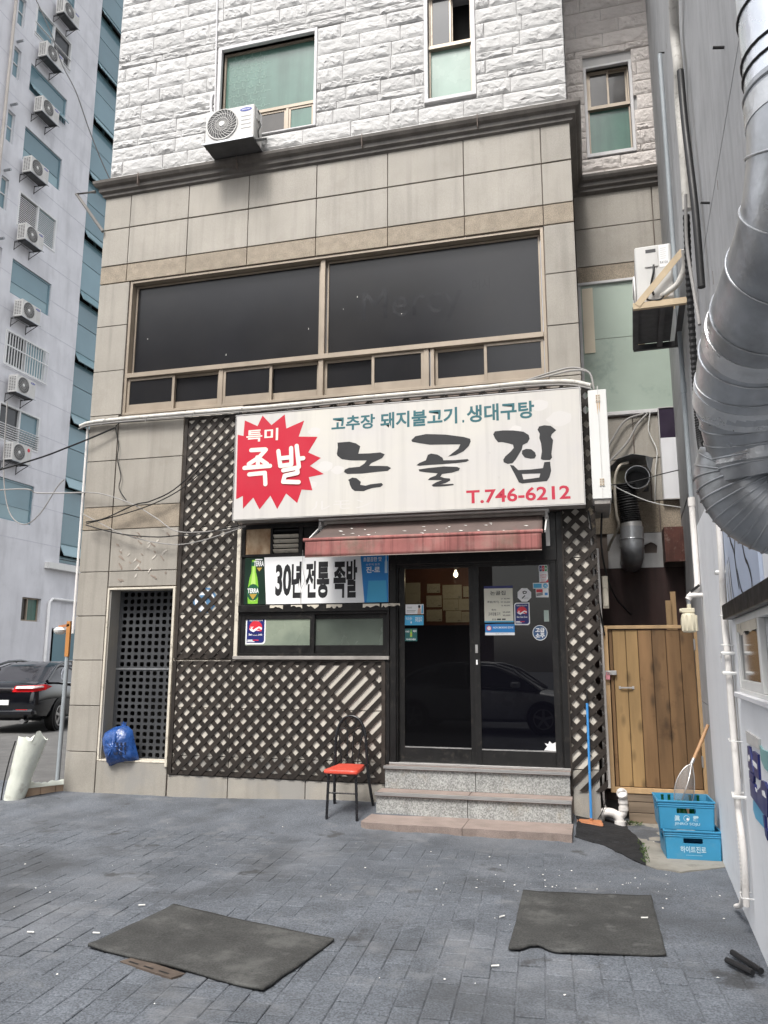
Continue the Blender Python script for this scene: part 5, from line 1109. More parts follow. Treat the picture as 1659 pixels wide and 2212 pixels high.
ac2.rotation_euler = (0, 0, -math.pi/2-th); ac2.location = WP(-1.07, .115, 4.51); BASE[ac2] = Vector((0, 0, 0))
# local: +x points to -Y of the world, -y points away from the wall
m_tanst = M('primed_steel', (.52, .41, .27), .5, .12, 6, streak=.2)
MB().box(.48, -.345, -.06, .52, .105, -.006).build('bracket_arm', m_tanst, ac2); MB().box(-.50, -.345, -.06, -.46, .105, -.006).build('bracket_arm', m_acd, ac2)  # near arm tan, far arm dark: underside shade put into the colour
for x in (-.505, .522): MB().beam((x, -.31, -.03), (x, .09, .42), .006, .055).build('bracket_strut', m_tanst, ac2)
for y in (-.325, -.10, .06): MB().box(-.46, y-.025, -.055, .48, y+.025, -.025).build('bracket_rail', m_acd, ac2)
MB().box(-.40, -.33, -.024, .44, -.005, -.006).build('dark_underside', m_acd, ac2)  # dark plate added with the dark rails to paint the bracket's shaded underside
MB().tube(crom([(.47, -.10, .05), (.50, -.06, .06), (.53, .03, .12), (.58, .09, .24), (.66, .09, .36)], 6), .026, 10).build('lagged_pipe', m_wrap, ac2, smooth=50)
MB().tube(crom([(.46, -.22, .10), (.50, -.22, .02), (.52, -.12, .0), (.49, -.08, .05)], 6), .008, 8).build('valve_lead', m_wire, ac2, smooth=50)

# ------------------------------------------------------------------ big spiral duct
m_tape = M('foil_tape', (.62, .63, .64), .3, .15, 5, .4, 16, metal=.7)
du = thing('exhaust_duct', 'large galvanised spiral duct winding down past the right edge', 'duct', (1.8, -5.3, 1.9))
def ring_tube(name, pts, rs, seams, mat=m_galv, n=8, m2=None):
    p = crom(pts, n); L_ = len(p); rr = [rs[0]+(rs[-1]-rs[0])*i/(L_-1) for i in range(L_)]
    MB().tube(p, rr, 36).build(name, mat, du, smooth=60)
    for s_ in seams:
        i = min(L_-2, max(1, int(s_*(L_-1)))); c = p[i]; t_ = (p[i+1]-p[i-1]).normalized(); a = t_.orthogonal().normalized(); b = t_.cross(a); r_ = rr[i]*1.012
        MB().tube([c+a*(r_*math.cos(2*math.pi*k/36))+b*(r_*math.sin(2*math.pi*k/36)) for k in range(36)], (.004), 6, closed=True).build('seam', m2 or mat, du, smooth=60)
ring_tube('duct_upper', [(1.845, -6.12, 4.6), (1.845, -6.12, 3.6), (1.845, -6.12, 3.05)], [.155, .155], [.12, .3, .45, .6, .75, .9, .99], m_galv, 10, m_wire)
ring_tube('duct_bend', [(1.845, -6.12, 3.06), (1.845, -6.10, 2.86), (1.835, -5.95, 2.71), (1.805, -5.68, 2.61), (1.79, -5.42, 2.54), (1.79, -5.25, 2.43)], [.158, .182], [.03, .2, .36, .5, .65, .8, .92], m_galvd, 10)
ring_tube('duct_drop', [(1.79, -5.27, 2.47), (1.795, -5.19, 2.38), (1.81, -5.13, 2.27), (1.825, -5.11, 2.15)], [.182, .140], [.12, .3, .45, .6, .75, .9], m_galvd, 8)
for p0, p1, rr_ in (((1.845, -6.12, 3.02), (1.845, -6.118, 2.95), .162), ((1.797, -5.55, 2.578), (1.793, -5.47, 2.556), .18), ((1.79, -5.29, 2.463), (1.79, -5.225, 2.42), .1865), ((1.822, -5.125, 2.255), (1.826, -5.118, 2.215), .158)): MB().tube([p0, p1], rr_, 36).build('tape_band', m_tape, du, smooth=60)
rc = .19; ring_tube('duct_outlet', [(1.79, -5.06, 2.24)]+[(1.775+rc-rc*math.cos(R(t_)), -5.04, 2.19-rc*math.sin(R(t_))) for t_ in range(0, 91, 15)]+[(2.05, -5.04, 2.0)], [.158, .158], [.05, .11, .17, .23, .29, .35, .41, .47, .53, .59, .65, .71, .77, .83, .9], m_galvd, 8)

# ------------------------------------------------------------------ recess behind the gate
fx_ = thing('kitchen_exhaust', 'black flexible kitchen exhaust with open round fan collar in the recess', 'duct', (1.62, 1.0, 2.5))
pts = crom([(1.62, .96, 3.44), (1.63, .97, 3.3), (1.65, .98, 3.12), (1.66, .98, 2.98)], 12)
MB().tube(pts, [.118 if i % 2 else .104 for i in range(len(pts))], 24).build('flexible_hose', m_blackp, fx_)
MB().cyl((1.66, .98, 2.99), (1.665, .98, 2.93), .118, 28).build('clamp_band', m_steel, fx_, smooth=40)
MB().tube(crom([(1.665, .98, 2.94), (1.66, .98, 2.78), (1.66, 1.0, 2.70), (1.66, 1.12, 2.62), (1.66, 1.46, 2.60)], 7), .128, 28).build('steel_elbow', m_galvd, fx_, smooth=60)
for z, y in ((2.80, .98), (2.715, 1.0)): MB().tube([(1.66+.130*math.cos(2*math.pi*k/32), y+.130*math.sin(2*math.pi*k/32), z) for k in range(32)], .006, 6, closed=True).build('seam', m_galvd, fx_)
mb = MB(); mb.rev([(.128, -.02), (.135, -.02), (.135, .22), (.122, .22), (.122, -.02)], (1.75, .85, 3.49), 30, 0, 'y'); mb.build('fan_collar', m_galvd, fx_, smooth=40)
MB().box(1.63, 1.06, 3.37, 1.88, 1.10, 3.61).build('fan_housing', m_acd, fx_)
MB().box(1.45, .95, 3.38, 1.64, 1.15, 3.60).build('motor_box', M('motor_box', (.30, .28, .20), .6, .25, 8), fx_, bevel=.006)
mb = MB(); P_ = [(1.44, .9, 3.62), (1.55, .75, 3.70), (1.70, .72, 3.735), (1.85, .78, 3.72), (1.94, .95, 3.73)]
for i in range(4): a, b = P_[i], P_[i+1]; mb.add([a, b, (b[0], 1.5, b[2]+.06), (a[0], 1.5, a[2]+.06)], [(0, 1, 2, 3)])
mb.add([P_[3], P_[4], (1.90, .9, 3.55), (1.86, .8, 3.60)], [(0, 1, 2, 3)]); o_ = mb.build('rain_hood', m_galvd, fx_); md = o_.modifiers.new('t', 'SOLIDIFY'); md.thickness = .003
pipe('gas_hose', [(1.66, .82, 3.66), (1.56, .80, 3.62), (1.50, .82, 3.45), (1.50, .85, 3.1), (1.52, .95, 2.95), (1.44, 1.2, 2.82), (1.40, 1.4, 2.74)], .016, m_cream, 'cream hose looping from the exhaust fan to the wall', 'hose', sm=6)
for pts, lab in (([(1.30, 1.40, 3.72), (1.50, 1.42, 4.08), (1.68, 1.44, 4.34), (1.9, 1.46, 4.42)], 'left of two grey cables slanting over the recess wall'), ([(1.42, 1.42, 3.78), (1.68, 1.44, 4.05), (1.82, 1.45, 4.28), (1.95, 1.46, 4.42)], 'right of two grey cables slanting over the recess wall')): pipe('cable', pts, .013, m_wireg, lab, 'cable', sm=6)
pipe('cable', [(1.98, 1.45, 4.44), (1.95, 1.46, 4.2), (2.03, 1.46, 3.95), (2.0, 1.46, 3.7), (1.97, 1.46, 3.3)], .006, m_white, 'thin white cable dangling beside the purple signboard', 'cable', sm=5)
pipe('cable', [(1.40, .7, 3.38), (1.7, .75, 3.42), (2.0, .8, 3.50), (2.2, .9, 3.56)], .006, m_wire, 'thin black cable crossing the fan collar', 'cable', sm=5)
pipe('cable', [(1.42, .7, 3.42), (1.62, .75, 3.30), (1.9, .8, 3.18), (2.2, .9, 3.13)], .006, m_white, 'thin white cable sagging below the fan collar', 'cable', sm=5)
sb = thing('signboard', 'purple and white signboard tucked behind the concrete wall corner', 'sign', (2.17, 1.46, 3.33))
frame_boxes(MB(), 2.065, 3.33, 2.33, 4.475, 1.42, 1.47, .012).build('frame', m_steel, sb); MB().box(2.077, 1.43, 3.342, 2.32, 1.468, 4.09).build('white_face', m_whitep, sb); MB().box(2.077, 1.431, 4.09, 2.32, 1.467, 4.463).build('purple_face', M('signboard_purple', (.02, .01, .03), .4, .3, 3), sb)
hb = thing('tin_canopy', 'rusty brown corrugated tin box above the maroon panel', 'canopy', (2.15, 1.3, 2.55))
mb = MB()
for i in range(8): mb.box(2.03+i*.033, 1.20-.006*(i % 2), 2.56, 2.03+i*.033+.033, 1.21, 2.96)
mb.build('front_sheet', M('rusty_tin', (.085, .03, .022), .6, .4, 6, dirt=((.30, .24, .2), .5, 10.)), hb); MB().box(2.03, 1.21, 2.95, 2.30, 1.5, 2.965).box(2.03, 1.21, 2.56, 2.04, 1.5, 2.95).build('top_sheet', MATS['rusty_tin'], hb)
for i, (x, z1) in enumerate(((1.975, 2.10), (2.035, 2.20))): tag(MB().box(x, .95+.05*i, -.1, x+.055, .98+.05*i, z1).build('timber_batten', m_woodf), ['shorter', 'taller'][i]+' of two pale battens leaning behind the wooden gate', 'timber')
# ------------------------------------------------------------------ wooden gate
gt = thing('wooden_gate', 'brown plank gate with pale frame closing the side passage', 'gate', (1.75, .25, -.12))
GY = .25
for a, b, c, d in ((1.285, .15, 1.33, 1.80), (2.165, .15, 2.205, 1.80)): MB().box(a, GY-.03, b, c, GY+.03, d).build('gate_post', m_woodf, gt, bevel=.003)
MB().box(1.33, GY-.03, 1.765, 2.165, GY+.03, 1.80).build('gate_rail', m_woodf, gt, bevel=.003); MB().box(1.33, GY-.03, .15, 2.165, GY+.03, .205).build('gate_rail', m_woodf, gt, bevel=.003)
bx = [1.338, 1.375, 1.505, 1.625, 1.76, 1.895, 2.03, 2.16]
for i in range(7):
    MB().box(bx[i]+.0025, GY-.012+random.uniform(-.003, .003)+(.012 if i == 0 else 0), .212, bx[i+1]-.0025, GY+.014, 1.755).build('plank', m_woodl if i in (1, 2) else m_wood, gt, bevel=.003)
mb = MB(); mb.box(1.28, GY-.045, 1.30, 1.40, GY-.03, 1.345); mb.cyl((1.31, GY-.065, 1.33), (1.345, GY-.065, 1.33), .006, 8); mb.build('hasp', m_steel, gt, bevel=.002)
MB().box(1.292, GY-.07, 1.255, 1.332, GY-.045, 1.298).tube(crom([(1.30, GY-.058, 1.295), (1.302, GY-.058, 1.325), (1.322, GY-.058, 1.325), (1.324, GY-.058, 1.295)], 4), .004, 6).build('padlock', flat('pink_padlock', (.62, .25, .28), .5), gt)
mb = MB(); mb.box(1.415, GY-.016, 1.16, 1.435, GY-.012, 1.19).box(1.545, GY-.016, 1.16, 1.565, GY-.012, 1.19).box(1.43, GY-.035, 1.168, 1.55, GY-.028, 1.182).box(1.43, GY-.03, 1.168, 1.437, GY-.014, 1.182).box(1.543, GY-.03, 1.168, 1.55, GY-.014, 1.182); mb.build('pull_handle', m_steel, gt)
for z in (1.55, .42): MB().box(2.155, GY-.036, z, 2.172, GY-.028, z+.11).build('hinge', m_steel, gt)
for za, zb, x0, tl in ((.075, .148, 1.43, 0), (-.03, .07, 1.45, .004), (-.17, -.035, 1.45, -.004)): MB().box(x0, GY-.02+tl, za, 2.20, GY+.03, zb).build('sill_board', m_woodg, gt, bevel=.003)
MB().box(1.255, GY-.01, .18, 1.283, GY+.02, 1.78).build('gate_stile', m_woodg, gt)
# white conduit pole left of the gate with electrical box
pipe('conduit', [(1.262, .18, 2.60), (1.265, .18, 1.80), (1.27, .19, .2)], .021, m_pvcw, 'white plastic conduit standing left of the wooden gate')
eb = thing('junction_box', 'narrow cream junction box behind the white conduit', 'junction box', (1.34, .3, 1.98)); MB().box(1.30, .27, 1.98, 1.36, .36, 2.32).build('box', m_cream, eb, bevel=.004); MB().box(1.305, .262, 2.0, 1.355, .27, 2.30).build('lid', m_cream, eb, bevel=.003)
for pts, r_, mt, lab in (([(1.20, -.04, 2.95), (1.215, .02, 2.5), (1.235, .05, 1.9), (1.25, .06, 1.0), (1.225, .06, .45), (1.215, .07, .1), (1.255, .06, -.03)], .012, m_wireg, 'grey cable hanging beside the narrow lattice down to the white drain'), ([(1.195, -.06, 2.97), (1.235, .0, 2.6), (1.25, .06, 2.1), (1.30, .2, 1.7)], .008, m_wire, 'thin black cable falling from the projecting sign'), ([(1.33, .1, 2.96), (1.31, .1, 2.6), (1.36, .3, 2.3), (1.45, .6, 2.1), (1.60, .9, 1.95)], .010, m_wire, 'black cable sagging into the dark recess'), ([(1.24, -.03, .12), (1.19, -.03, .0), (1.15, -.04, -.06)], .005, m_wire, 'short black wire over the white drain pipe')): pipe('cable', pts, r_, mt, lab, 'cable', sm=6)
# ------------------------------------------------------------------ white drain
dn = thing('drain_pipe', 'white plastic waste pipe with two elbows beside the wooden gate', 'pipe', (1.3, .03, -.12))
MB().tube(crom([(1.175, .10, -.13), (1.175, .05, -.06), (1.20, .03, -.012), (1.26, .02, -.002), (1.31, .02, -.015), (1.345, .02, -.05), (1.355, .02, -.09)], 6), .042, 18).build('trap_bend', m_pvcw, dn, smooth=50)
MB().cyl((1.355, .02, -.118), (1.355, .02, -.075), .052, 18).build('floor_collar', m_pvcw, dn, smooth=40)
MB().tube(crom([(1.345, .03, -.04), (1.385, .03, -.005), (1.395, .03, .05), (1.395, .03, .11), (1.395, .02, .155), (1.385, -.02, .185)], 6), .041, 18).build('riser_pipe', m_pvcw, dn, smooth=50)
for z in (.02, .085): MB().cyl((1.395, .03, z), (1.395, .03, z+.035), .047, 18).build('socket', m_pvcw, dn, smooth=40)
MB().tube([(1.386+.044*math.cos(2*math.pi*k/20), -.026, .185+.044*math.sin(2*math.pi*k/20)) for k in range(20)], .007, 6, closed=True).build('rim', m_pvcw, dn)
# ------------------------------------------------------------------ broom
br = thing('broom', 'blue-handled broom with orange head leaning on the narrow lattice', 'broom', (1.08, -.18, -.12))
MB().tube([(1.09, -.17, -.06), (1.096, -.10, .65), (1.098, -.072, 1.03)], .0125, 10).build('handle', m_bluep, br, smooth=50); MB().cyl((1.098, -.072, 1.03), (1.099, -.065, 1.145), .011, 10, 0, .006).build('grip', m_blackp, br, smooth=50)
mb = MB(); mb.cyl((1.088, -.175, -.085), (1.09, -.17, -.03), .019, 10, 0, .015); mb.build('socket', m_orange, br, smooth=50)
mb = MB(); mb.add([(.955, -.26, -.088), (1.20, -.235, -.088), (1.20, -.225, -.062), (.955, -.25, -.062), (.95, -.10, -.075), (1.19, -.11, -.072), (1.18, -.12, -.05), (.96, -.12, -.05)], [(0, 1, 2, 3), (0, 4, 5, 1), (3, 2, 6, 7), (0, 3, 7, 4), (1, 5, 6, 2), (4, 7, 6, 5)]); mb.build('head', m_orange, br, bevel=.004)
mb = MB(); r = random.Random(5)
for k in range(150): x = r.uniform(.965, 1.19); y = r.uniform(-.23, -.12); mb.add([(x, y, -.085), (x+.004, y, -.085), (x+.002+r.uniform(-.01, .01), y-.015+r.uniform(-.01, .01), -.128)], [(0, 1, 2)])
struct(mb.build('bristles', m_blackp, br, recalc=False), 'stuff')
# ------------------------------------------------------------------ crates and bottles
def crate(label, ox, oy, oz, rz, text):
    t = thing('bottle_crate', label, 'crate', (0, 0, 0), 'blue bottle crates stacked by the white wall'); w_, d_, h_ = .44, .38, .225
    tp = .955
    def side(name, ax, sgn):
        mb = MB(); th_ = .008
        L_ = w_ if ax == 'x' else d_; D_ = d_ if ax == 'x' else w_
        def f(o_): 
            def g(a, z):
                s_ = tp+(1-tp)*z/h_; p = a*s_; q = sgn*(D_/2*s_-o_); return (p, q, z) if ax == 'x' else (q, p, z)
            return g
        mb.prism([(-L_/2, 0), (L_/2, 0), (L_/2, h_), (-L_/2, h_)], f(0), f(th_), 0, [rrect(-.075, .125, .075, .165, .006, 3)]); return mb.build(name, m_crate, t)
    for n_, ax, sg in (('front_wall', 'x', -1), ('back_wall', 'x', 1), ('side_wall', 'y', -1), ('side_wall', 'y', 1)): side(n_, ax, sg)
    MB().box(-w_*.475, -d_*.475, 0, w_*.475, d_*.475, .008).build('floor', m_crate, t)
    mb = MB()
    for z in (h_-.014, h_-.034, h_-.05):
        s_ = tp+(1-tp)*z/h_; e = .008 if z > h_-.02 else .005; X, Y = w_/2*s_, d_/2*s_
        for a in ((-X-e, -Y-e, X+e, -Y+.001), (-X-e, Y-.001, X+e, Y+e), (-X-e, -Y, -X+.001, Y), (X-.001, -Y, X+e, Y)): mb.box(a[0], a[1], z, a[2], a[3], z+(.014 if z > h_-.02 else .007))
    for a in ((-.205, -.19), (.19, .205)):
        mb.box(a[0], -d_/2*.975, .0, a[1], -d_/2*.96+.004, h_-.05)
    mb.build('rim', m_crate, t, bevel=.002)
    fy = lambda o_: (lambda a, z: (a, -(d_/2*(tp+(1-tp)*z/h_)+o_), z))
    mb = MB()
    if text == 1:
        mb.text('眞', -.095, .065, -.05, .11, fy(.002), 0, .02).text('露', .05, .065, .095, .11, fy(.002), 0, .02).text('JINRO SOJU', -.095, .03, .10, .056, fy(.002), 0, .015)
        mb.prism(circ(0, .088, .024), fy(.0015), None, 0, [circ(0, .088, .020)]); mb.prism(circ(.008, .083, .010), fy(.002), None, 1)
    else:
        mb.text('하이트진로', -.10, .055, .095, .105, fy(.002), 0, .02); mb.prism([(-.06, .035), (.065, .035), (.065, .037), (-.06, .037)], fy(.002), None, 0)
    mb.build('crate_print', [flat('crate_print', (.45, .62, .70), .5), m_paperw], t)
    t.location = (ox, oy, oz); t.rotation_euler = (0, 0, rz); return t
crate('lower blue crate, printed with one line of Korean lettering', 1.885, -.985, -.128, .045, 2)
crate('upper blue crate, holding green bottles and printed with two Chinese characters', 1.852, -.965, .097, .03, 1)
bprof = [(0, 0), (.026, 0), (.028, .006), (.028, .10), (.026, .125), (.014, .155), (.011, .165), (.011, .20), (.013, .202), (.013, .21), (.009, .212), (0, .212)]
bm = MB().rev(bprof, (0, 0, 0), 14).mesh('bottle', m_bottle, smooth=50)
blab = ['leftmost green bottle neck in the upper crate', 'green bottle just left of the strainer mesh', 'green bottle right of the strainer mesh', 'rightmost green bottle in the upper crate', 'green bottle behind the handle slot of the upper crate', 'second green bottle behind the handle slot']
for i, (x, y) in enumerate(((1.70, -.84), (1.755, -.83), (1.925, -.82), (1.99, -.815), (1.81, -1.09), (1.845, -1.10))):
    o = bpy.data.objects.new('bottle', bm); COL.objects.link(o); o.location = (x, y, .106); tag(o, blab[i], 'bottle', 'green bottles in the crate')
tag(MB().box(1.79, -.95, .106, 1.90, -.88, .27).build('carton', M('brown_carton', (.20, .13, .08), .8, .2, 8)), 'brown carton standing between the bottles in the upper crate', 'carton')
# strainer
sn = thing('strainer', 'long wooden-handled wire strainer stuck in the upper crate', 'strainer', (1.85, -.9, .25))
MB().tube([(1.972, -.86, .62), (2.05, -.80, .76), (2.118, -.76, .90)], [.0135, .016, .014], 12).build('handle', M('ash_handle', (.42, .24, .12), .5, .2, 5), sn, smooth=50)
MB().cyl((1.950, -.875, .582), (1.974, -.858, .625), .014, 12).build('ferrule', m_steel, sn, smooth=50)
hoop = crom([(1.952, -.876, .585), (1.885, -.90, .545), (1.82, -.92, .45), (1.79, -.93, .33), (1.80, -.935, .24), (1.84, -.93, .19), (1.90, -.92, .22), (1.95, -.90, .33), (1.965, -.88, .46), (1.957, -.876, .575)], 5)
MB().tube(hoop, .0042, 6).build('hoop', m_steel, sn, smooth=50)
MB().tube(crom([(1.952, -.876, .585), (1.915, -.95, .47), (1.87, -.985, .36), (1.825, -.96, .24)], 5), .004, 6).build('rib', m_steel, sn, smooth=50)
c0 = Vector((1.875, -1.0, .38)); n_ = len(hoop); mb = MB()
for k in range(7):
    s_ = 1-(k/6)**1.4*.999 if k else 1
    mb.v += [tuple(c0+(p-c0)*s_*1+Vector((0, -.02*math.sin(math.pi*k/6), 0))) for p in hoop]
    if k:
        for i in range(n_-1): mb.f.append(((k-1)*n_+i, (k-1)*n_+i+1, k*n_+i+1, k*n_+i)); mb.m.append(0)
mw = glass('wire_mesh', (.80, .80, .80), 1.1, .4, (.45, .45, .45), .30)
mb.build('mesh_bowl', mw, sn, smooth=60)
# two black rods lying at the right edge
for i, (a, b) in enumerate((((1.80, -3.47, -.105), (1.90, -3.62, -.105)), ((1.845, -3.36, -.10), (1.945, -3.60, -.10)))): tag(MB().tube([a, b], .016, 10).build('rubber_rod', m_blackp), ['left', 'right'][i]+' of two short black rubber rods by the right wall', 'rod', 'black rubber rods')

# ------------------------------------------------------------------ apartment block on the left
K = 1.146
def lz(z): return 1.461+K*(z-1.461)
def ly(y): return -8.315+K*(y+8.315)
LX = 1.203+K*(-16.5-1.203)
apt = thing('apartment_building', 'tall pale lavender apartment block with teal glass strip on the left', 'building', (LX-3, 14, -.1))
WIN = [(23.77, 22.56, 'split'), (21.43, 20.41, 'teal'), (19.03, 17.79, 'teal2'), (16.66, 15.42, 'blind'), (14.22, 13.03, 'teal3'), (11.81, 10.63, 'bars'), (9.39, 8.18, 'half'), (7.03, 5.73, 'teal2'), (26.15, 24.95, 'teal2')]
Y0, Y1 = ly(11.41), ly(13.32); hol = [(Y0, lz(b), Y1, lz(t)) for t, b, _ in WIN]
NW = [(ly(10.60), lz(t-1.1), ly(10.93), lz(t)) for t in (25.8, 23.4, 21.44, 19.07, 16.7, 14.3, 11.9)]
SW_ = (ly(13.20), lz(2.63), ly(14.10), lz(3.39))
mb = MB()
for ya, za, yb_, zb in rects_minus(6, -.3, ly(14.85), 36, hol+NW+[SW_]): mb.box(LX-.35, ya, za, LX, yb_, zb)
mb.box(LX-.4, 6, -.3, LX-.36, 30, 36); mb.box(LX-.35, ly(14.85), -.3, LX-.05, 30, lz(4.69)); mb.box(LX-10, 30, -.3, LX, 30.3, 36); mb.box(LX-10, 5.7, -.3, LX, 6, 36)
mb.build('wall', m_lav, apt); m_lavj = M('render_joint', (.55, .545, .60), .8, .1, 1)
for k in range(22):
    zj = lz(5.2)+k*K*1.205
    for ya, za, yb_, zb in rects_minus(6, zj, ly(14.85), zj+.02, hol+NW+[SW_]):
        if zb-za > .015: MB().box(LX-.01, ya, za, LX+.004, yb_, zb).build('render_joint', m_lavj, apt)
m_upv = M('white_upvc', (.72, .72, .72), .45, .04, 3)
for (t, b, kd) in WIN:
    za, zb = lz(b), lz(t); f = MB(); fw_ = .07
    for a in ((Y0, za, Y0+fw_, zb), (Y1-fw_, za, Y1, zb), (Y0+fw_, za, Y1-fw_, za+fw_), (Y0+fw_, zb-fw_, Y1-fw_, zb)): f.box(LX-.14, a[0], a[1], LX-.06 if kd[:4] == 'teal' else LX+.02, a[2], a[3])
    ym = (Y0+Y1)/2; zr = za+(zb-za)*.38
    if kd == 'teal' or kd in ('teal2', 'teal3'): f.box(LX-.12, Y0+fw_, zr-.02, LX-.07, Y1-fw_, zr+.02)
    else: f.box(LX-.12, ym-.04, za+fw_, LX+.01, ym+.04, zb-fw_)
    wd = f.build('window', m_tealg if kd[:4] == 'teal' else m_upv, apt)
    if kd[:4] == 'teal':
        MB().box(LX-.10, Y0+.05, zr+.02, LX-.09, Y1-.05, zb-.05).build('pane', m_tealg, wd); MB().box(LX-.101, Y0+.05, za+.05, LX-.091, Y1-.05, zr-.02).build('pane', m_tealg2 if kd != 'teal' else m_tealg, wd)
        if kd == 'teal':
            mb = MB(); mb.add([(LX-.06, Y0+.05, zr), (LX-.06, Y1-.05, zr), (LX+.22, Y1-.05, za+.02), (LX+.22, Y0+.05, za+.02), (LX-.08, Y0+.05, zr), (LX-.08, Y1-.05, zr), (LX+.20, Y1-.05, za+.0), (LX+.20, Y0+.05, za+.0)], [(0, 1, 2, 3), (7, 6, 5, 4), (0, 3, 7, 4), (1, 5, 6, 2), (2, 6, 7, 3)]); mb.build('open_vent', m_tealg2, wd)
    else:
        gl_ = {'split': (m_tealg, m_greyg), 'blind': (m_greyg, m_tealg2), 'bars': (m_greyg, m_tealg2), 'half': (m_greyg, m_tealg)}[kd]
        for (a, c), mm in zip(((Y0+fw_, ym-.04), (ym+.04, Y1-fw_)), gl_): MB().box(LX-.09, a, za+fw_, LX-.08, c, zb-fw_).build('pane', mm, wd)
        if kd == 'blind':
            for k in range(16): MB().box(LX-.07, Y0+fw_, za+.1+k*(zb-za-.2)/16, LX-.045, Y1-fw_, za+.1+k*(zb-za-.2)/16+.025).build('blind_slat', m_upv, wd)
        if kd == 'bars':
            for k in range(17): y = Y0-.02+k*(Y1-Y0+.04)/16; MB().box(LX+.10, y-.012, za-.08, LX+.125, y+.012, zb-.12).build('bar', m_upv, wd)
            for z in (za-.08, (za+zb)/2, zb-.14): MB().box(LX+.09, Y0-.05, z, LX+.13, Y1+.05, z+.04).build('bar_rail', m_upv, wd)
        if kd in ('half', 'split'):
            for k in range(7 if kd == 'half' else 2): z = za+.1+k*(.085 if kd == 'half' else .45); MB().box(LX-.02, Y0, z, LX+.05, Y1, z+.02).build('bar', m_upv, wd)
for ya, za, yb_, zb in NW:
    f = MB()
    for a in ((ya, za, ya+.04, zb), (yb_-.04, za, yb_, zb), (ya+.04, za, yb_-.04, za+.05), (ya+.04, zb-.05, yb_-.04, zb), (ya+.04, (za+zb)/2-.02, yb_-.04, (za+zb)/2+.02)): f.box(LX-.15, a[0], a[1], LX-.08, a[2], a[3])
    wd = f.build('window', m_upv, apt); MB().box(LX-.13, ya+.03, za+.04, LX-.12, yb_-.03, zb-.04).build('pane', m_tealg, wd)
    MB().cyl((LX, ya+.1, zb+.22), (LX+.28, ya+.1, zb+.22), .05, 12).build('vent_stub', m_galvd, apt, smooth=50)
f = MB(); ya, za, yb_, zb = SW_
for a in ((ya, za, ya+.05, zb), (yb_-.05, za, yb_, zb), (ya+.05, za, yb_-.05, za+.05), (ya+.05, zb-.05, yb_-.05, zb), (ya+.4, za+.05, ya+.46, zb-.05)): f.box(LX-.2, a[0], a[1], LX-.12, a[2], a[3])
wd = f.build('window', m_alu, apt); MB().box(LX-.17, ya+.45, za+.05, LX-.16, yb_-.05, zb-.05).build('pane', m_greenp, wd); MB().box(LX-.19, ya+.05, za+.05, LX-.18, ya+.41, zb-.05).build('pane', m_darkp, wd)
# glazed strip with tilted vents
YG0, YG1 = ly(14.85)+.02, 23.0; z = lz(4.69); k = 0
m_tealf = M('teal_frame', (.12, .20, .22), .4, .1, 2)
AWZ = [lz(v) for v in (5.35, 7.75, 10.09, 12.415, 14.82, 17.29, 19.71, 22.08, 24.44, 26.85, 29.2)]; prev = lz(4.69)
for za in AWZ:
    MB().box(LX-.12, YG0, prev+.02, LX-.10, YG1, prev+(za-.5-prev)*.55).build('glass_panel', m_tealg, apt); MB().box(LX-.12, YG0, prev+(za-.5-prev)*.55+.03, LX-.10, YG1, za-.52).build('glass_panel', m_tealg, apt)
    mb = MB(); mb.add([(LX-.08, YG0+.05, za), (LX-.08, YG1, za), (LX+.18, YG1, za-.46), (LX+.18, YG0+.05, za-.46), (LX-.11, YG0+.05, za-.01), (LX-.11, YG1, za-.01), (LX+.15, YG1, za-.48), (LX+.15, YG0+.05, za-.48)], [(0, 1, 2, 3), (7, 6, 5, 4), (0, 3, 7, 4), (1, 5, 6, 2), (2, 6, 7, 3)]); mb.build('tilted_vent', m_tealg2, apt)
    MB().box(LX-.3, YG0, za-.52, LX-.28, YG1, za).build('vent_void', m_void, apt); MB().box(LX-.14, YG0, za-.53, LX-.06, YG1, za-.49).box(LX-.14, YG0, za, LX-.06, YG1, za+.03).box(LX-.22, YG0+.9, za-.49, LX-.12, YG0+.98, za).build('transom', m_tealf, apt)
    prev = za
MB().box(LX-.14, YG0-.02, lz(4.69), LX-.05, YG0+.03, 34).build('glass_jamb', m_tealf, apt)
MB().box(LX-.05, ly(14.12), lz(4.42), LX+.22, 22, lz(4.62)).build('gutter_box', m_white, apt)
# grey entrance bay with a dark door
MB().box(LX-.04, ly(14.55), -.3, LX-.02, 22, lz(3.35)).build('bay_panel', m_lav, apt); MB().tube([(LX+.06, ly(14.45), -.1), (LX+.06, ly(14.45), lz(3.3)), (LX+.06, ly(14.6), lz(3.42)), (LX+.06, 21, lz(3.42))], .06, 10).build('rain_pipe', m_upv, apt, smooth=50)
MB().box(LX-.03, ly(14.75), -.1, LX+.0, 21, lz(2.45)).build('entrance_door', m_tealg, apt)
MB().tube([(LX+.12, ly(10.35), 34), (LX+.12, ly(10.35), lz(14))], .055, 10).build('rain_pipe', M('aged_pipe', (.50, .46, .42), .6, .1, 3), apt, smooth=50)
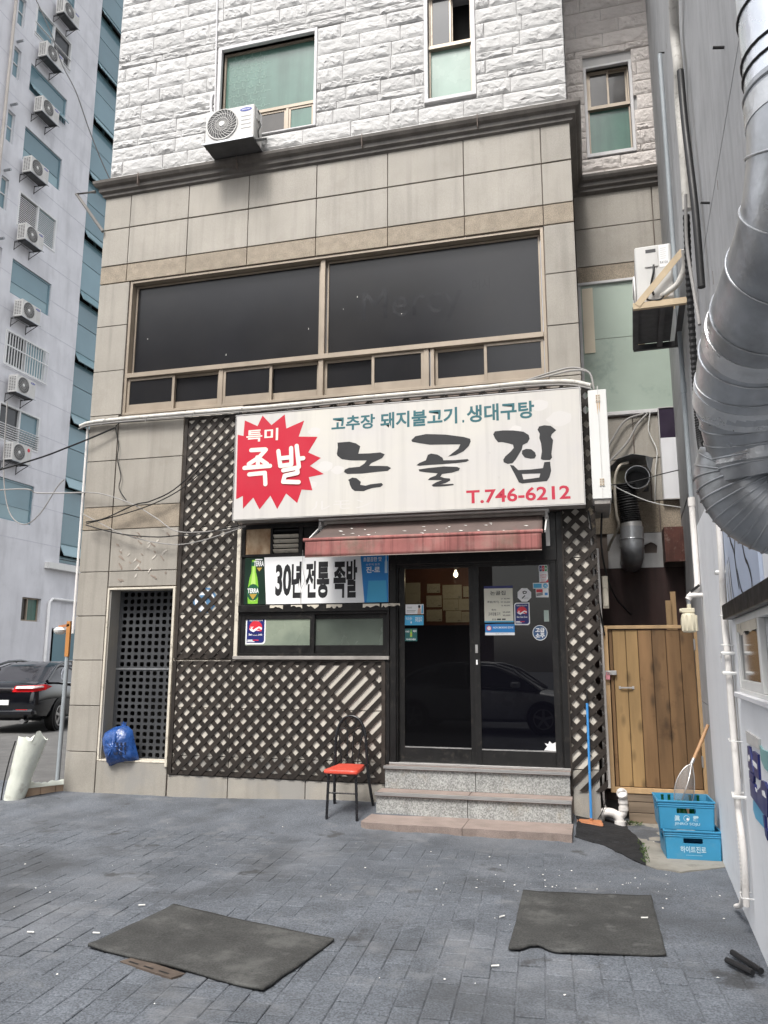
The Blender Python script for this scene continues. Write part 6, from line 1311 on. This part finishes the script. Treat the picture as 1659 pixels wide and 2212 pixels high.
# condensers: one prototype, copied
proto = make_ac('air_conditioner', '', (0, 0, 0), 1.0, .66, .38, .16)
desc = ['below the topmost split window of the apartment block', 'under the second-highest teal window of the block', 'under the teal window one floor above the slatted window', 'below the window with horizontal blinds', 'under the plain teal window above the barred one', 'under the window with white vertical bars', 'lowest on the block, under the half-barred window', 'cut by the top edge of the photo']
first = True
for i, (y, zt) in enumerate(((11.95, 22.25), (11.98, 20.15), (11.72, 17.72), (11.76, 15.32), (11.92, 12.74), (11.98, 10.22), (12.05, 8.04), (12.6, 24.55))):
    o = proto if first else copy_tree(proto); first = False
    o.location = (LX+.16, ly(y), lz(zt)-.60); o.rotation_euler = (0, 0, math.pi/2)
    tag(o, 'white condenser '+desc[i], 'air conditioner', 'condensers on the apartment block')
    if i == 6:
        for c in list(o.children):
            if c.name.startswith('badge'): bpy.data.objects.remove(c)
        b_ = MB().prism(circ(.33, .53, .07, .07, 16), FY(-.384), FY(-.38)).build('badge', m_pred); b_.parent = o; b_.location = (.33, -.382, .46)

# ------------------------------------------------------------------ cars
def make_car(label, paint, tail=True):
    """length along +X (front at +X), origin under the middle"""
    t = thing('parked_car', label, 'car', (0, 0, 0)); L_ = 4.8
    S = [(-2.40, .70, .42, .78), (-2.36, .80, .34, .93), (-2.22, .87, .27, 1.03), (-1.9, .905, .24, 1.075), (-1.45, .91, .22, 1.06), (-.8, .91, .21, .99), (0, .91, .21, .95), (.7, .91, .21, .94), (1.2, .905, .22, .92), (1.6, .89, .23, .86), (2.0, .86, .25, .78), (2.28, .78, .28, .68), (2.40, .62, .34, .56)]
    mb = MB(); n_ = 14
    def ring(x, w_, zb, zt): return [(x, -w_*.80, zb), (x, -w_*.97, zb+.06), (x, -w_, zb+(zt-zb)*.45), (x, -w_*.985, zb+(zt-zb)*.72), (x, -w_*.93, zt-.035), (x, -w_*.84, zt), (x, -w_*.4, zt+.018), (x, w_*.4, zt+.018), (x, w_*.84, zt), (x, w_*.93, zt-.035), (x, w_*.985, zb+(zt-zb)*.72), (x, w_, zb+(zt-zb)*.45), (x, w_*.97, zb+.06), (x, w_*.80, zb)]
    for k, s_ in enumerate(S):
        mb.v += ring(*s_)
        if k:
            for i in range(n_): j = (i+1) % n_; mb.f.append(((k-1)*n_+i, (k-1)*n_+j, k*n_+j, k*n_+i)); mb.m.append(0)
    mb.f += [tuple(range(n_)), tuple(range((len(S)-1)*n_, len(S)*n_))]; mb.m += [0, 0]
    b_ = mb.build('body', paint, t, smooth=35); md = b_.modifiers.new('s', 'SUBSURF'); md.levels = md.render_levels = 1
    G = [(-1.85, .70, 1.05, 1.06), (-1.25, .69, 1.03, 1.36), (-.8, .685, .98, 1.45), (-.1, .68, .95, 1.475), (.35, .68, .94, 1.45), (.75, .69, .94, 1.33), (1.38, .72, .90, .92)]
    mb = MB()
    def gring(x, w_, zb, zt): f_ = max(.0, (zt-zb)/.5); return [(x, -w_-.14, zb), (x, -w_+.02*f_-.06, zb+(zt-zb)*.6), (x, -w_+.12*f_, zt-.02*f_), (x, -w_*.5, zt+.015*f_), (x, w_*.5, zt+.015*f_), (x, w_-.12*f_, zt-.02*f_), (x, w_-.02*f_+.06, zb+(zt-zb)*.6), (x, w_+.14, zb)]
    for k, s_ in enumerate(G):
        mb.v += gring(*s_)
        if k:
            for i in range(7): mb.f.append(((k-1)*8+i, (k-1)*8+i+1, k*8+i+1, k*8+i)); mb.m.append(1 if (2 <= i <= 4 and 1 <= k-1 <= 3 or (2 <= i <= 4 and k-1 == 1)) else 0)
    mb.build('greenhouse', [m_carg, paint], t, smooth=35)
    for s_ in (-1, 1):
        mb = MB()
        side = lambda x, z: (x, s_*(.845-(z-.95)*.36), z)
        for pts in ([(-1.88, 1.075), (-1.2, 1.385), (-.7, 1.478), (-.1, 1.498), (.4, 1.47), (.8, 1.345), (1.40, .93)],): mb.tube([side(*p) for p in pts], .030, 8)
        mb.tube([side(-.22, .96), side(-.28, 1.46)], .022, 6); mb.build('pillar', paint, t, smooth=50)
        mb = MB(); mb.tube(crom([side(-1.30, 1.03), side(-1.12, 1.02), side(-.2, .975), side(.9, .955)], 4), .012, 6); mb.tube(crom([side(-1.05, 1.03), side(-1.12, 1.12), side(-1.0, 1.26), side(-.8, 1.35)], 5), .016, 6); mb.build('window_trim', m_chrome, t, smooth=50)
        for x in (-1.42, 1.45):
            wl = MB().rev([(.20, -.10), (.30, -.11), (.325, -.08), (.325, .08), (.30, .11), (.20, .10)], (x, 0, .325), 32, 0, 'y')
            w_o = MB(); w_o.v = [(a, b+s_*.83, c) for a, b, c in wl.v]; w_o.f = wl.f; w_o.m = wl.m
            wh = w_o.build('wheel', m_tyre, t, smooth=40)
            mb = MB(); yy = s_*.935
            for k in range(5):
                a = 2*math.pi*k/5+.3; mb.beam((x, yy, .325), (x+.20*math.cos(a), yy-s_*.01, .325+.20*math.sin(a)), .055, .02, 0, (0, 1, 0))
            mb.tube([(x+.205*math.cos(2*math.pi*k/28), yy-s_*.01, .325+.205*math.sin(2*math.pi*k/28)) for k in range(28)], .016, 6, closed=True); mb.cyl((x, yy-s_*.02, .325), (x, yy+s_*.012, .325), .045, 12); mb.build('rim', m_steel, wh, smooth=40)
            MB().rev([(0, 0), (.36, 0)], (x, s_*.918, .345), 30, 0, 'y').build('wheel_arch', m_blackp, t)
            mb = MB(); mb.cyl((x, s_*.86, .325), (x, s_*.90, .325), .205, 24); mb.build('brake', m_acd, wh)
        MB().box(.78, s_*.93-.09, .97, .98, s_*.93+.09, 1.10).build('mirror', paint, t, bevel=.03)
        q = MB()
        q.add([(-2.385, s_*.30, .86), (-2.33, s_*.72, .86), (-2.16, s_*.885, .90), (-1.95, s_*.925, .97), (-2.15, s_*.90, 1.01), (-2.30, s_*.76, 1.0), (-2.37, s_*.36, .985)], [(0, 1, 5, 6), (1, 2, 4, 5), (2, 3, 4)]); o_ = q.build('tail_light', m_tail, t, recalc=False); md = o_.modifiers.new('t', 'SOLIDIFY'); md.thickness = .05; md.offset = 0
        q = MB(); q.add([(-2.425, s_*.38, .93), (-2.375, s_*.73, .93), (-2.215, s_*.885, .955), (-2.235, s_*.875, .99), (-2.35, s_*.74, .985), (-2.40, s_*.40, .975)], [(0, 1, 4, 5), (1, 2, 3, 4)]); o_ = q.build('reverse_light', m_tailw, t, recalc=False); md = o_.modifiers.new('t', 'SOLIDIFY'); md.thickness = .03; md.offset = 0
        MB().box(-2.40, s_*.55-.10, .47, -2.36, s_*.55+.14, .51).build('reflector', m_tail, t); MB().cyl((-2.44, s_*.58, .27), (-2.25, s_*.58, .27), .05, 14).build('exhaust_tip', m_chrome, t, smooth=40)
        MB().box(2.18, s_*.62-.16, .62, 2.34, s_*.62+.10, .74).build('headlight', m_tailw, t, bevel=.03)
    MB().box(-2.43, -.30, .90, -2.39, .30, .935).build('chrome_strip', m_chrome, t); MB().box(-2.425, -.26, .60, -2.40, .26, .70).build('number_plate', m_paperw, t)
    MB().box(-2.43, -.80, .36, -2.2, .80, .52).build('bumper', paint, t, bevel=.05)
    MB().box(-2.425, .46, .835, -2.405, .62, .865).build('badge', m_chrome, t)
    return t
car = make_car('black sedan parked beyond the broken white post', m_carp)
HD = R(90+14)
hd = Vector((math.cos(HD), math.sin(HD))); sdv = Vector((math.sin(HD), -math.cos(HD)))     # right-hand side of the car
# rear right wheel touches the ground at about (-10.27, 7.07)
cxy = Vector((-10.27, 7.07))-(-1.42)*hd-.90*sdv
car.location = (cxy.x, cxy.y, gz(cxy.x, cxy.y)); car.rotation_euler = (0, 0, HD)
car2 = copy_tree(car); tag(car2, 'silver car reflected in the right sliding door, parked behind the viewer', 'car'); car2.location = (-1.35, -10.15, -.13); car2.rotation_euler = (0, 0, R(2))
for c in car2.children:
    for i, s_ in enumerate(c.material_slots):
        if s_.material == m_carp: s_.link = 'OBJECT'; s_.material = m_cars

# ------------------------------------------------------------------ broken post, low wall, pole
po = thing('broken_post', 'snapped white post leaning in front of the low brick wall', 'post', (-5.15, -.46, -.1))
mb = MB(); ns = 24; rows_ = 12; r = random.Random(4)
for j in range(rows_+1):
    t = j/rows_; z = -.12+.70*t; c = Vector((-5.165+.20*t, -.45)); rad = .112+.05*t-(.007 if .40 < t < .47 else 0)
    for i in range(ns):
        a = 2*math.pi*i/ns; k = rad*(1+.05*noise.noise(Vector((math.cos(a)*2, math.sin(a)*2, t*3)))); zz = z+(r.uniform(-.035, .03)+(.07 if abs(a-5.6) < .35 else 0) if j == rows_ else 0)
        mb.v.append((c.x+k*math.cos(a), c.y+k*.85*math.sin(a), zz))
for j in range(rows_):
    for i in range(ns): a = j*ns+i; b = j*ns+(i+1) % ns; mb.f.append((a, b, b+ns, a+ns)); mb.m.append(0)
n0 = len(mb.v)
for i in range(ns): a = 2*math.pi*i/ns; mb.v.append((-4.965+.125*math.cos(a), -.45+.105*math.sin(a), .52+r.uniform(-.02, .02)))
for i in range(ns): j = (i+1) % ns; mb.f.append((rows_*ns+i, rows_*ns+j, n0+j, n0+i)); mb.m.append(0)
mb.f.append(tuple(range(n0, n0+ns))); mb.m.append(1)
mb.build('stump', [m_postw, m_slab], po, smooth=30)
MB().tube(crom([(-5.25, -.54, -.12), (-5.22, -.55, .1), (-5.165, -.56, .35), (-5.10, -.57, .55)], 5), .007, 6).build('chain', m_wire, po)
lw = thing('low_wall', 'low tan brick kerb wall capped with rough mortar beside the building corner', 'wall', (-5.0, -.1, -.15))
A_, B_ = Vector((-5.12, -.36)), Vector((-4.86, .10))
for k in range(3):
    a = A_.lerp(B_, k/3+.006); b = A_.lerp(B_, (k+1)/3-.006); MB().beam((a.x, a.y, -.045), (b.x, b.y, -.045), .12, .13).build('brick', m_brick, lw, bevel=.004)
mb = MB(); r = random.Random(7); n_ = 14
for i in range(n_+1):
    c = A_.lerp(B_, -.05+i/n_*1.05); hgt = .055+.045*noise.noise(Vector((i*.7, 2, 1)))+(.03 if i < 4 else 0)
    for a, h in ((-.075, .015), (-.06, hgt*.8), (0, hgt), (.06, hgt*.8), (.075, .015)): mb.v.append((c.x+a*.87, c.y-a*.5, .018+h-.015))
    if i:
        for q in range(4): mb.f.append(((i-1)*5+q, (i-1)*5+q+1, i*5+q+1, i*5+q)); mb.m.append(0)
mb.build('mortar_cap', m_postw, lw, smooth=60, recalc=False)
pk = thing('sign_pole', 'thin grey pole with a timber batten and lamp at the building corner', 'pole', (-5.30, .6, -.1))
MB().cyl((-5.385, .6, -.1), (-5.375, .6, 1.87), .027, 10).build('pole', m_gpipe, pk, smooth=50); MB().box(-5.40, .57, 1.48, -5.345, .60, 1.93).build('batten', flat('orange_batten', (.45, .20, .06), .6), pk)
mb = MB(); mb.rev([(0, 0), (.05, .005), (.075, .03), (.08, .06), (.05, .09), (0, .10)], (-5.50, .58, 1.76), 16); mb.build('lamp', m_white, pk, smooth=50); MB().beam((-5.36, .58, 1.88), (-5.52, .58, 1.86), .02, .03).build('lamp_arm', m_orange, pk)
tag(MB().box(-5.33, .7, 1.52, -5.22, .8, 1.73).build('meter_box', m_galvd, bevel=.02), 'small grey box behind the sign pole at the building corner', 'box')

# ------------------------------------------------------------------ cables over the facade
cd_ = thing('cable_conduit', 'white taped conduit running along the facade below the dark windows', 'conduit', (-1.8, -.08, 4.3))
pts = [(-4.95, -.06, 4.335), (-4.7, -.07, 4.372), (-3.6, -.08, 4.378), (-2.4, -.08, 4.372), (-1.2, -.10, 4.378), (0, -.12, 4.372), (.6, -.14, 4.372), (1.05, -.18, 4.335), (1.28, -.24, 4.25)]
p = crom(pts, 14); MB().tube(p, [.024+.004*noise.noise(Vector((q.x*7, 0, 0))) for q in p], 10).build('conduit', m_wrap, cd_, smooth=60)
MB().tube(crom([(a, b-.03, c-.045) for a, b, c in pts], 6), .008, 6).build('thin_cable', m_wireg, cd_); MB().tube(crom([(a, b+.0, c-.05+.01*math.sin(i*2)) for i, (a, b, c) in enumerate(pts)], 6), .006, 6).build('thin_cable', m_wire, cd_)
for i in range(9): x = -4.6+i*.62; MB().tube([(x+.03*math.cos(2*math.pi*k/10), -.085+.035*math.sin(2*math.pi*k/10), 4.36+.045*math.sin(2*math.pi*k/10+1)) for k in range(10)], .003, 5, closed=True).build('tie_wire', m_wireg, cd_)
for k in range(2): MB().tube(crom([(.55, -.12, 4.39), (.85, -.14, 4.43+.03*k), (1.1, -.16, 4.46+.03*k), (1.27, -.18, 4.41), (1.31, -.2, 4.22)], 6), .011, 8).build('loop', m_wireg, cd_)
WI = [('thin white drain line down the left edge of the granite facade', m_pvcw, .014, [(-4.862, -.03, 4.33), (-4.86, -.03, 3.9), (-4.86, -.03, 2.5), (-4.86, -.03, 1.75)]),
      ('black cable rising from the left pilaster to the top of the lattice', m_wire, .0075, [(-4.724, -.12, 3.088), (-4.467, -.12, 3.122), (-4.07, -.12, 3.269), (-3.832, -.12, 3.312), (-3.485, -.12, 3.475), (-2.936, -.12, 3.99), (-2.76, -.12, 4.16)]),
      ('lower black cable of the pair rising across the lattice', m_wire, .0065, [(-4.72, -.11, 3.07), (-4.2, -.11, 3.17), (-3.8, -.11, 3.28), (-3.45, -.11, 3.44), (-3.1, -.11, 3.70), (-2.75, -.11, 3.90)]),
      ('black cable sagging from the pilaster to the transom', m_wire, .007, [(-4.721, -.12, 3.051), (-4.456, -.12, 2.976), (-4.146, -.12, 2.909), (-3.745, -.12, 2.867), (-3.452, -.12, 2.874), (-3.225, -.12, 2.87), (-2.859, -.12, 2.937), (-2.608, -.1, 2.978)]),
      ('grey cable crossing the pilaster down to the lattice', m_wireg, .0065, [(-4.769, -.1, 3.465), (-4.504, -.1, 3.424), (-4.083, -.1, 3.273), (-3.771, -.1, 3.095), (-3.466, -.1, 2.922), (-2.9, -.1, 2.92), (-2.62, -.1, 2.96)]),
      ('pale cable in a shallow sag across the lattice above the round plate', m_wireg, .006, [(-4.80, -.1, 3.20), (-4.2, -.1, 2.92), (-3.6, -.1, 2.78), (-3.2, -.1, 2.80), (-2.62, -.1, 2.95)]),
      ('black wire with a dangling knot hanging down the granite joint', m_wire, .006, [(-4.39, -.06, 4.33), (-4.444, -.05, 4.276), (-4.387, -.05, 4.052), (-4.391, -.05, 3.877), (-4.327, -.05, 3.656), (-4.34, -.05, 3.5), (-4.212, -.08, 3.339)]),
      ('overhead black cable reaching the facade corner from the left', m_wire, .011, [(-16, 2.0, 4.2), (-10, .6, 3.55), (-6.6, -.1, 3.74), (-5.553, -.1, 3.931), (-5.061, -.1, 4.063), (-4.739, -.1, 4.159), (-4.438, -.08, 4.27)]),
      ('overhead grey cable reaching the pilaster from the left', m_wireg, .009, [(-16, 2.5, 4.3), (-10, 1.0, 3.75), (-6.03, -.05, 3.575), (-5.469, -.1, 3.493), (-5.034, -.1, 3.47), (-4.769, -.1, 3.465)]),
      ('pale grey cable looping down beside the glass strip', m_wireg, .008, [(-6.4, .3, 4.9), (-6.35, .3, 3.9), (-6.2, .3, 3.35), (-5.95, .3, 3.18), (-5.72, .3, 3.32), (-5.5, .3, 3.65), (-5.4, .3, 3.75)]),
      ('long dark cable slanting across the apartment block', m_wire, .012, [(-10.13, 4.0, 15.92), (-9.83, 4.0, 15.38), (-9.37, 4.0, 14.43), (-9.07, 4.0, 13.71), (-8.68, 4.0, 12.99), (-8.25, 4.0, 11.95), (-7.74, 4.0, 10.87), (-7.0, 4.0, 9.6)])]
for lab, mt, rr, pts in WI: pipe('cable', pts, rr, mt, lab, 'cable', seg=6, sm=6)
tag(MB().tube([(-4.996, -.05, 7.60), (-5.286, -.05, 7.613), (-4.834, -.05, 6.997)], .022, 8).build('cable_bracket', M('weathered_pipe', (.16, .15, .14), .6, .2, 5)), 'bent grey pipe bracket jutting from the cornice end', 'bracket')
# ------------------------------------------------------------------ litter
mb = MB(); r = random.Random(77)
for k in range(150):
    if r.random() < .45: x, y = r.gauss(1.0, .55), r.gauss(-2.2, .35)
    else: x, y = r.uniform(-4.6, 1.9), r.uniform(-5.0, -.15)
    if x > wx(y)-.05 or (-1.02 < x < .95 and y > -.9): continue
    z = gz(x, y)+.022*max(0, nz(x, y, .45, 9))+.005; s_ = r.choice([.002, .003, .003, .004, .005, .008]); a = r.uniform(0, 6.3)
    mb.add([(x+s_*math.cos(a+q)*r.uniform(.6, 1.3), y+s_*math.sin(a+q)*r.uniform(.6, 1.3), z+(.002 if q else .004)) for q in (0, 1.6, 3.1, 4.7)]+[(x, y, z+.006)], [(0, 1, 4), (1, 2, 4), (2, 3, 4), (3, 0, 4)])
tag(struct(mb.build('litter', m_litter), 'stuff'), 'tiny white scraps scattered over the paving', 'litter')
for i, (x, y, a, lab) in enumerate(((-2.10, -4.02, .2, 'cigarette end nearest the left edge of the paving'), (-1.72, -3.93, .1, 'cigarette end just left of the large mat'), (-1.75, -3.40, .5, 'cigarette end behind the large mat'), (.55, -3.02, .9, 'cigarette end left of the notched mat'), (.60, -3.83, .4, 'cigarette end in front of the notched mat'), (1.40, -2.85, .3, 'cigarette end on the notched mat'))):
    z = gz(x, y)+.022*max(0, nz(x, y, .45, 9))+(.009 if i != 5 else .022); tag(MB().cyl((x, y, z), (x+.042*math.cos(a), y+.042*math.sin(a), z), .0045, 8).build('cigarette_end', m_litter), lab, 'cigarette', 'cigarette ends')
gr_ = thing('drain_grate', 'rusty drain grate peeping out from under the large mat', 'grate', (-1.1, -4.34, -.13)); zg = gz(-1.1, -4.3)+.022*max(0, nz(-1.1, -4.3, .45, 9))
MB().add([(-1.32, -4.27, zg+.006), (-.94, -4.40, zg+.006), (-.90, -4.33, zg+.006), (-1.28, -4.20, zg+.006), (-1.32, -4.27, zg-.01), (-.94, -4.40, zg-.01), (-.90, -4.33, zg-.01), (-1.28, -4.20, zg-.01)], [(0, 1, 2, 3), (0, 4, 5, 1), (1, 5, 6, 2), (2, 6, 7, 3), (3, 7, 4, 0)]).build('frame', M('rusty_grate', (.085, .065, .052), .85, .3, 12), gr_)
for k in range(3): x = -1.27+k*.11; y = -4.27-k*.036; MB().add([(x, y, zg+.0075), (x+.07, y-.024, zg+.0075), (x+.074, y-.012, zg+.0075), (x+.004, y+.012, zg+.0075)], [(0, 1, 2, 3)]).build('slot', m_void, gr_)
# weeds at the edge of the concrete
wdp = MB(); r = random.Random(12)
for k in range(120):
    if r.random() < .4: x, y = r.uniform(1.42, 1.56), r.uniform(.02, .2)
    else: t = r.random(); x, y = 1.52+r.uniform(-.03, .03), -1.42+t*.75
    z = gz(x, y)+.01; a = r.uniform(0, 6.3); h_ = r.uniform(.008, .03); l_ = r.uniform(.01, .03)
    wdp.add([(x, y, z), (x+l_*math.cos(a)+.004, y+l_*math.sin(a), z+h_), (x+l_*math.cos(a)-.005, y+l_*math.sin(a)+.006, z+h_*.85)], [(0, 1, 2)])
tag(struct(wdp.build('weeds', M('weed_green', (.05, .085, .02), .7, .3, 30), recalc=False), 'stuff'), 'small green weeds along the cracks of the concrete slab', 'weeds')

# ------------------------------------------------------------------ building across the street (behind the viewer, seen in the glass)
op = thing('opposite_building', 'brown building across the street, seen only as a reflection in the glass', 'building', (-10, -19, -.1))
MB().box(-28, -30, -.3, -3.5, -19, 15).build('wall', m_cbrick, op)
for i in range(6):
    for j in range(4): MB().box(-26+i*3.8, -19.02, 1.2+j*3.4, -24+i*3.8, -18.95, 3.0+j*3.4).build('window', m_darkp, op)
MB().box(-28.2, -30.2, 15, -3.3, -18.7, 15.4).build('roof', m_conc, op)

bpy.data.objects.remove(TO); bpy.data.scenes.remove(TS)
